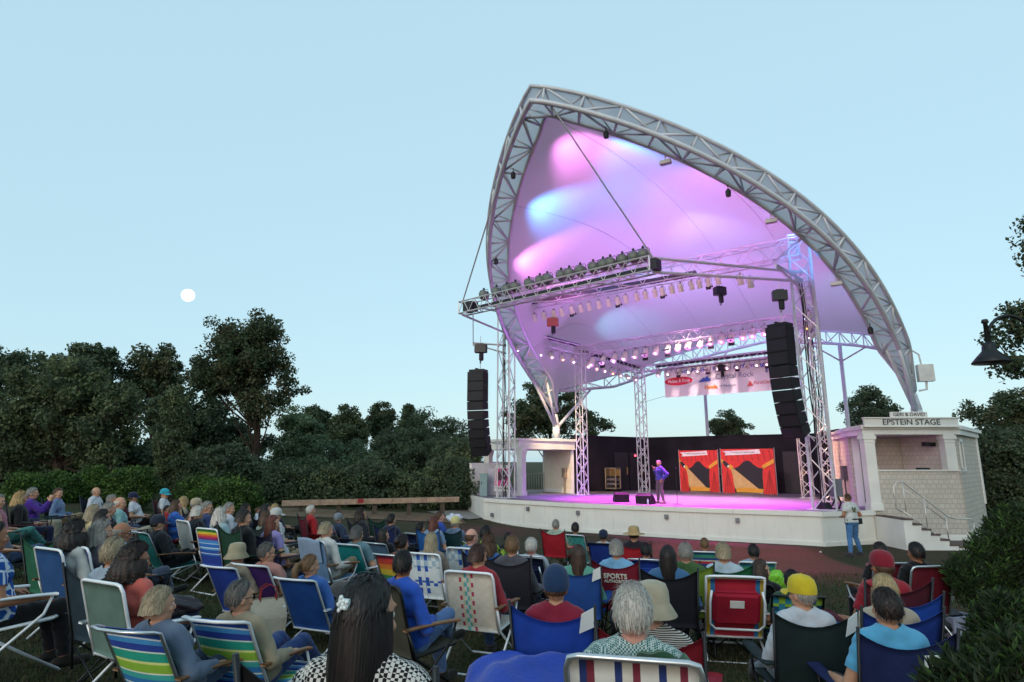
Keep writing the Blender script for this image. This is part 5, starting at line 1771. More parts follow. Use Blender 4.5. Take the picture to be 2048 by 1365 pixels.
    def ell(c, r):
        k = len(vs); n, m_ = 20, 12
        for i in range(m_ + 1):
            ph = PI * i / m_
            for j in range(n):
                t = 2 * PI * j / n
                q_ = V((r[0] * math.sin(ph) * math.cos(t), r[1] * math.sin(ph) * math.sin(t), r[2] * math.cos(ph)))
                vs.append(head + Mh @ (V(c) + q_))
        for i in range(m_):
            for j in range(n):
                j2 = (j + 1) % n
                fs.append((k + i * n + j, k + (i + 1) * n + j, k + (i + 1) * n + j2, k + i * n + j2))
    ell((0, -.005, .015), SKULL)
    ell((0, .022, -.055), (.058, .068, .068))
    ell((0, .07, -.092), (.024, .022, .02))
    ell((0, .098, -.022), (.014, .021, .024)); ell((0, .09, .0), (.010, .015, .03))
    ell((0, .082, .035), (.05, .018, .012)); ell((0, .086, -.058), (.024, .012, .008))
    for s_ in (-1, 1):
        ell((.079 * s_, -.008, -.008), (.012, .022, .033)); ell((.042 * s_, .066, -.025), (.024, .02, .02))
    me = bpy.data.meshes.new('tmp'); me.from_pydata([tuple(v_) for v_ in vs], [], fs)
    ob = bpy.data.objects.new('tmp', me); col.objects.link(ob)
    mo_ = ob.modifiers.new('r', 'REMESH'); mo_.mode = 'VOXEL'; mo_.voxel_size = .0085; mo_.use_smooth_shade = True
    ms_ = ob.modifiers.new('s', 'SMOOTH'); ms_.factor = .5; ms_.iterations = 3
    dg = bpy.context.evaluated_depsgraph_get()
    body = bpy.data.meshes.new_from_object(ob.evaluated_get(dg), depsgraph=dg)
    bpy.data.objects.remove(ob)
    body.name = 'person_' + name
    nV = len(body.vertices); co_ = np.empty(nV * 3); body.vertices.foreach_get('co', co_); co_ = co_.reshape(-1, 3)
    no_ = np.empty(nV * 3); body.vertices.foreach_get('normal', no_); no_ = no_.reshape(-1, 3)
    best = np.full(nV, 9.0); reg = np.zeros(nV, int); par = np.zeros(nV)
    names = []
    for rg, p0, p1, r0, r1, fl_ in bones + [('head', head - V((0, 0, .04)), head + V((0, 0, .03)), .085, .085, None)]:
        if rg not in names: names.append(rg)
        a = np.array(p0); bb = np.array(p1) - a; L2 = max((bb ** 2).sum(), 1e-9)
        t = np.clip(((co_ - a) @ bb) / L2, 0, 1)
        dist = np.linalg.norm(co_ - a - t[:, None] * bb, axis=1) - (r0 + (r1 - r0) * t)
        mk = dist < best
        best[mk] = dist[mk]; reg[mk] = names.index(rg); par[mk] = t[mk]
    nP = len(body.polygons)
    lt = np.empty(nP, int); body.polygons.foreach_get('loop_total', lt)
    li = np.empty(len(body.loops), int); body.loops.foreach_get('vertex_index', li)
    quad = li.reshape(-1, 4) if (lt == 4).all() else None
    P.body, P.co, P.no, P.reg, P.par, P.names, P.quads = body, co_, no_, reg, par, names, quad
    body.polygons.foreach_set('use_smooth', [True] * nP)
    body.materials.append(None)
    P.garm = {}
    P.d = d; P.pel = pel; P.hs = hs; P.chest = chest; P.nb = nb; P.kn = kn
    return P


def garment(P, kind):
    if kind in P.garm: return P.garm[kind]
    nm = P.names
    ok = np.zeros(len(P.co), bool)

    def on(r_, lo=0, hi=1):
        nonlocal ok
        for n_ in nm:
            if n_ == r_ or (r_[-1] not in '1' and n_.rstrip('-1') == r_):
                ok |= (P.reg == nm.index(n_)) & (P.par >= lo) & (P.par <= hi)
    th = .011
    if kind.startswith('shirt'):
        on('waist'); on('chest')
        pelv = (P.reg == nm.index('pelvis'))
        hgt = (P.co - np.array(P.pel)) @ np.array(P.d)
        ok |= pelv & (hgt > -.02)
        ok |= (P.reg == nm.index('neck')) & (((P.co - np.array(P.nb)) @ np.array(P.d)) < .045)
        if kind == 'shirt_short': on('uarm', 0, .62)
        elif kind == 'shirt_none': on('uarm', 0, .1)
        else: on('uarm'); on('farm')
        th = .013
    elif kind == 'trousers':
        on('pelvis'); on('thigh'); on('shin')
        th = .010
    elif kind == 'shorts':
        on('pelvis'); on('thigh', 0, .85); th = .016
    elif kind in ('shoe-1', 'shoe1'):
        on('foot' + kind[4:]); th = .009
    fm = ok[P.quads].all(1)
    q_ = P.quads[fm]
    u, inv = np.unique(q_, return_inverse=True)
    c = P.co[u].copy(); n_ = P.no[u]
    qi = inv.reshape(-1, 4)
    ed = np.concatenate([qi[:, [k, (k + 1) % 4]] for k in range(4)]); ed.sort(1)
    ued, cnt = np.unique(ed, axis=0, return_counts=True)
    be = ued[cnt == 1]; isb = np.zeros(len(u), bool); isb[be.ravel()] = True

    def relax(c, E, mask, it):
        for _ in range(it):
            acc = np.zeros_like(c); num = np.zeros(len(c))
            np.add.at(acc, E[:, 0], c[E[:, 1]]); np.add.at(acc, E[:, 1], c[E[:, 0]])
            np.add.at(num, E[:, 0], 1); np.add.at(num, E[:, 1], 1)
            av = acc / np.maximum(num, 1)[:, None]
            c = np.where(mask[:, None], c * .45 + av * .55, c)
        return c
    c = relax(c, be, isb, 14)
    if not kind.startswith('shoe'):
        c = relax(c, ued, ~isb, 14); th += .006
    if kind.startswith('shoe'): wr = 0
    else:
        wr = .0035 * np.sin(c[:, 0] * 27 + c[:, 2] * 35 + 2.5 * np.sin(c[:, 1] * 19 + c[:, 0] * 9)) * np.sin(c[:, 1] * 29 - c[:, 2] * 24 + 2 * np.sin(c[:, 0] * 17)) + .002 * np.sin(c[:, 2] * 71 + c[:, 0] * 63 + 3 * np.sin(c[:, 1] * 31 + c[:, 2] * 13))
    v_ = c + n_ * (th + wr)[:, None] if not kind.startswith('shoe') else c + n_ * th
    # close the garment with an inner surface so that it has thickness
    me = np_mesh(kind, v_, inv.reshape(-1, 4), [None], None, True)
    P.garm[kind] = me
    return me


# ------------------------------------------------------------------ hair and hats (head frame: +Y face, Z up)
def hair_mesh(style, hat=False):
    b = MB()
    rs = random.Random(len(style) * 7 + 3)
    nu, nv = 56, 30
    thick = {'short': .012, 'crop': .006, 'bald': .006, 'bob': .011, 'long': .011, 'pony': .010, 'bun': .010, 'curly': .034, 'wavy': .016, 'full': .012}[style]

    def zmin(y):
        t = min(1, max(0, (y + .55) / 1.25)); t = t * t * (3 - 2 * t)
        lo = {'bald': -.5, 'bob': -.55, 'long': -.55, 'curly': -.6}.get(style, -.52)
        return lo + (.62 - lo) * t
    grid = {}
    for j in range(nv + 1):
        el = -.75 + (PI / 2 + .75) * j / nv
        for i in range(nu):
            az = 2 * PI * i / nu
            d = V((math.cos(el) * math.cos(az), math.cos(el) * math.sin(az), math.sin(el)))
            m_ = d.z - zmin(d.y)
            if style == 'bald': m_ = min(m_, .30 - d.z, .35 - d.y)
            if hat: m_ = min(m_, .12 - d.z)
            f = max(0, min(1, m_ / .22))
            rg = math.sin(az * 23 + d.z * 6) * .0025 + math.sin(az * 41 + d.z * 17) * .0018
            if style in ('curly', 'wavy'): rg = .014 * math.sin(az * 9 + 3 * math.sin(el * 7)) * math.sin(el * 11 + az * 5) + .006 * math.sin(az * 23 + el * 31)
            t = thick * (.35 + .65 * f) + rg * f if m_ > 0 else -.006
            p = V((d.x * SKULL.x, d.y * SKULL.y - .005, d.z * SKULL.z + .015)) + d * t
            grid[i, j] = (p, m_)
    ids = {}

    def vid(i, j):
        i %= nu
        if (i, j) not in ids: ids[i, j] = len(b.v); b.v.append(tuple(grid[i, j][0]))
        return ids[i, j]
    for j in range(nv):
        for i in range(nu):
            c = [(i, j), ((i + 1) % nu, j), ((i + 1) % nu, j + 1), (i, j + 1)]
            if sum(grid[q_][1] > 0 for q_ in c) >= 2: b.face([vid(*q_) for q_ in c])
    if style in ('bob', 'long', 'curly', 'wavy', 'full') and not hat:
        ln = {'bob': .13, 'long': .32, 'curly': .16, 'wavy': .15, 'full': .045}[style]
        amax = R({'bob': 115, 'long': 112, 'curly': 125, 'wavy': 118, 'full': 100}[style])
        bul = {'bob': .010, 'long': .014, 'curly': .038, 'wavy': .020, 'full': .002}[style]
        n1, n2 = 44, 14
        for lay in (0, 1, 2):
            k = len(b.v)
            for j in range(n2 + 1):
                t = j / n2
                for i in range(n1 + 1):
                    a = -amax + 2 * amax * i / n1
                    rr = 1 + .10 * math.sin(a * 19 + lay * 2 + t * 2) * .35 + .04 * math.sin(a * 37 + lay)
                    o_ = (thick + bul * math.sin(min(1, t * 1.3) * PI * .6) - lay * .013)
                    if style in ('curly', 'wavy'): o_ += .012 * math.sin(a * 11 + t * 17 + lay) * math.sin(t * 23 - a * 7)
                    flat = 1 - .25 * t if style == 'long' else 1
                    x = math.sin(a) * (SKULL.x + o_ * rr); y = -math.cos(a) * (SKULL.y * flat + o_ * rr) - .005 - (.015 * t if style != 'long' else .0)
                    ed = ln * (1 + .08 * math.sin(a * 13 + lay) + .05 * math.sin(a * 29)) * (.8 + .2 * math.cos(a * .7))
                    b.v.append((x, y, .03 - t * (ed + .03)))
            for j in range(n2):
                for i in range(n1):
                    q_ = k + j * (n1 + 1) + i
                    b.face((q_, q_ + 1, q_ + n1 + 2, q_ + n1 + 1))
    if style == 'pony':
        b.tube([(0, -.1, .03), (0, -.15, .03), (0, -.175, -.03), (.005, -.17, -.12), (0, -.15, -.2), (0, -.14, -.24)], [.018, .034, .04, .036, .024, .006], 12)
    if style == 'bun':
        b.lathe([(.01, -.045), (.035, -.03), (.045, 0), (.035, .03), (.01, .045)], (0, -.125, .05), 14)
    # loose strands
    ps = [grid[i, j] for i in range(nu) for j in range(nv) if grid[i, j][1] > .05]
    for _ in range({'bald': 120, 'long': 170, 'bob': 220}.get(style, 420) if not hat else 60):
        p, m_ = rs.choice(ps)
        d = p.normalized()
        fall = V((rs.uniform(-.4, .4), -.25 + rs.uniform(-.4, .3), -1)); fall = (fall - d * fall.dot(d)).normalized()
        if style in ('curly', 'wavy'): fall = (fall + d * rs.uniform(0, .7)).normalized()
        s_ = fall.cross(d).normalized() * .0016
        L_ = rs.uniform(.025, .055)
        p0 = p + d * .001; p1 = p0 + fall * L_ * .5 + d * .003; p2 = p0 + fall * L_ + d * (rs.uniform(-.002, .006) if style in ('short', 'crop', 'curly', 'wavy') else rs.uniform(-.004, .0))
        k = len(b.v)
        b.v += [tuple(p0 - s_), tuple(p0 + s_), tuple(p1 + s_), tuple(p1 - s_), tuple(p2)]
        b.face((k, k + 1, k + 2, k + 3)); b.face((k + 3, k + 2, k + 4))
    return b.mesh('hair_' + style, [None], smooth=True)


def hat_mesh(kind):
    b = MB(); n = 40
    sx, sy = SKULL.x + .013, SKULL.y + .013

    def dome(prof, wob=0.0):
        k = len(b.v)
        for r_, z in prof:
            for j in range(n):
                t = 2 * PI * j / n
                w_ = 1 + wob * math.sin(t * 5 + z * 40)
                b.v.append((sx * r_ * math.cos(t) * w_, sy * r_ * math.sin(t) * w_ - .005, z))
        for i in range(len(prof) - 1):
            for j in range(n):
                j2 = (j + 1) % n
                b.face((k + i * n + j, k + i * n + j2, k + (i + 1) * n + j2, k + (i + 1) * n + j))
        b.face([k + (len(prof) - 1) * n + j for j in range(n)])
    if kind == 'cap':
        dome([(1.03, .015), (1.05, .03), (1.03, .075), (.9, .115), (.62, .14), (.3, .15), (.06, .153), (.04, .158), (.01, .16)])
        k = len(b.v)
        for lay in (0, .004):
            for j in range(13):
                t = R(25) + R(130) * j / 12
                for q_ in (1.0, 1.75):
                    b.v.append((sx * math.cos(t) * (q_ if q_ == 1 else 1.12), sy * math.sin(t) * q_ - .005, .028 - (q_ - 1) * .03 + lay - .012 * abs(math.cos(t)) * (q_ - 1) * 2))
        for lay in (0, 1):
            for j in range(12):
                a = k + lay * 26 + j * 2
                b.face((a, a + 1, a + 3, a + 2))
    elif kind == 'beanie':
        dome([(1.0, -.01), (1.08, .0), (1.1, .04), (1.06, .085), (.9, .125), (.6, .155), (.25, .17), (.02, .172)], .012)
    elif kind in ('bucket', 'straw', 'brim'):
        br = {'bucket': 1.5, 'straw': 2.0, 'brim': 1.75}[kind]
        dr = {'bucket': -.035, 'straw': .015, 'brim': .01}[kind]
        top = .145 if kind != 'bucket' else .15
        dome([(br, dr), (br, dr + .004), (1.06, .032), (1.05, .05), (1.0, .1), (.86, top - .012), (.5, top), (.02, top + .003)], .01)
        dome([(br, dr), (1.04, .026)])
    return b.mesh('hat_' + kind, [None], smooth=True)


HAIR, HATS = {}, {}


def face_bits():
    """eyes (white + iris) and mouth in the head frame"""
    eye = MB()
    eye.lathe([(.002, -.0), (.009, .001), (.0125, .004), (.0128, .0075), (.009, .011), (.004, .0125), (.001, .0128)], (0, 0, 0), 12, mat=Matrix.Rotation(R(-90), 3, 'X'))
    e = eye.mesh('eye', [mat('eye_white', '#c9c4bd', .2)], smooth=True)
    e.materials.append(mat('iris', '#1d1611', .15))
    for p in e.polygons:
        if p.center.y > .0095: p.material_index = 1
    mo_ = MB()
    mo_.tube([(-.024, -.006, -.001), (-.012, .003, .001), (0, .006, 0), (.012, .003, .001), (.024, -.006, -.001)], [.002, .005, .006, .005, .002], 8)
    m_ = mo_.mesh('mouth', [mat('lips', '#8a4a44', .45)], smooth=True)
    return e, m_


EYE, MOUTH = face_bits()
gl = MB()
for s_ in (-1, 1):
    gl.lathe([(.004, 0), (.022, .001), (.024, .003), (.004, .004)], (.033 * s_, .094, .004), 14, mat=Matrix.Rotation(R(-90), 3, 'X'))
    gl.tube([(.055 * s_, .09, .008), (.082 * s_, .06, .01), (.086 * s_, -.01, .008), (.084 * s_, -.03, -.01)], .0025, 5)
gl.tube([(-.012, .1, .006), (0, .102, .009), (.012, .1, .006)], .002, 5)
GLASSES = gl.mesh('glasses', [mat('glasses_dark', '#101013', .15)])

POSES = dict(
    C0=make_pose('C0', hs=.41, arms='rest', legs='sit'),
    CL=make_pose('CL', hs=.41, yaw=28, arms='lap', legs='cross'),
    CR=make_pose('CR', hs=.41, yaw=-24, pitch=-3, arms='rest', legs='cross'),
    B0=make_pose('B0', hs=.25, rec=26, arms='lap', legs='out', seatback=.18),
    BL=make_pose('BL', hs=.25, rec=24, yaw=24, arms='rest', legs='outcross', seatback=.18),
    BR=make_pose('BR', hs=.25, rec=28, yaw=-26, arms='rest', legs='out', seatback=.18),
    RA=make_pose('RA', hs=.41, yaw=6, arms='raise', legs='sit', rec=8),
    SP=make_pose('SP', stand=True, yaw=18, pitch=-6, arms='mic', legs='standA', lean=-2),
    SB=make_pose('SB', stand=True, yaw=6, pitch=-16, arms='front', legs='standB', lean=3),
)

SKIN = {'fair': mat('skin_fair', '#b98a70', .55, var=.08, scale=8, spec=.3), 'tan': mat('skin_tan', '#9a6a50', .55, var=.08, scale=8, spec=.3), 'pink': mat('skin_pink', '#c08c7c', .55, var=.08, scale=8, spec=.3)}


def hair_mat(c):
    key = 'hair' + c
    if key in MATS: return MATS[key]
    m, nt, p = node_mat(key); L = nt.links.new
    tc = nt.nodes.new('ShaderNodeTexCoord'); mp = nt.nodes.new('ShaderNodeMapping'); mp.inputs['Scale'].default_value = (130, 130, 9)
    no = nt.nodes.new('ShaderNodeTexNoise'); no.inputs['Scale'].default_value = 1.0; no.inputs['Detail'].default_value = 4
    L(tc.outputs['Object'], mp.inputs[0]); L(mp.outputs[0], no.inputs['Vector'])
    mr = nt.nodes.new('ShaderNodeMapRange'); mr.inputs['From Min'].default_value = .3; mr.inputs['From Max'].default_value = .7; mr.inputs['To Min'].default_value = .5; mr.inputs['To Max'].default_value = 1.5
    L(no.outputs['Fac'], mr.inputs['Value'])
    sc_ = nt.nodes.new('ShaderNodeVectorMath'); sc_.operation = 'SCALE'; sc_.inputs[0].default_value = hexc(c)[:3]
    L(mr.outputs[0], sc_.inputs['Scale']); L(sc_.outputs[0], p.inputs['Base Color'])
    bp = nt.nodes.new('ShaderNodeBump'); bp.inputs['Strength'].default_value = .6; bp.inputs['Distance'].default_value = .006
    L(no.outputs['Fac'], bp.inputs['Height']); L(bp.outputs[0], p.inputs['Normal'])
    p.inputs['Roughness'].default_value = .42; p.inputs['Specular IOR Level'].default_value = .35
    MATS[key] = m; return m


def cloth_mat(c):
    """'#hex' plain cloth, or 'check:#a:#b:scale', 'stripe:#a:#b:scale', 'swirl:#a:#b:scale'"""
    key = 'cloth' + c
    if key in MATS: return MATS[key]
    if c.startswith('#'):
        return mat(key, dim(c, .88), .85, var=.16, scale=7, bump=.35, bscale=10, spec=.2, sheen=.15)
    kind, ca, cb_, s_ = c.split(':'); s_ = float(s_)
    m, nt, p = node_mat(key); L = nt.links.new
    tc = nt.nodes.new('ShaderNodeTexCoord')
    mx = nt.nodes.new('ShaderNodeMix'); mx.data_type = 'RGBA'
    mx.inputs['A'].default_value = hexc(dim(ca, .9)); mx.inputs['B'].default_value = hexc(dim(cb_, .9))
    if kind == 'check':
        t = nt.nodes.new('ShaderNodeTexChecker'); t.inputs['Scale'].default_value = s_; L(tc.outputs['Object'], t.inputs['Vector']); L(t.outputs['Fac'], mx.inputs['Factor'])
    else:
        t = nt.nodes.new('ShaderNodeTexWave' if kind == 'stripe' else 'ShaderNodeTexVoronoi')
        t.inputs['Scale'].default_value = s_
        if kind == 'stripe':
            t.bands_direction = 'Z'; t.inputs['Distortion'].default_value = .6
            src = t.outputs['Fac']
        else:
            t.feature = 'DISTANCE_TO_EDGE'; src = t.outputs['Distance']
        L(tc.outputs['Object'], t.inputs['Vector'])
        mr = nt.nodes.new('ShaderNodeMapRange'); lo, hi = (.45, .55) if kind == 'stripe' else (.05, .09)
        mr.inputs['From Min'].default_value = lo; mr.inputs['From Max'].default_value = hi
        L(src, mr.inputs['Value']); L(mr.outputs[0], mx.inputs['Factor'])
    L(mx.outputs['Result'], p.inputs['Base Color']); p.inputs['Roughness'].default_value = .85; p.inputs['Specular IOR Level'].default_value = .2
    MATS[key] = m; return m


def child(name, me, parent, m, M=None):
    o = bpy.data.objects.new(name, me); col.objects.link(o); o.parent = parent
    if m is not None:
        o.material_slots[0].link = 'OBJECT'; o.material_slots[0].material = m
    if M is not None: o.matrix_local = M
    return o


def person(pose, loc, rz, scale, label, group, hair, hairc, shirt, sleeve, legsc, shoes='#2a2622', hat=None, hatc=None, skin='fair', face=True, glasses=False, short=False):
    P = POSES[pose]
    o = bpy.data.objects.new('person', P.body); col.objects.link(o)
    o.material_slots[0].link = 'OBJECT'; o.material_slots[0].material = SKIN[skin]
    o.location = loc; o.rotation_euler = (0, 0, rz); o.scale = (scale,) * 3
    tag(o, label, 'person', group)
    child('shirt', garment(P, 'shirt_' + sleeve), o, cloth_mat(shirt))
    child('shorts' if short else 'trousers', garment(P, 'shorts' if short else 'trousers'), o, cloth_mat(legsc))
    for s_ in ('shoe-1', 'shoe1'): child('shoe', garment(P, s_), o, cloth_mat(shoes))
    Mh = Matrix.Translation(P.head) @ P.Mh.to_4x4()
    if hair != 'none':
        hk = (hair, bool(hat))
        if hk not in HAIR: HAIR[hk] = hair_mesh(*hk)
        child('hair', HAIR[hk], o, hair_mat(hairc), Mh)
    if hat:
        if hat not in HATS: HATS[hat] = hat_mesh(hat)
        child('cap' if hat == 'cap' else 'hat', HATS[hat], o, cloth_mat(hatc), Mh)
    if face:
        for s_ in (-1, 1): child('eye', EYE, o, None, Mh @ Matrix.Translation((.031 * s_, .0745, .006)))
        child('mouth', MOUTH, o, None, Mh @ Matrix.Translation((0, .0945, -.057)))
    if glasses: child('glasses', GLASSES, o, None, Mh)
    return o
# ------------------------------------------------------------------ folding chairs (local: +Y forward, origin on the ground)
def fabric_sheet(b, w0, w1, y0, z0, tilt, h, sag=0.0, bow=0.03, n=10, th=.006):
    t = R(tilt)

    def f(u, v):
        w_ = (w0 + (w1 - w0) * v) * .5
        s_ = 2 * u - 1
        hh = h * v - sag * v * v * (1 - s_ * s_)
        k = bow * (1 - s_ * s_) * math.sin(PI * min(1, .15 + .8 * v))
        return (-s_ * w_, y0 - math.sin(t) * hh - k * math.cos(t), z0 + math.cos(t) * hh - k * math.sin(t))
    b.sheet(f, n, n, th)


def seat_sheet(b, w_, y0, y1, z0, z1, sag=.03):
    b.sheet(lambda u, v: ((2 * u - 1) * w_ / 2, y0 + (y1 - y0) * v, z0 + (z1 - z0) * v - sag * math.sin(PI * u) * math.sin(PI * min(1, v * .9 + .1))), 8, 8, .006)


CHAIRNAME = {'camp': 'camp_chair', 'beach': 'beach_chair', 'web': 'lawn_chair', 'pack': 'beach_chair'}
FABDEF = mat('fabric_default', '#222a44', .85)


def slot(o, m):
    o.material_slots[0].link = 'OBJECT'; o.material_slots[0].material = m


def chair_proto(kind):
    r = thing(CHAIRNAME[kind], (0, 0, -60), 0)
    fab, tub, arm = [], [], []

    def tubes(name, paths, rad=.0115, bars=()):
        b = MB()
        for p in paths: b.tube(p, rad, 7)
        o = b.build(name, DARKTUBE, r, smooth=True); tub.append(o); return o
    if kind == 'camp':
        b = MB(); fabric_sheet(b, .54, .60, -.285, .44, 13, .62, sag=.11, bow=.03); fab.append(b.build('backrest', FABDEF, r, smooth=True))
        b = MB(); seat_sheet(b, .52, -.28, .26, .44, .45, .035); fab.append(b.build('seat', FABDEF, r, smooth=True))
        for s_ in (-1, 1):
            tubes('back_post', [[(.275 * s_, -.27, .2), (.28 * s_, -.30, .46), (.305 * s_, -.443, 1.075)]], .0105)
            tubes('front_post', [[(.27 * s_, .25, .40), (.285 * s_, .27, .64)]], .0105)
            b = MB(); b.sheet(lambda u, v: ((.25 + .1 * u) * s_, -.34 + .62 * v, .655 - .02 * math.sin(PI * v) - .006 * (2 * u - 1) ** 2), 3, 8, .012); arm.append(b.build('armrest', FABDEF, r, smooth=True))
            tubes('leg', [[(.27 * s_, .25, .43), (.27 * s_, -.3, .012)]], .0095); tubes('leg', [[(.282 * s_, -.28, .43), (.282 * s_, .27, .012)]], .0095)
            tubes('leg', [[(.27 * s_, .258, .43), (-.27 * s_, .262 + .01 * s_, .012)]], .0095); tubes('leg', [[(.275 * s_, -.285, .40), (-.275 * s_, -.295 + .01 * s_, .012)]], .0095)
    elif kind in ('beach', 'pack'):
        b = MB(); fabric_sheet(b, .52, .52, -.315, .23, 28, .66, sag=-.01, bow=.025); fab.append(b.build('backrest', FABDEF, r, smooth=True))
        b = MB(); seat_sheet(b, .50, -.30, .24, .24, .28, .03); fab.append(b.build('seat', FABDEF, r, smooth=True))
        c, s = math.cos(R(28)), math.sin(R(28))
        ty, tz = -.315 - s * .66, .23 + c * .66
        hy = .095 if kind == 'beach' else .0
        tubes('frame', [[(-.27, -.31, .22), (-.27, ty, tz), (-.27, ty - hy * .6, tz + .02), (-.23, ty - hy - .02, tz + .03), (-.1, ty - hy * 1.4 - .03, tz + .035), (.1, ty - hy * 1.4 - .03, tz + .035), (.23, ty - hy - .02, tz + .03), (.27, ty - hy * .6, tz + .02), (.27, ty, tz), (.27, -.31, .22)],
                         [(-.26, -.33, .225), (-.26, .24, .275), (-.2, .27, .277), (.2, .27, .277), (.26, .24, .275), (.26, -.33, .225), (-.26, -.33, .225)]], .0125)
        for s_ in (-1, 1):
            b = MB(); b.sheet(lambda u, v: ((.27 + .055 * u) * s_, -.47 + .58 * v, .485 - .03 * v + .012 * math.sin(PI * v)), 2, 8, .018); arm.append(b.build('armrest', WOOD, r, smooth=True))
            tubes('leg', [[(.285 * s_, .08, .455), (.285 * s_, .18, .2), (.285 * s_, .26, .015)]], .0115)
            tubes('leg', [[(.275 * s_, .10, .25), (.28 * s_, -.25, .12), (.28 * s_, -.44, .015)]], .0115)
        tubes('crossbar', [[(-.285, .26, .015), (.285, .26, .015)]], .011); tubes('crossbar', [[(-.28, -.44, .015), (.28, -.44, .015)]], .011)
        if kind == 'pack':
            t = R(28)
            M = Matrix.Translation((0, -.315 - s * .40 - .065, .23 + c * .40 - .03)) @ Matrix.Rotation(t, 4, 'X')
            b = MB()
            bm_ = bmesh.new(); bmesh.ops.create_cube(bm_, size=1)
            bmesh.ops.scale(bm_, vec=(.44, .09, .36), verts=bm_.verts); bmesh.ops.bevel(bm_, geom=bm_.edges[:], offset=.03, segments=3, affect='EDGES')
            bm_.transform(M); me = bpy.data.meshes.new('pouch'); bm_.to_mesh(me); bm_.free(); me.materials.append(FABDEF)
            o = bpy.data.objects.new('pouch', me); col.objects.link(o); o.parent = r; fab.append(o)
            b = MB(); b.tube([M @ V(p) for p in ((-.23, -.02, .2), (-.25, -.06, .1), (-.25, -.07, -.14), (-.2, -.07, -.2), (.2, -.07, -.2), (.25, -.07, -.14), (.25, -.06, .1), (.23, -.02, .2))], .012, 7)
            o = b.build('carry_frame', DARKTUBE, r, smooth=True); tub.append(o)
            b = MB(); b.box(M @ V((0, -.05, .07)), (.13, .006, .08), mat=M.to_3x3()); b.build('care_label', mat('care_label', '#d8d8d4', .6), r)
    else:
        b = MB(); fabric_sheet(b, .52, .52, -.30, .42, 16, .60, sag=-.01, bow=.02); fab.append(b.build('backrest', FABDEF, r, smooth=True))
        b = MB(); seat_sheet(b, .50, -.28, .24, .43, .45, .03); fab.append(b.build('seat', FABDEF, r, smooth=True))
        c, s = math.cos(R(16)), math.sin(R(16)); ty, tz = -.30 - s * .62, .42 + c * .62
        tubes('frame', [[(-.275, -.29, .40), (-.275, ty + .02, tz - .06), (-.26, ty, tz - .01), (-.22, ty - .005, tz), (.22, ty - .005, tz), (.26, ty, tz - .01), (.275, ty + .02, tz - .06), (.275, -.29, .40)],
                         [(-.262, -.30, .42), (-.262, .2, .445), (-.22, .25, .445), (.22, .25, .445), (.262, .2, .445), (.262, -.30, .42), (-.262, -.30, .42)]], .0135)
        for s_ in (-1, 1):
            b = MB(); b.sheet(lambda u, v: ((.275 + .055 * u) * s_, -.42 + .62 * v, .67 - .02 * v + .008 * math.sin(PI * v)), 2, 8, .02); arm.append(b.build('armrest', WOOD, r, smooth=True))
            tubes('leg', [[(.30 * s_, .17, .645), (.30 * s_, .12, .5), (.30 * s_, -.46, .015)]], .0125)
            tubes('leg', [[(.288 * s_, -.37, .65), (.288 * s_, -.28, .42), (.288 * s_, .30, .015)]], .0125)
        tubes('crossbar', [[(-.30, -.44, .03), (.30, -.44, .03)]], .0115); tubes('crossbar', [[(-.288, .285, .03), (.288, .285, .03)]], .0115)
    for o in fab + tub + arm:
        o.material_slots[0].link = 'OBJECT'; o.material_slots[0].material = o.data.materials[0]
    r['nfab'] = 1
    return r


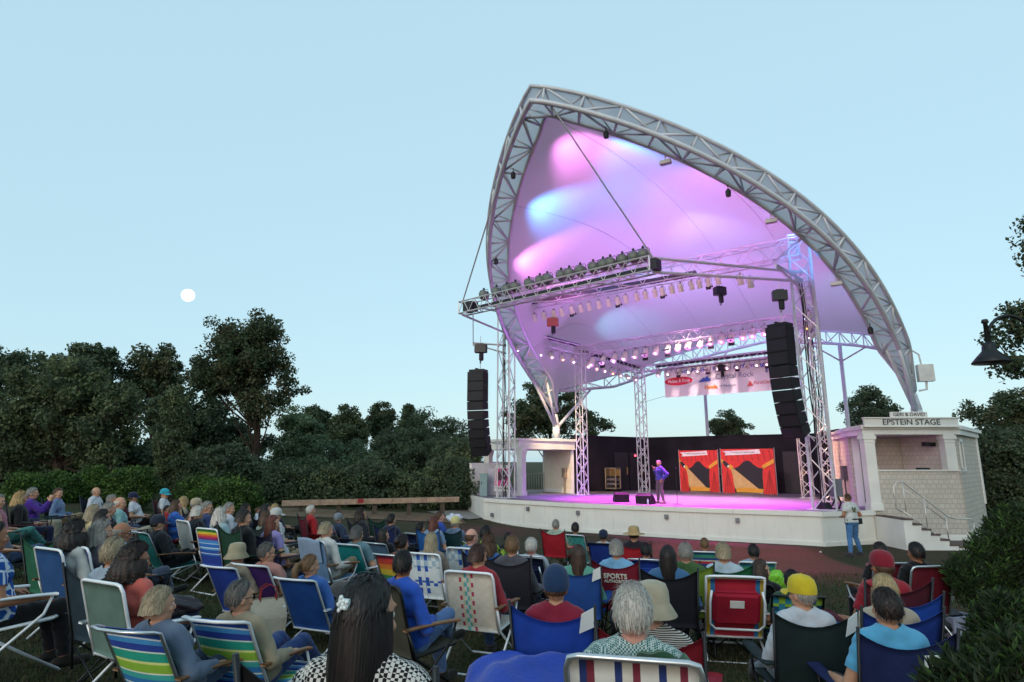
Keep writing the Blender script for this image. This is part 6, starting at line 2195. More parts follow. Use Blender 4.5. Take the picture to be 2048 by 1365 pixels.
CP = {k: chair_proto(k) for k in ('camp', 'beach', 'web', 'pack')}
cused = set()
FRAMES = {'white': WHITETUBE, 'alu': ALUTUBE, 'dark': DARKTUBE}
STR = {
    'bluegreen': ramp_mat('stripes_bluegreen', [(0, '#1c4f9a'), (.08, '#2f7fb5'), (.12, '#cfd9d4'), (.14, '#1a3f8c'), (.24, '#2a86c0'), (.30, '#dfe4dc'), (.32, '#2c77b6'), (.40, '#3fa9a4'), (.47, '#e2e6da'), (.49, '#8cb93a'), (.60, '#d9e08e'), (.63, '#1f9a86'), (.74, '#cfe0d4'), (.76, '#23409a'), (.84, '#3f8cc8'), (.90, '#d4dee0'), (.92, '#1d4a9e')]),
    'rainbow': ramp_mat('stripes_rainbow', [(0, '#223f9c'), (.3, '#2f6cc0'), (.34, '#cfdbe4'), (.36, '#2456b0'), (.46, '#5fa4d8'), (.50, '#d9e4e8'), (.52, '#2b6fc4'), (.62, '#bcd3e0'), (.64, '#3b8ad0'), (.72, '#7a2a7a'), (.78, '#c03048'), (.83, '#d8742a'), (.88, '#d8c83a'), (.93, '#4a9a4a')]),
    'sunset': ramp_mat('stripes_sunset', [(0, '#2a4fa0'), (.2, '#2f7d8c'), (.4, '#3d8a4c'), (.55, '#c9b23a'), (.68, '#d07a2c'), (.8, '#c03a30'), (.92, '#8c2a50')]),
    'multi': ramp_mat('stripes_multi', [(0, '#2c5a9c'), (.15, '#4a94b4'), (.3, '#c9d4d0'), (.34, '#b8323c'), (.46, '#d8cfc4'), (.5, '#2a4a94'), (.62, '#c8343e'), (.7, '#d6d2c6'), (.74, '#33508f'), (.82, '#4a9a72'), (.9, '#2f7d9c')]),
    'redpack': ramp_mat('stripes_redpack', [(0, '#d0b02c'), (.06, '#2c7ab0'), (.14, '#b02238'), (.86, '#2c7ab0'), (.94, '#d0b02c')], 'u'),
    'floral': ramp_mat('stripes_floral', [(0, '#3f9a94')], 'v', second=([(0, '#4aa8a0'), (.5, '#86bfa4')], 9, 9)),
    'bluewhite': ramp_mat('web_bluewhite', [(0, '#cfd8da'), (.14, '#d5dbd8'), (.34, '#2450a8'), (.45, '#d8dede'), (.56, '#2450a8'), (.67, '#d6dcdc')], 'u', second=([(0, '#cfd8da'), (.3, '#2a58b0'), (.42, '#d4dadb'), (.7, '#9fb8c8')], 9, 8)),
    'plaid': ramp_mat('web_plaid', [(0, '#cfc4b2'), (.40, '#b0324a'), (.45, '#cbb88c'), (.5, '#4fa6a4'), (.6, '#cbb88c'), (.66, '#b0324a'), (.71, '#cfc4b2')], 'u', second=([(0, '#d2c8b8')], 11, 13)),
    'rwb': ramp_mat('web_rwb', [(0, '#d4d0c8'), (.08, '#7a2a3a'), (.14, '#cfc8bc'), (.24, '#22346c'), (.3, '#d4d0c8'), (.44, '#7a2a3a'), (.5, '#cfc8bc'), (.58, '#22346c'), (.64, '#d4d0c8'), (.8, '#7a2a3a'), (.86, '#22346c'), (.92, '#d4d0c8')], 'u'),
    'camo': ramp_mat('camo_green', [(0, '#6f9a2c')], 'v', second=([(0, '#2c4a22'), (.5, '#a6b84a')], 11, 11)),
    'aqua': ramp_mat('aqua_pattern', [(0, '#1a5a7c'), (.5, '#2fa09a'), (.62, '#1a4a78'), (.8, '#9ac43a')], 'v', second=([(0, '#174a6c'), (.6, '#2f8fa8')], 8, 7)),
}
CAMPG = 'folding camp chairs on the lawn'
GRP = {'camp': CAMPG, 'beach': 'low beach chairs on the lawn', 'web': 'tall folding lawn chairs', 'pack': 'backpack beach chairs on the lawn'}


def fabmat(c):
    if c in STR: return STR[c]
    return mat('fabric' + c, dim(c, .86), .8, var=.2, scale=4, bump=.5, bscale=7, spec=.25)


def put_chair(kind, loc, rz, fabric, frame, label, scale=1.0, arm=None, tagm=None, pouch=None):
    if kind in cused: r = copy_tree(CP[kind])
    else: r = CP[kind]; cused.add(kind)
    r.location = loc; r.rotation_euler = (0, 0, rz); r.scale = (scale,) * 3
    fm = fabmat(fabric); tm = FRAMES[frame]
    for ch in r.children:
        n_ = ch.name.split('.')[0]
        if n_ in ('backrest', 'seat'): ch.material_slots[0].material = fm
        elif n_ == 'pouch': ch.material_slots[0].material = fabmat(pouch or fabric)
        elif n_ == 'armrest':
            ch.material_slots[0].material = fm if kind == 'camp' else (FRAMES[arm] if arm in FRAMES else (WOOD if arm is None else fabmat(arm)))
        elif n_ in ('care_label', 'lettering', 'care_tag'): pass
        else: ch.material_slots[0].material = tm
    if 'nfab' in r: del r['nfab']
    tag(r, label, 'camp chair' if kind == 'camp' else ('beach chair' if kind in ('beach', 'pack') else 'lawn chair'), GRP[kind])
    if tagm:
        b = MB()
        if tagm == 'tri':
            b.sheet(lambda u, v: (.315 - (.02 + .10 * u * (1 - v * .2)), -.45 + .10 * (1 - v) * .23 - .006 - .03 * u, 1.06 - .13 * (1 - v) - .04 * u), 3, 3, .004)
        else:
            b.sheet(lambda u, v: (.22 - .15 * u, -.415 + .15 * (1 - v) * .23 - .035 * (.4 + u * .6) - .01, .92 - .15 * (1 - v)), 3, 3, .004)
        o = b.build('care_tag', mat('care_tag', '#d5d8d6', .6), r)
    return r


TARGET = V((6.3, 24.6, 0))


def solve(px, py, hl, sc_, yaw):
    d = ray(px, py)

    def at(k):
        p = V((d.x * k, d.y * k, CZ + d.z * k))
        al = math.atan2(TARGET.y - p.y, TARGET.x - p.x) - PI / 2 + R(yaw)
        off = Matrix.Rotation(al, 3, 'Z') @ (V(hl) * sc_)
        base = V((p.x - off.x, p.y - off.y, 0))
        return p.z - off.z - G(base.x, base.y), base, al
    lo, hi = .8, None
    k = .8
    while k < 32:
        if at(k)[0] < 0: hi = k; break
        lo = k; k += .1
    if hi is None:
        hi = 26.0; lo = 26.0
    for _ in range(30):
        m_ = (lo + hi) / 2
        if at(m_)[0] < 0: hi = m_
        else: lo = m_
    _, base, al = at(lo)
    return V((base.x, base.y, G(base.x, base.y))), al


AUD = 'audience members seated on the lawn'
GY, WH, DK, BR, BL, AU, LB, GB, SG = '#85817a', '#c0bab2', '#1d1613', '#4b3423', '#a3875a', '#5a2c20', '#6b5035', '#8f8168', '#55514d'
NAVY, BLK, JEAN, KHA, CHAR = '#1d2746', '#17171b', '#33476b', '#8d7d62', '#2f3238'
# px, py, pose, yaw, hair, hair colour, shirt, sleeve, trousers, extras, chair, fabric, frame, person label, chair label
CROWD = [
 (41, 997, 'C0', 0, 'wavy', BL, BLK, 'long', NAVY, {}, 'camp', '#5a2434', 'dark', 'person with long blonde hair and black top near the left edge', 'maroon camp chair under the blonde person at the left edge'),
 (65, 988, 'RA', -8, 'short', GY, '#4b2a8c', 'long', '#a39a86', {}, 'camp', '#22483c', 'dark', 'grey-haired person in a purple sweater clapping with raised hands', 'green camp chair under the person in the purple sweater'),
 (116, 988, 'CR', -12, 'short', BR, '#6f86a8', 'long', KHA, {}, 'camp', '#262a33', 'dark', 'brown-haired person in a grey-blue shirt before the hedge', 'dark camp chair under the person in the grey-blue shirt'),
 (-4, 1004, 'CR', -10, 'crop', GY, '#b06a78', 'short', '#3f7f7a', {}, 'camp', '#1f4a48', 'dark', 'person in a pink top cut by the left edge of the picture', 'teal camp chair cut by the left picture edge'),
 (192, 985, 'C0', -22, 'bald', GY, '#c9ccd2', 'long', CHAR, {}, 'camp', '#20243a', 'dark', 'balding person in a loose white shirt in front of the tall hedge shrub', 'navy camp chair under the balding person in white by the hedge'),
 (329, 989, 'CR', -8, 'short', BR, '#c4c8cc', 'short', '#3a3a40', {'hat': 'cap', 'hatc': '#2fa3b8'}, 'camp', '#6a2030', 'dark', 'person in a bright turquoise cap and white shirt', 'maroon camp chair under the person in the turquoise cap'),
 (334, 1019, 'C0', -5, 'short', DK, '#b02a2a', 'long', '#b02a3a', {'scale': .72}, 'camp', '#7a1e2a', 'dark', 'small child in a red jacket among the seated crowd at left', 'small red camp chair under the child in red'),
 (352, 1013, 'RA', -6, 'bob', BR, '#2f62b8', 'short', '#a02a38', {}, 'camp', '#3a3d48', 'dark', 'person with blue shirt and red trousers beside the child in red', 'grey camp chair under the person in blue and red'),
 (367, 1005, 'CL', -6, 'bob', BL, '#b09a80', 'short', KHA, {}, 'camp', '#2c4038', 'dark', 'blonde person in a beige top right of the turquoise cap', 'green camp chair under the blonde person in beige'),
 (266, 996, 'BL', -4, 'short', BR, '#d2d4d8', 'short', BLK, {'hat': 'cap', 'hatc': '#232c4c'}, 'beach', '#7a2438', 'dark', 'person in a navy cap and white shirt reclining with crossed ankles', 'maroon beach chair under the reclining person in a navy cap'),
 (223, 1001, 'C0', -10, 'crop', GY, '#c8703a', 'short', JEAN, {}, 'camp', '#27324e', 'dark', 'grey-haired person in an orange shirt', 'blue camp chair under the person in the orange shirt'),
 (240, 1008, 'CR', -5, 'bald', WH, '#86b0ae', 'short', '#a9a08e', {}, 'camp', '#20262c', 'dark', 'bald person in a pale turquoise shirt behind the dark-topped neighbour', 'black camp chair under the bald person in pale turquoise'),
 (218, 1020, 'C0', -4, 'short', GY, '#1b1c22', 'long', CHAR, {}, 'camp', '#1c2230', 'dark', 'grey-haired person in a black sweater below the orange shirt', 'dark camp chair under the person in the black sweater'),
 (205, 1037, 'C0', 0, 'bob', DK, '#20202a', 'long', BLK, {}, 'camp', '#23273a', 'dark', 'dark-haired person in black in front of the grey-haired group', 'dark camp chair under the dark-haired person in black at left'),
 (187, 1027, 'C0', 4, 'bob', GB, '#c9b98c', 'short', KHA, {}, 'camp', '#2a2c30', 'dark', 'grey-blonde person in a pale yellow top', 'camp chair under the person in the pale yellow top'),
 (392, 1010, 'C0', 0, 'short', GY, '#2c3344', 'long', CHAR, {'hat': 'cap', 'hatc': '#b5a68c'}, 'camp', '#27303c', 'dark', 'person in a beige cap and dark jacket left of the round hedge shrub', 'camp chair under the person in the beige cap'),
 (395, 1027, 'C0', 2, 'full', WH, '#1d1e24', 'long', CHAR, {}, 'web', '#c4c9c8', 'white', 'white-haired person in black just behind the rainbow striped chair', 'white webbed lawn chair under the white-haired person in black'),
 (414, 1017, 'CR', -6, 'short', GY, '#33416c', 'long', '#8a2630', {'glasses': True}, 'camp', '#5a2030', 'dark', 'grey-haired person with glasses and navy sweater right of the beige cap', 'maroon camp chair under the person with glasses and navy sweater'),
 (150, 1070, 'C0', 4, 'curly', DK, '#c8c6c0', 'long', '#3a3a40', {'face': False}, 'web', '#2d5a94', 'white', 'person with big dark curly hair and white top', 'blue sling lawn chair with white frame under the dark curly hair'),
 (203, 1066, 'CR', 2, 'wavy', GY, '#5a5662', 'long', CHAR, {}, 'web', '#3a49b4', 'white', 'person with fluffy grey hair beside the bald man in sunglasses', 'violet-blue sling lawn chair behind the fluffy grey hair'),
 (243, 1067, 'CR', -4, 'bald', GY, '#8fb2dc', 'short', '#4a5264', {'glasses': True, 'skin': 'tan'}, 'camp', '#1f2a3a', 'dark', 'bald man in sunglasses and light blue shirt', 'dark camp chair under the bald man in sunglasses'),
 (228, 1108, 'C0', 4, 'short', GB, '#9fb0c0', 'short', KHA, {'face': False}, 'camp', '#2a3d4a', 'dark', 'person with short grey-blonde hair partly hidden by dark curls', 'camp chair under the short grey-blonde hair'),
 (270, 1124, 'CR', -2, 'curly', '#221610', '#d8685c', 'short', '#2c3a5c', {'skin': 'tan'}, 'web', '#6d8a80', 'white', 'dark curly-haired woman in a coral top', 'tall grey-green sling chair with white frame under the coral-topped woman'),
 (318, 1212, 'BR', 4, 'full', GB, '#66748a', 'long', '#42526e', {}, 'beach', 'bluegreen', 'alu', 'grey-blonde woman in a slate blue jacket reclining in front', 'blue and green striped beach chair under the slate-jacketed woman'),
 (-14, 1076, 'C0', -4, 'short', DK, 'swirl:#cfdbe6:#1d4f9c:9', 'short', '#16171c', {'skin': 'tan'}, 'web', '#c9ccc8', 'white', 'person in a blue and white patterned shirt at the left edge', 'pale lawn chair under the blue and white patterned shirt'),
 (-12, 1040, 'BL', -10, 'short', GY, '#5a5f6c', 'short', '#34496c', {}, 'beach', '#2b4a50', 'dark', 'person reclining in blue jeans at the left edge', 'dark teal beach chair under the reclining person in jeans'),
 (316, 1048, 'B0', 0, 'short', DK, '#202228', 'long', '#15161a', {'hat': 'cap', 'hatc': '#2c3140', 'scale': 1.08}, 'beach', '#43b0aa', 'alu', 'person in dark clothes and dark cap reclining behind a teal chair back', 'teal beach chair with bright frame left of the rainbow striped one'),
 (441, 1032, 'C0', 4, 'wavy', WH, '#a3bcc0', 'short', KHA, {}, 'camp', '#2c2f38', 'dark', 'person with wavy white hair and pale teal top', 'camp chair under the wavy white hair'),
 (458, 1019, 'CR', -4, 'short', GY, '#c0c4cc', 'short', NAVY, {}, 'camp', '#232a44', 'dark', 'grey-haired person in white beside the wavy white hair', 'navy camp chair under the grey-haired person in white'),
 (487, 1038, 'CR', 0, 'full', '#2a2320', '#16171b', 'long', '#1b1c20', {'scale': 1.06}, 'camp', '#234a36', 'dark', 'broad dark-haired person in a black shirt', 'green camp chair with dark frame under the broad person in black'),
 (491, 1020, 'C0', -8, 'short', DK, '#3c4358', 'long', CHAR, {'skin': 'tan'}, 'camp', '#22262e', 'dark', 'dark-haired person in slate behind the broad person in black', 'camp chair under the dark-haired person in slate'),
 (516, 1022, 'C0', -8, 'short', BR, '#c9d2e0', 'short', '#2b4a94', {'scale': .75, 'glasses': True}, 'camp', '#2b3f74', 'dark', 'small child in white and blue with glasses', 'small blue camp chair under the child with glasses'),
 (531, 1021, 'C0', -6, 'bob', DK, '#40384a', 'short', CHAR, {}, 'camp', '#2c2630', 'dark', 'dark-haired person in plum right of the child with glasses', 'camp chair under the dark-haired person in plum'),
 (550, 1018, 'BL', -8, 'bob', BL, '#2a3038', 'long', '#1c1d22', {}, 'beach', '#30343e', 'dark', 'blonde person in dark clothes with legs stretched toward the path', 'dark beach chair under the blonde with stretched legs'),
 (532, 1037, 'C0', 2, 'bob', BR, '#b6c4b4', 'short', KHA, {}, 'camp', '#3a4440', 'dark', 'brown-haired person in a pale green shirt', 'camp chair under the person in the pale green shirt'),
 (545, 1048, 'CR', 0, 'long', AU, '#9a8cc4', 'short', KHA, {}, 'camp', '#3c3550', 'dark', 'person with long auburn hair and lavender top', 'violet camp chair under the long auburn hair'),
 (552, 1031, 'C0', -4, 'short', GY, '#cfd0d0', 'short', CHAR, {'hat': 'cap', 'hatc': '#cdccc6'}, 'camp', '#2f3440', 'dark', 'person in a white cap and white shirt', 'camp chair under the person in the white cap'),
 (549, 1069, 'C0', 2, 'pony', LB, '#c4c8cc', 'short', '#b9a98e', {'face': False}, 'pack', '#22449a', 'alu', 'person with a light brown ponytail and white top', 'blue backpack chair under the light brown ponytail and white top'),
 (533, 1107, 'BR', 2, 'crop', SG, 'stripe:#b0524a:#c4a89a:26', 'short', KHA, {'glasses': True}, 'beach', '#46286e', 'white', 'close-cropped man with sunglasses and reddish striped shirt', 'purple beach chair with white frame under the striped shirt'),
 (474, 1110, 'B0', 4, 'short', GY, '#a89a84', 'long', KHA, {'hat': 'bucket', 'hatc': '#b0a284', 'face': False}, 'beach', '#2c4cb0', 'white', 'person in a beige hat and tan jacket', 'royal blue beach chair under the beige hat'),
 (652, 1062, 'CR', -2, 'full', GB, '#d4d2cb', 'long', KHA, {}, 'web', '#7fa4cc', 'alu', 'grey-blonde person in a white jacket with a hand to the mouth', 'light blue lawn chair under the white jacket'),
 (714, 1070, 'B0', 2, 'full', SG, '#6d8a94', 'short', '#a3988a', {'face': False, 'scale': 1.1}, 'beach', '#2fb2b4', 'white', 'grey-haired person low behind a bright teal chair back', 'bright teal beach chair in the middle of the lawn'),
 (620, 1133, 'BR', 3, 'pony', LB, '#3a68b0', 'long', '#3d2d26', {'face': False}, 'beach', '#2758a8', 'white', 'light brown ponytail above a low blue chair', 'low blue beach chair with curved white top bar'),
 (480, 1197, 'BR', 6, 'short', SG, '#a1937a', 'long', '#2c4478', {'glasses': True}, 'beach', 'bluegreen', 'white', 'dark grey-haired man in glasses and a khaki jacket', 'striped beach chair with white top bar under the khaki jacket'),
 (733, 1238, 'CR', 6, 'long', '#140f0f', 'check:#d8d4cc:#1c1a1c:85', 'short', '#17171a', {'skin': 'fair', 'scale': 1.035}, 'camp', '#1d1e22', 'dark', 'woman with long black hair, bead clip and checked top in the foreground', 'dark camp chair under the long black hair in the foreground'),
 (622, 1022, 'C0', -8, 'short', WH, '#b01f24', 'long', '#46403c', {}, 'camp', '#7a2236', 'dark', 'grey-haired person in a bright red shirt alone near the path', 'maroon camp chair under the bright red shirt'),
 (722, 1030, 'C0', -18, 'wavy', '#2a1d18', '#23262e', 'long', BLK, {}, 'camp', '#20242c', 'dark', 'dark wavy-haired person in a dark jacket facing right', 'black camp chair under the dark wavy hair'),
 (783, 1041, 'C0', 4, 'short', DK, '#2a3148', 'long', CHAR, {}, 'camp', '#1f2c5a', 'dark', 'dark-haired person sunk in a navy chair left of the blue-shirted man', 'navy camp chair left of the blue-shirted man'),
 (676, 1038, 'BL', -6, 'short', GY, '#39445c', 'long', NAVY, {'hat': 'cap', 'hatc': '#8a919a', 'scale': .95}, 'beach', '#27489c', 'alu', 'person in a grey cap lying far back in a blue chair', 'blue beach chair under the grey cap right of the red shirt'),
 (767, 1073, 'CR', 0, 'long', '#241a16', '#17171b', 'long', BLK, {}, 'beach', '#5f7f9c', 'alu', 'person with long dark hair in black right of the teal chair', 'grey-blue beach chair under the long dark hair in black'),
 (880, 1035, 'C0', -32, 'short', BR, '#2a4aa0', 'short', JEAN, {'skin': 'pink'}, 'camp', '#2a3040', 'dark', 'brown-haired man in a blue shirt turned to the right', 'camp chair under the man in blue turned right'),
 (868, 1048, 'C0', 2, 'bob', AU, '#8aa0bc', 'short', '#93a6c0', {'face': False}, 'camp', '#2b6ab8', 'dark', 'auburn-haired person sitting close in front of the blue-shirted man', 'bright blue camp chair under the auburn hair'),
 (911, 1047, 'C0', 2, 'short', GY, '#6a7f9a', 'short', JEAN, {'hat': 'cap', 'hatc': '#d6c98a', 'face': False}, 'camp', '#1f3f44', 'dark', 'person in a pale yellow cap', 'dark green camp chair under the pale yellow cap'),
 (841, 1057, 'B0', 2, 'short', DK, '#4a3a36', 'long', CHAR, {'face': False}, 'pack', '#1e2c52', 'alu', 'dark head above a navy backpack chair left of the auburn hair', 'navy backpack chair left of the auburn hair'),
 (863, 1085, 'C0', 2, 'long', GB, '#8c7d70', 'short', KHA, {'face': False}, 'web', 'bluewhite', 'white', 'person with long grey-blonde hair in a webbed chair', 'blue and white webbed lawn chair under the long grey-blonde hair'),
 (804, 1089, 'B0', 2, 'bun', DK, '#7a4a3a', 'short', CHAR, {'face': False, 'scale': 1.08}, 'beach', 'sunset', 'alu', 'dark hair pinned in a bun above a red and yellow striped chair', 'red to green striped beach chair in front of the blue sweatshirt'),
 (806, 1132, 'CL', -20, 'short', '#181310', '#2b58c0', 'long', '#5a78a8', {'skin': 'tan'}, 'web', '#4a4a3e', 'dark', 'black-haired man in a bright blue sweatshirt', 'olive mesh lawn chair under the bright blue sweatshirt'),
 (943, 1076, 'CR', 0, 'bald', BR, '#54729c', 'short', JEAN, {'skin': 'pink'}, 'web', 'bluewhite', 'white', 'balding man in a denim shirt', 'blue and white webbed lawn chair under the balding man in denim'),
 (972, 1069, 'C0', -4, 'short', DK, 'check:#9ab83a:#22381c:16', 'short', BLK, {}, 'camp', 'camo', 'dark', 'dark-haired person in a green checked shirt', 'green patterned camp chair under the green checked shirt'),
 (977, 1088, 'CL', -6, 'wavy', BR, '#33609c', 'long', JEAN, {}, 'camp', '#2a3350', 'dark', 'brown wavy-haired person in a blue jacket with knees up', 'camp chair under the brown wavy hair and blue jacket'),
 (1016, 1077, 'C0', 2, 'crop', DK, '#20252a', 'short', CHAR, {'face': False, 'scale': .88}, 'camp', 'camo', 'alu', 'dark cropped head above a green patterned chair', 'green patterned camp chair with bright frame by the grey jacket'),
 (1025, 1094, 'C0', 2, 'short', LB, '#55525a', 'long', CHAR, {'face': False}, 'camp', '#35323c', 'dark', 'light brown-haired person in a grey jacket', 'grey camp chair under the grey jacket'),
 (1063, 1094, 'B0', -3, 'crop', WH, '#b9bcc4', 'long', '#a9aeb8', {'face': False, 'skin': 'pink', 'scale': 1.1}, 'pack', '#1c2444', 'alu', 'white-haired pink-necked man in pale clothes', 'navy backpack chair with white label under the white-haired man'),
 (956, 1114, 'CR', 0, 'full', '#3a2219', '#a8323e', 'long', JEAN, {'face': False}, 'web', 'plaid', 'white', 'brown-haired person in a raspberry red hoodie', 'cream webbed lawn chair with pink and teal stripes under the red hoodie'),
 (1112, 1051, 'C0', 0, 'crop', GY, '#a3b4a4', 'short', KHA, {'face': False}, 'camp', '#b01c2c', 'dark', 'grey-haired man in a pale green shirt in the front row', 'red camp chair at the left of the front row'),
 (1112, 1176, 'C0', 4, 'short', BR, '#8a1f38', 'long', CHAR, {'hat': 'beanie', 'hatc': '#20395e', 'face': False}, 'camp', '#1d48b0', 'dark', 'person in a navy knit cap and crimson top', 'royal blue camp chair with white flap under the navy knit cap'),
 (1151, 1058, 'B0', 0, 'short', '#241b17', '#17181d', 'short', CHAR, {'face': False, 'scale': 1.06}, 'beach', 'floral', 'white', 'short dark-haired person in black in the front row', 'pale teal patterned beach chair in the front row'),
 (1207, 1074, 'B0', -2, 'short', DK, '#c3c7cc', 'short', CHAR, {'hat': 'cap', 'hatc': '#1f2946', 'face': False}, 'beach', '#22409c', 'dark', 'person in a navy cap and white shirt in the front row', 'blue beach chair under the navy cap in the front row'),
 (1268, 1070, 'C0', -2, 'short', DK, '#2c2630', 'short', CHAR, {'hat': 'straw', 'hatc': '#b59a6c', 'face': False}, 'camp', '#b3202c', 'dark', 'person in a wide straw hat with dark band', 'red camp chair under the straw hat'),
 (1157, 1113, 'CL', 2, 'long', '#3b2a22', '#5fa08e', 'long', '#2c3046', {'face': False}, 'camp', '#24509c', 'dark', 'person with long brown hair and sea-green sweater', 'blue camp chair with white flap under the long brown hair'),
 (1233, 1101, 'C0', 0, 'full', GY, '#7fb4dc', 'short', JEAN, {'face': False}, 'camp', '#8a1f34', 'dark', 'grey-haired man in a light blue shirt in a lettered chair', 'crimson camp chair with white lettering'),
 (1292, 1103, 'B0', -2, 'short', '#191514', '#3a3f58', 'short', CHAR, {'face': False}, 'pack', '#1f3f98', 'alu', 'black-haired head above a blue backpack chair', 'bright blue backpack chair right of the lettered chair'),
 (1336, 1116, 'C0', 0, 'long', '#1e1614', '#3f6a94', 'long', '#1d2030', {'face': False}, 'camp', '#1a1d26', 'dark', 'person with long black hair and denim shirt', 'black camp chair under the denim shirt'),
 (1371, 1107, 'C0', 0, 'crop', GY, '#46663a', 'short', KHA, {'face': False}, 'camp', '#7fa03a', 'dark', 'grey-cropped person in front of the striped beach chairs', 'lime green camp chair right of the denim shirt'),
 (1409, 1090, 'B0', 0, 'short', LB, '#7a4a44', 'short', CHAR, {'face': False, 'scale': .95}, 'beach', 'multi', 'white', 'light brown head above the left multicoloured striped chair', 'left multicoloured striped beach chair near the stage'),
 (1266, 1228, 'C0', 2, 'short', '#a8a39b', 'check:#cdd8d2:#2c6a68:125', 'short', '#5a5f66', {'face': False, 'skin': 'pink', 'scale': 1.075}, 'web', 'rwb', 'alu', 'large grey-haired man in a teal checked shirt in the foreground', 'red, white and blue webbed lawn chair in the foreground'),
 (1306, 1215, 'CL', -6, 'short', GY, 'stripe:#cfc9bd:#2a2426:30', 'long', '#a82338', {'hat': 'bucket', 'hatc': '#b6ab92', 'face': False}, 'camp', '#a01f30', 'dark', 'person in a cream bucket hat and striped sleeves', 'red camp chair under the cream bucket hat'),
 (1446, 1108, 'C0', 2, 'full', GB, '#b9cbd8', 'long', '#6a7a90', {'face': False}, 'camp', '#1f6a44', 'dark', 'grey-blonde person in a white shirt right of the lime green chair', 'green camp chair under the white shirt'),
 (1507, 1106, 'B0', 0, 'short', '#191413', '#8fb0c0', 'short', CHAR, {'face': False}, 'beach', 'multi', 'white', 'black hair above the right multicoloured striped chair', 'right multicoloured striped beach chair near the stage'),
 (1522, 1142, 'BR', -45, 'bob', '#3a2a20', '#1b1b20', 'long', BLK, {'skin': 'fair', 'scale': 1.05}, 'beach', '#1d2026', 'dark', 'brown-haired girl in black turning her face to the right', 'black beach chair under the girl turning right'),
 (1584, 1164, 'B0', -2, 'short', '#1d1614', '#33543c', 'short', CHAR, {'face': False}, 'beach', 'aqua', 'dark', 'dark-haired person low in front of the yellow cap', 'aqua patterned beach chair left of the yellow cap'),
 (1604, 1189, 'CL', 8, 'short', GY, '#c9ced6', 'long', '#8a8f98', {'hat': 'cap', 'hatc': '#d8c02c'}, 'camp', '#1f2f30', 'dark', 'person in a bright yellow cap and white shirt', 'dark green camp chair with white flap under the yellow cap'),
 (1760, 1104, 'C0', 8, 'short', '#231a17', '#1d1c20', 'short', BLK, {'face': False, 'skin': 'tan'}, 'web', '#7a1c30', 'alu', 'dark-haired person in a black tee before the man in the T-shirt', 'maroon sling lawn chair behind the red cap'),
 (1832, 1107, 'C0', 10, 'short', '#1a1413', '#16161a', 'short', BLK, {'face': False, 'skin': 'tan'}, 'web', '#701a2c', 'alu', 'dark-haired person in black beside the right bush', 'maroon sling lawn chair beside the right bush'),
 (1764, 1134, 'C0', 10, 'short', BR, '#a02430', 'short', '#6a6a70', {'hat': 'cap', 'hatc': '#8a1f30', 'face': False, 'skin': 'tan', 'scale': 1.06}, 'camp', '#5a1c2c', 'dark', 'broad man in a dark red cap and red tee', 'maroon camp chair under the red cap and red tee'),
 (1769, 1184, 'C0', 8, 'long', '#a08a64', '#b4a894', 'short', KHA, {'face': False}, 'camp', '#23449c', 'dark', 'person with long blonde hair right of the yellow cap', 'blue camp chair under the long blonde hair'),
 (1773, 1219, 'C0', 8, 'short', '#241a15', '#5fb0d8', 'short', CHAR, {'face': False}, 'camp', '#202c5c', 'dark', 'dark brown-haired man in a light blue tee near the right bush', 'navy camp chair with white tag in the lower right'),
]
TAGS = {'royal blue camp chair with white flap under the navy knit cap': 'tri', 'blue camp chair with white flap under the long brown hair': 'tri', 'dark green camp chair with white flap under the yellow cap': 'tri', 'navy camp chair with white tag in the lower right': 'rect'}
ARMS = {'beach': None, 'pack': 'alu', 'web': None, 'camp': None}
PLACED = {}
for px, py, pose, yaw, hair, hc, sh_, slv, lg, ex, ck, cf, fr, lab, clab in CROWD:
    if ck in ('camp', 'web') and pose[0] == 'B': pose = 'C0'
    if ck in ('beach', 'pack') and pose[0] != 'B': pose = {'C0': 'B0', 'CL': 'BL', 'CR': 'BR', 'RA': 'B0'}[pose]
    ex = dict(ex); s_ = ex.pop('scale', 1.0) * (rnd.uniform(.97, 1.03) if py < 1220 else 1.0)
    loc, rz = solve(px, py, POSES[pose].head, s_, yaw)
    PLACED[lab] = (loc, rz, s_, pose)
    o = person(pose, loc, rz, s_, lab, AUD, hair, hc, sh_, slv, lg, **ex)
    c = put_chair(ck, loc, rz, cf, fr, clab, max(.8, s_), arm='white' if (fr == 'white' and cf != 'bluegreen' and rnd.random() < .5) else None, tagm=TAGS.get(clab))
    if 'white lettering' in clab:
        t = R(13)
        Mx = Matrix.Translation((0, -.285 - math.sin(t) * .42 - .048, .44 + math.cos(t) * .42)) @ Matrix.Rotation(t, 4, 'X')
        inkw = mat('ink_cream', '#d8d4c4', .6)
        text('SPORTS', .085, Mx @ Matrix.Rotation(R(90), 4, 'X'), inkw, c, bold=.002); text('AUTHORITY', .05, Mx @ Matrix.Translation((0, -.004, -.062)) @ Matrix.Rotation(R(90), 4, 'X'), inkw, c, bold=.001)

    if 'bead clip' in lab:
        Mh = Matrix.Translation(POSES[pose].head) @ POSES[pose].Mh.to_4x4(); b = MB()
        for k in range(9):
            a = k * 2.4; rr_ = .006 + .0022 * k
            c_ = V((.012 + rr_ * math.cos(a), -.117, .06 + rr_ * math.sin(a)))
            b.lathe([(.002, -.007), (.006, -.004), (.007, 0), (.006, .004), (.002, .007)], c_, 8)
        b.box((.012, -.108, .06), (.04, .014, .03))
        child('hair_clip', b.mesh('hair_clip', mat('pearl', '#cfd6d6', .2), smooth=True), o, None, Mh)

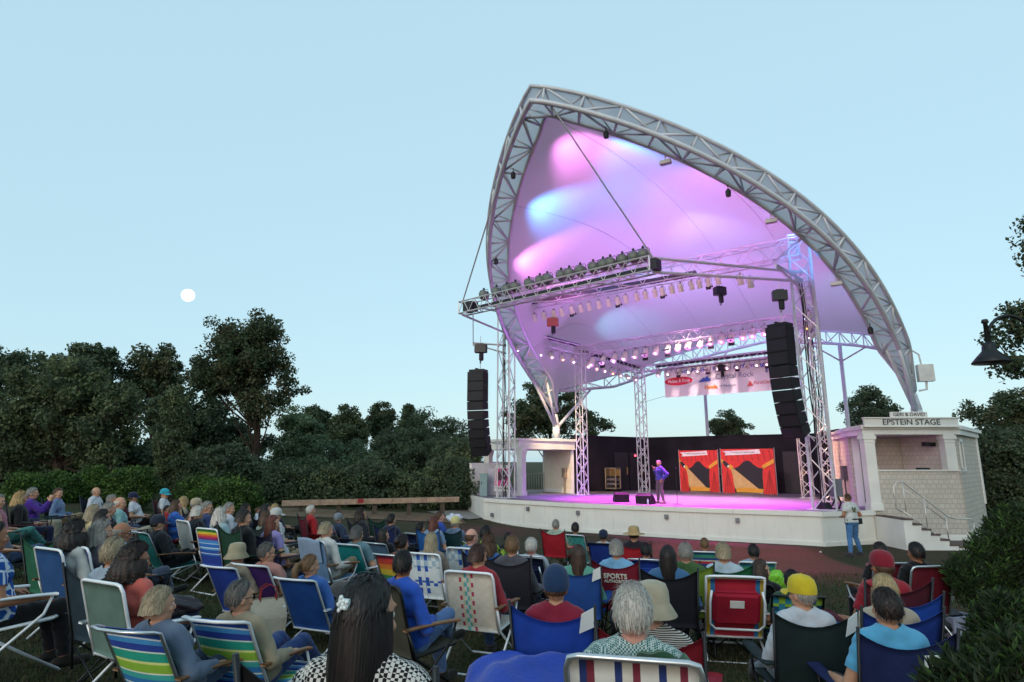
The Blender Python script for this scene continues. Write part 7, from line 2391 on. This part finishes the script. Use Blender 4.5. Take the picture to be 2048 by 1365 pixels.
# empty chairs: px of the top of the back
for px, py, ck, cf, fr, yaw, clab in [
    (74, 1078, 'camp', '#2c6a50', 'dark', 10, 'empty green camp chair left of the blue sling chair'),
    (413, 1060, 'web', 'rainbow', 'white', 8, 'empty rainbow and blue striped lawn chair with white frame'),
    (752, 1036, 'camp', '#21463c', 'dark', 4, 'empty dark green camp chair left of the navy one'),
    (1470, 1156, 'pack', 'redpack', 'white', 2, 'empty red backpack chair with blue and yellow edges'),
    (1822, 1190, 'camp', '#2352b8', 'dark', 12, 'empty bright blue camp chair beside the blonde at right'),
]:
    hl = {'camp': (0, -.44, 1.05), 'beach': (0, -.63, .83), 'pack': (0, -.62, .83), 'web': (0, -.47, 1.0)}[ck]
    k_ = 1.17 if ck == 'pack' else 1.0
    loc, rz = solve(px, py, hl, k_, yaw)
    put_chair(ck, loc, rz, cf, fr, clab, k_, arm='white' if ck == 'pack' else None, pouch='#b0203a' if cf == 'redpack' else None)

# performer and stagehand
p = atZ(1322, 1007, SZ)
yp = math.atan2(E2.x, -E2.y) - R(14)
perf = person('SP', (p.x, p.y, SZ), yp + R(-22), 1.0, 'grey-haired performer in a blue shirt holding a microphone on stage', None, 'crop', GY, '#3a3f9c', 'long', '#6a5f66', shoes='#8a7a72', glasses=False)
wr, hd = POSES['SP'].wrist[1]
mic = thing('microphone', perf.matrix_basis @ (wr + hd * .09 + V((0, .03, 0))), 0, 'handheld microphone in the performer\'s raised hand', 'microphone')
mic.rotation_euler = (R(-28), 0, perf.rotation_euler.z)
b = MB(); b.lathe([(.010, -.13), (.012, -.12), (.015, .02), (.017, .03)], (0, 0, 0), 12); b.build('handle', BLACK, mic, smooth=True)
b = MB(); b.lathe([(.017, .03), (.025, .045), (.027, .065), (.02, .085), (.005, .092)], (0, 0, 0), 14); b.build('grille', mat('mic_mesh', '#55555a', .4, .6), mic, smooth=True)
p = atZ(1711, 1112, 0)
hand = person('SB', (p.x, p.y, G(p.x, p.y)), R(12), 1.05, 'man in a white printed T-shirt and jeans standing by the stage steps', None, 'crop', BR, '#d3d6d4', 'short', '#4f7db0', shoes='#3a3a44', face=False, skin='tan')
P_ = POSES['SB']
b = MB(); M = Matrix.Translation(P_.pel + P_.d * .33 + V((0, -.142, 0)))
b.poly([tuple(M @ V(q_)) for q_ in ((-.07, 0, .07), (-.03, -.004, .09), (0, -.006, .03), (.04, -.004, .09), (.08, 0, .05), (.05, -.002, -.02), (.06, .004, -.09), (.01, -.0, -.06), (-.03, .004, -.1), (-.04, -.002, -.02))], 0)
b.poly([tuple(M @ V((x, y - .004, z))) for x, y, z in ((-.03, 0, .03), (.03, -.002, .03), (.02, 0, -.05), (-.01, 0, -.05))], 1)
b.build('shirt_print', [mat('print_green', '#4e6a4a', .7), mat('print_brown', '#6a3f34', .7)], hand)
b = MB(); c = P_.pel + V((0, 0, .1))
b.tube([(c.x + .165 * math.cos(t), c.y + .15 * math.sin(t), c.z - .02) for t in [2 * PI * i / 24 for i in range(24)]], .018, 6, close=True)
b.box((c.x + .17, c.y - .09, c.z - .08), (.12, .1, .16)); b.box((c.x - .17, c.y - .02, c.z - .1), (.06, .1, .14))
b.build('belt_pouch', BLACK, hand)
# ------------------------------------------------------------------ bags, blankets and other loose things among the crowd
def gpt(px, py, dz=0.0):
    d = ray(px, py); lo, hi = .5, 60
    for _ in range(50):
        k = (lo + hi) / 2
        if CZ + d.z * k - G(d.x * k, d.y * k) - dz < 0: hi = k
        else: lo = k
    return V((d.x * lo, d.y * lo, G(d.x * lo, d.y * lo)))


def soft_bag(name, p, size, colr, label, seed, cat='bag', rough=.5, squash=.8):
    bm_ = bmesh.new(); bmesh.ops.create_icosphere(bm_, subdivisions=4, radius=.5)
    r_ = random.Random(seed); a, b2, c = r_.uniform(5, 9), r_.uniform(5, 9), r_.uniform(9, 15)
    for v_ in bm_.verts:
        q_ = v_.co.copy()
        k = 1 + .13 * math.sin(q_.x * a + q_.z * b2) + .09 * math.sin(q_.y * c - q_.z * 7) + .06 * math.sin(q_.x * 21 + q_.y * 17 + q_.z * 19)
        z = (q_.z * squash * k + .42) * size[2]
        v_.co = V((q_.x * size[0] * k, q_.y * size[1] * k, max(0.0, z)))
    me = bpy.data.meshes.new(name); bm_.to_mesh(me); bm_.free()
    me.polygons.foreach_set('use_smooth', [True] * len(me.polygons))
    me.materials.append(mat('bagcloth' + colr, colr, rough, var=.2, scale=9, bump=.5, bscale=22))
    o = bpy.data.objects.new(name, me); col.objects.link(o); o.location = p; o.rotation_euler = (0, 0, r_.uniform(0, 3))
    return tag(o, label, cat)


def tote(p, rz, w_, h, colr, label, stripe=None):
    r = thing('tote_bag', p, rz, label, 'bag')
    b = MB(); t = .09
    pr = [(-w_ / 2, -t), (w_ / 2, -t), (w_ / 2, t), (-w_ / 2, t)]
    n = len(b.v)
    for z, k in ((0, 1), (h * .5, 1.05), (h, .96)):
        for x, y in pr: b.v.append((x * k, y * k * (1 if z < h else .6), z))
    for l_ in range(2):
        for i in range(4):
            j = (i + 1) % 4; b.face((n + l_ * 4 + i, n + l_ * 4 + j, n + l_ * 4 + 4 + j, n + l_ * 4 + 4 + i))
    b.face((n + 3, n + 2, n + 1, n))
    b.build('bag_body', mat('tote' + colr, colr, .8, var=.1, bump=.4, bscale=18), r)
    for s_ in (-1, 1):
        b = MB(); b.tube([(-w_ * .22, s_ * t * .6, h - .02), (-w_ * .2, s_ * t * .7, h + .12), (0, s_ * t * .7, h + .17), (w_ * .2, s_ * t * .7, h + .12), (w_ * .22, s_ * t * .6, h - .02)], .009, 6); b.build('handle', mat('tote_h' + colr, stripe or colr, .8), r)
    return r


def drape(name, M, w_, l_, f, colr, label, cat='blanket', nu=22, nv=22):
    b = MB()
    b.sheet(lambda u, v: M @ V(f(u, v)), nu, nv, .012)
    o = b.build(name, mat('drape' + colr, colr, .9, var=.12, scale=5, bump=.4, bscale=30, sheen=.2), None, smooth=True)
    ctr = M.translation
    o.data.transform(Matrix.Translation(-ctr)); o.location = ctr
    return tag(o, label, cat)


def seatM(lab):
    loc, rz, s_, pose = PLACED[lab]
    return Matrix.Translation(loc) @ Matrix.Rotation(rz, 4, 'Z') @ Matrix.Diagonal((s_, s_, s_, 1))


# towel over the light blue chair
M = seatM('grey-blonde person in a white jacket with a hand to the mouth')
s16, c16 = math.sin(R(16)), math.cos(R(16))
ty, tz = -.30 - s16 * .62, .42 + c16 * .62
drape('towel', M, 1, 1, lambda u, v: ((u - .5) * .5 - .04, ty - .012 + (.03 if v > .5 else -.03) * 1.0 + s16 * abs(v - .5) * .62 - .01 * math.sin(u * 9), tz + .022 - abs(v - .5) * .62 + .012 * math.sin(u * 5)), '#7f93ab', 'folded grey-blue towel hanging over the light blue lawn chair', 'towel')
# big blue chair cover lying over the chair behind the navy knit cap
M = seatM('person in a navy knit cap and crimson top')
def cover(u, v):
    x = (u - .5) * 1.05 - .06; y = -.45 - .50 * v
    z = .70 - .12 * v * v + .05 * math.sin(u * PI) * (1 - v) - .22 * max(0, abs(u - .5) - .3) * 4 * (.4 + v) - .16 * max(0, v - .8) * 5 + .018 * math.sin(u * 11 + v * 7 + 2 * math.sin(v * 5)) + .009 * math.sin(u * 27 - v * 13) - .05 * v
    return (x, y, z)
drape('seat_cover', M, 1, 1, cover, '#1a3c9a', 'wide royal blue cloth spread behind the chair of the navy knit cap')
# brown blanket beside the ponytail
M = seatM('light brown ponytail above a low blue chair')
drape('blanket', M, 1, 1, lambda u, v: ((u - .5) * .62, -.02 + .72 * v, .47 + .05 * math.sin(PI * u) + .12 * math.sin(PI * v) - .26 * max(0, abs(u - .5) - .32) * 4 - .25 * max(0, v - .75) * 2 + .012 * math.sin(u * 15 + v * 9)), '#3a2a22', 'dark brown blanket over the lap of the person with the low ponytail')
# green jacket over the shoulder of the man in the checked shirt
M = seatM('large grey-haired man in a teal checked shirt in the foreground')
def jac(u, v):
    a = R(-50) + R(150) * u
    ps = POSES['C0']
    c = ps.nb + V((.14, -.02, -.02)) - V((0, 0, 1)) * 0
    r_ = .155 + .05 * v
    x = .10 + .17 * v + .16 * math.sin(a) * (.7 + .3 * v); y = ps.nb.y + .0 - .165 * math.cos(a) * .9 + .1 * v
    z = ps.nb.z + .055 - .46 * v ** 1.25 - .05 * abs(math.sin(a)) + .008 * math.sin(u * 17 + v * 9)
    return (x, y, z)
drape('jacket', M, 1, 1, jac, '#2c5a3c', 'dark green jacket hung over the right shoulder of the teal checked man', 'jacket')
tote(gpt(530, 1275), .5, .42, .44, '#b9b3a2', 'off-white tote bag with red lining standing right of the khaki jacket', '#8a2a2a')
soft_bag('handbag', gpt(262, 1318), (.48, .36, .34), '#131316', 'black handbag on the grass left of the blue and green striped chair', 3)
soft_bag('plastic_bag', gpt(1185, 1228), (.42, .36, .4), '#b4bcc4', 'white plastic bag with a yellow print under the lettered crimson chair', 5, rough=.35)
soft_bag('red_cloth_bag', gpt(175, 1262), (.34, .3, .36), '#6a1428', 'crumpled crimson bag on the grass behind the coral-topped woman', 8)
soft_bag('green_bag', gpt(1552, 1190, .35) + V((0, 0, .42)), (.34, .22, .34), '#7ac02c', 'bright lime green bag held up right of the girl in black', 9)
soft_bag('blue_bag', gpt(1660, 1330) + V((0, 0, .22)), (.34, .3, .34), '#4f9fd8', 'light blue bag between the dark green chair and the navy chair', 11)
soft_bag('backpack', gpt(1870, 1275), (.4, .34, .36), '#15161c', 'black backpack on the grass beside the right bush', 12)
r = thing('cooler_bag', gpt(1912, 1272), .3, 'pale lavender open cooler bag beside the right bush', 'bag')
b = MB()
for c, s_ in (((0, -.15, .14), (.44, .02, .28)), ((0, .15, .14), (.44, .02, .28)), ((-.21, 0, .14), (.02, .28, .28)), ((.21, 0, .14), (.02, .28, .28)), ((0, 0, .012), (.4, .28, .02))): b.box(c, s_)
b.build('bag_body', mat('cooler', '#a9a8c0', .6), r)
b = MB(); b.box((0, .13, .29), (.42, .24, .02), mat=Matrix.Rotation(R(18), 3, 'X')); b.build('lid', mat('cooler_lid', '#1b1a20', .7), r)
soft_bag('blue_bag', gpt(392, 1040), (.3, .26, .34), '#5a86b8', 'pale blue bag among the crowd by the beige cap', 15)
soft_bag('lap_bag', seatM('dark curly-haired woman in a coral top') @ V((0, .18, .60)), (.42, .3, .24), '#241c22', 'black and red backpack on the lap of the coral-topped woman', 17)
soft_bag('litter_cup', gpt(1641, 1106), (.09, .07, .06), '#d0d0cc', 'scrap of white litter on the lawn before the stage', 19, 'litter')

soft_bag('handbag', gpt(580, 1216), (.36, .26, .3), '#3a2c24', 'brown handbag on the grass between the purple and the low blue beach chair', 21)
soft_bag('shopping_bag', gpt(742, 1128), (.3, .26, .34), '#8fa0a8', 'grey-blue shopping bag on the grass behind the teal chair', 23)
soft_bag('backpack', gpt(1415, 1200), (.34, .3, .4), '#23314e', 'navy backpack on the grass left of the empty red backpack chair', 25)
soft_bag('canvas_bag', gpt(120, 1190), (.4, .3, .26), '#1c3a34', 'dark green bag on the grass under the blue sling chair', 27)
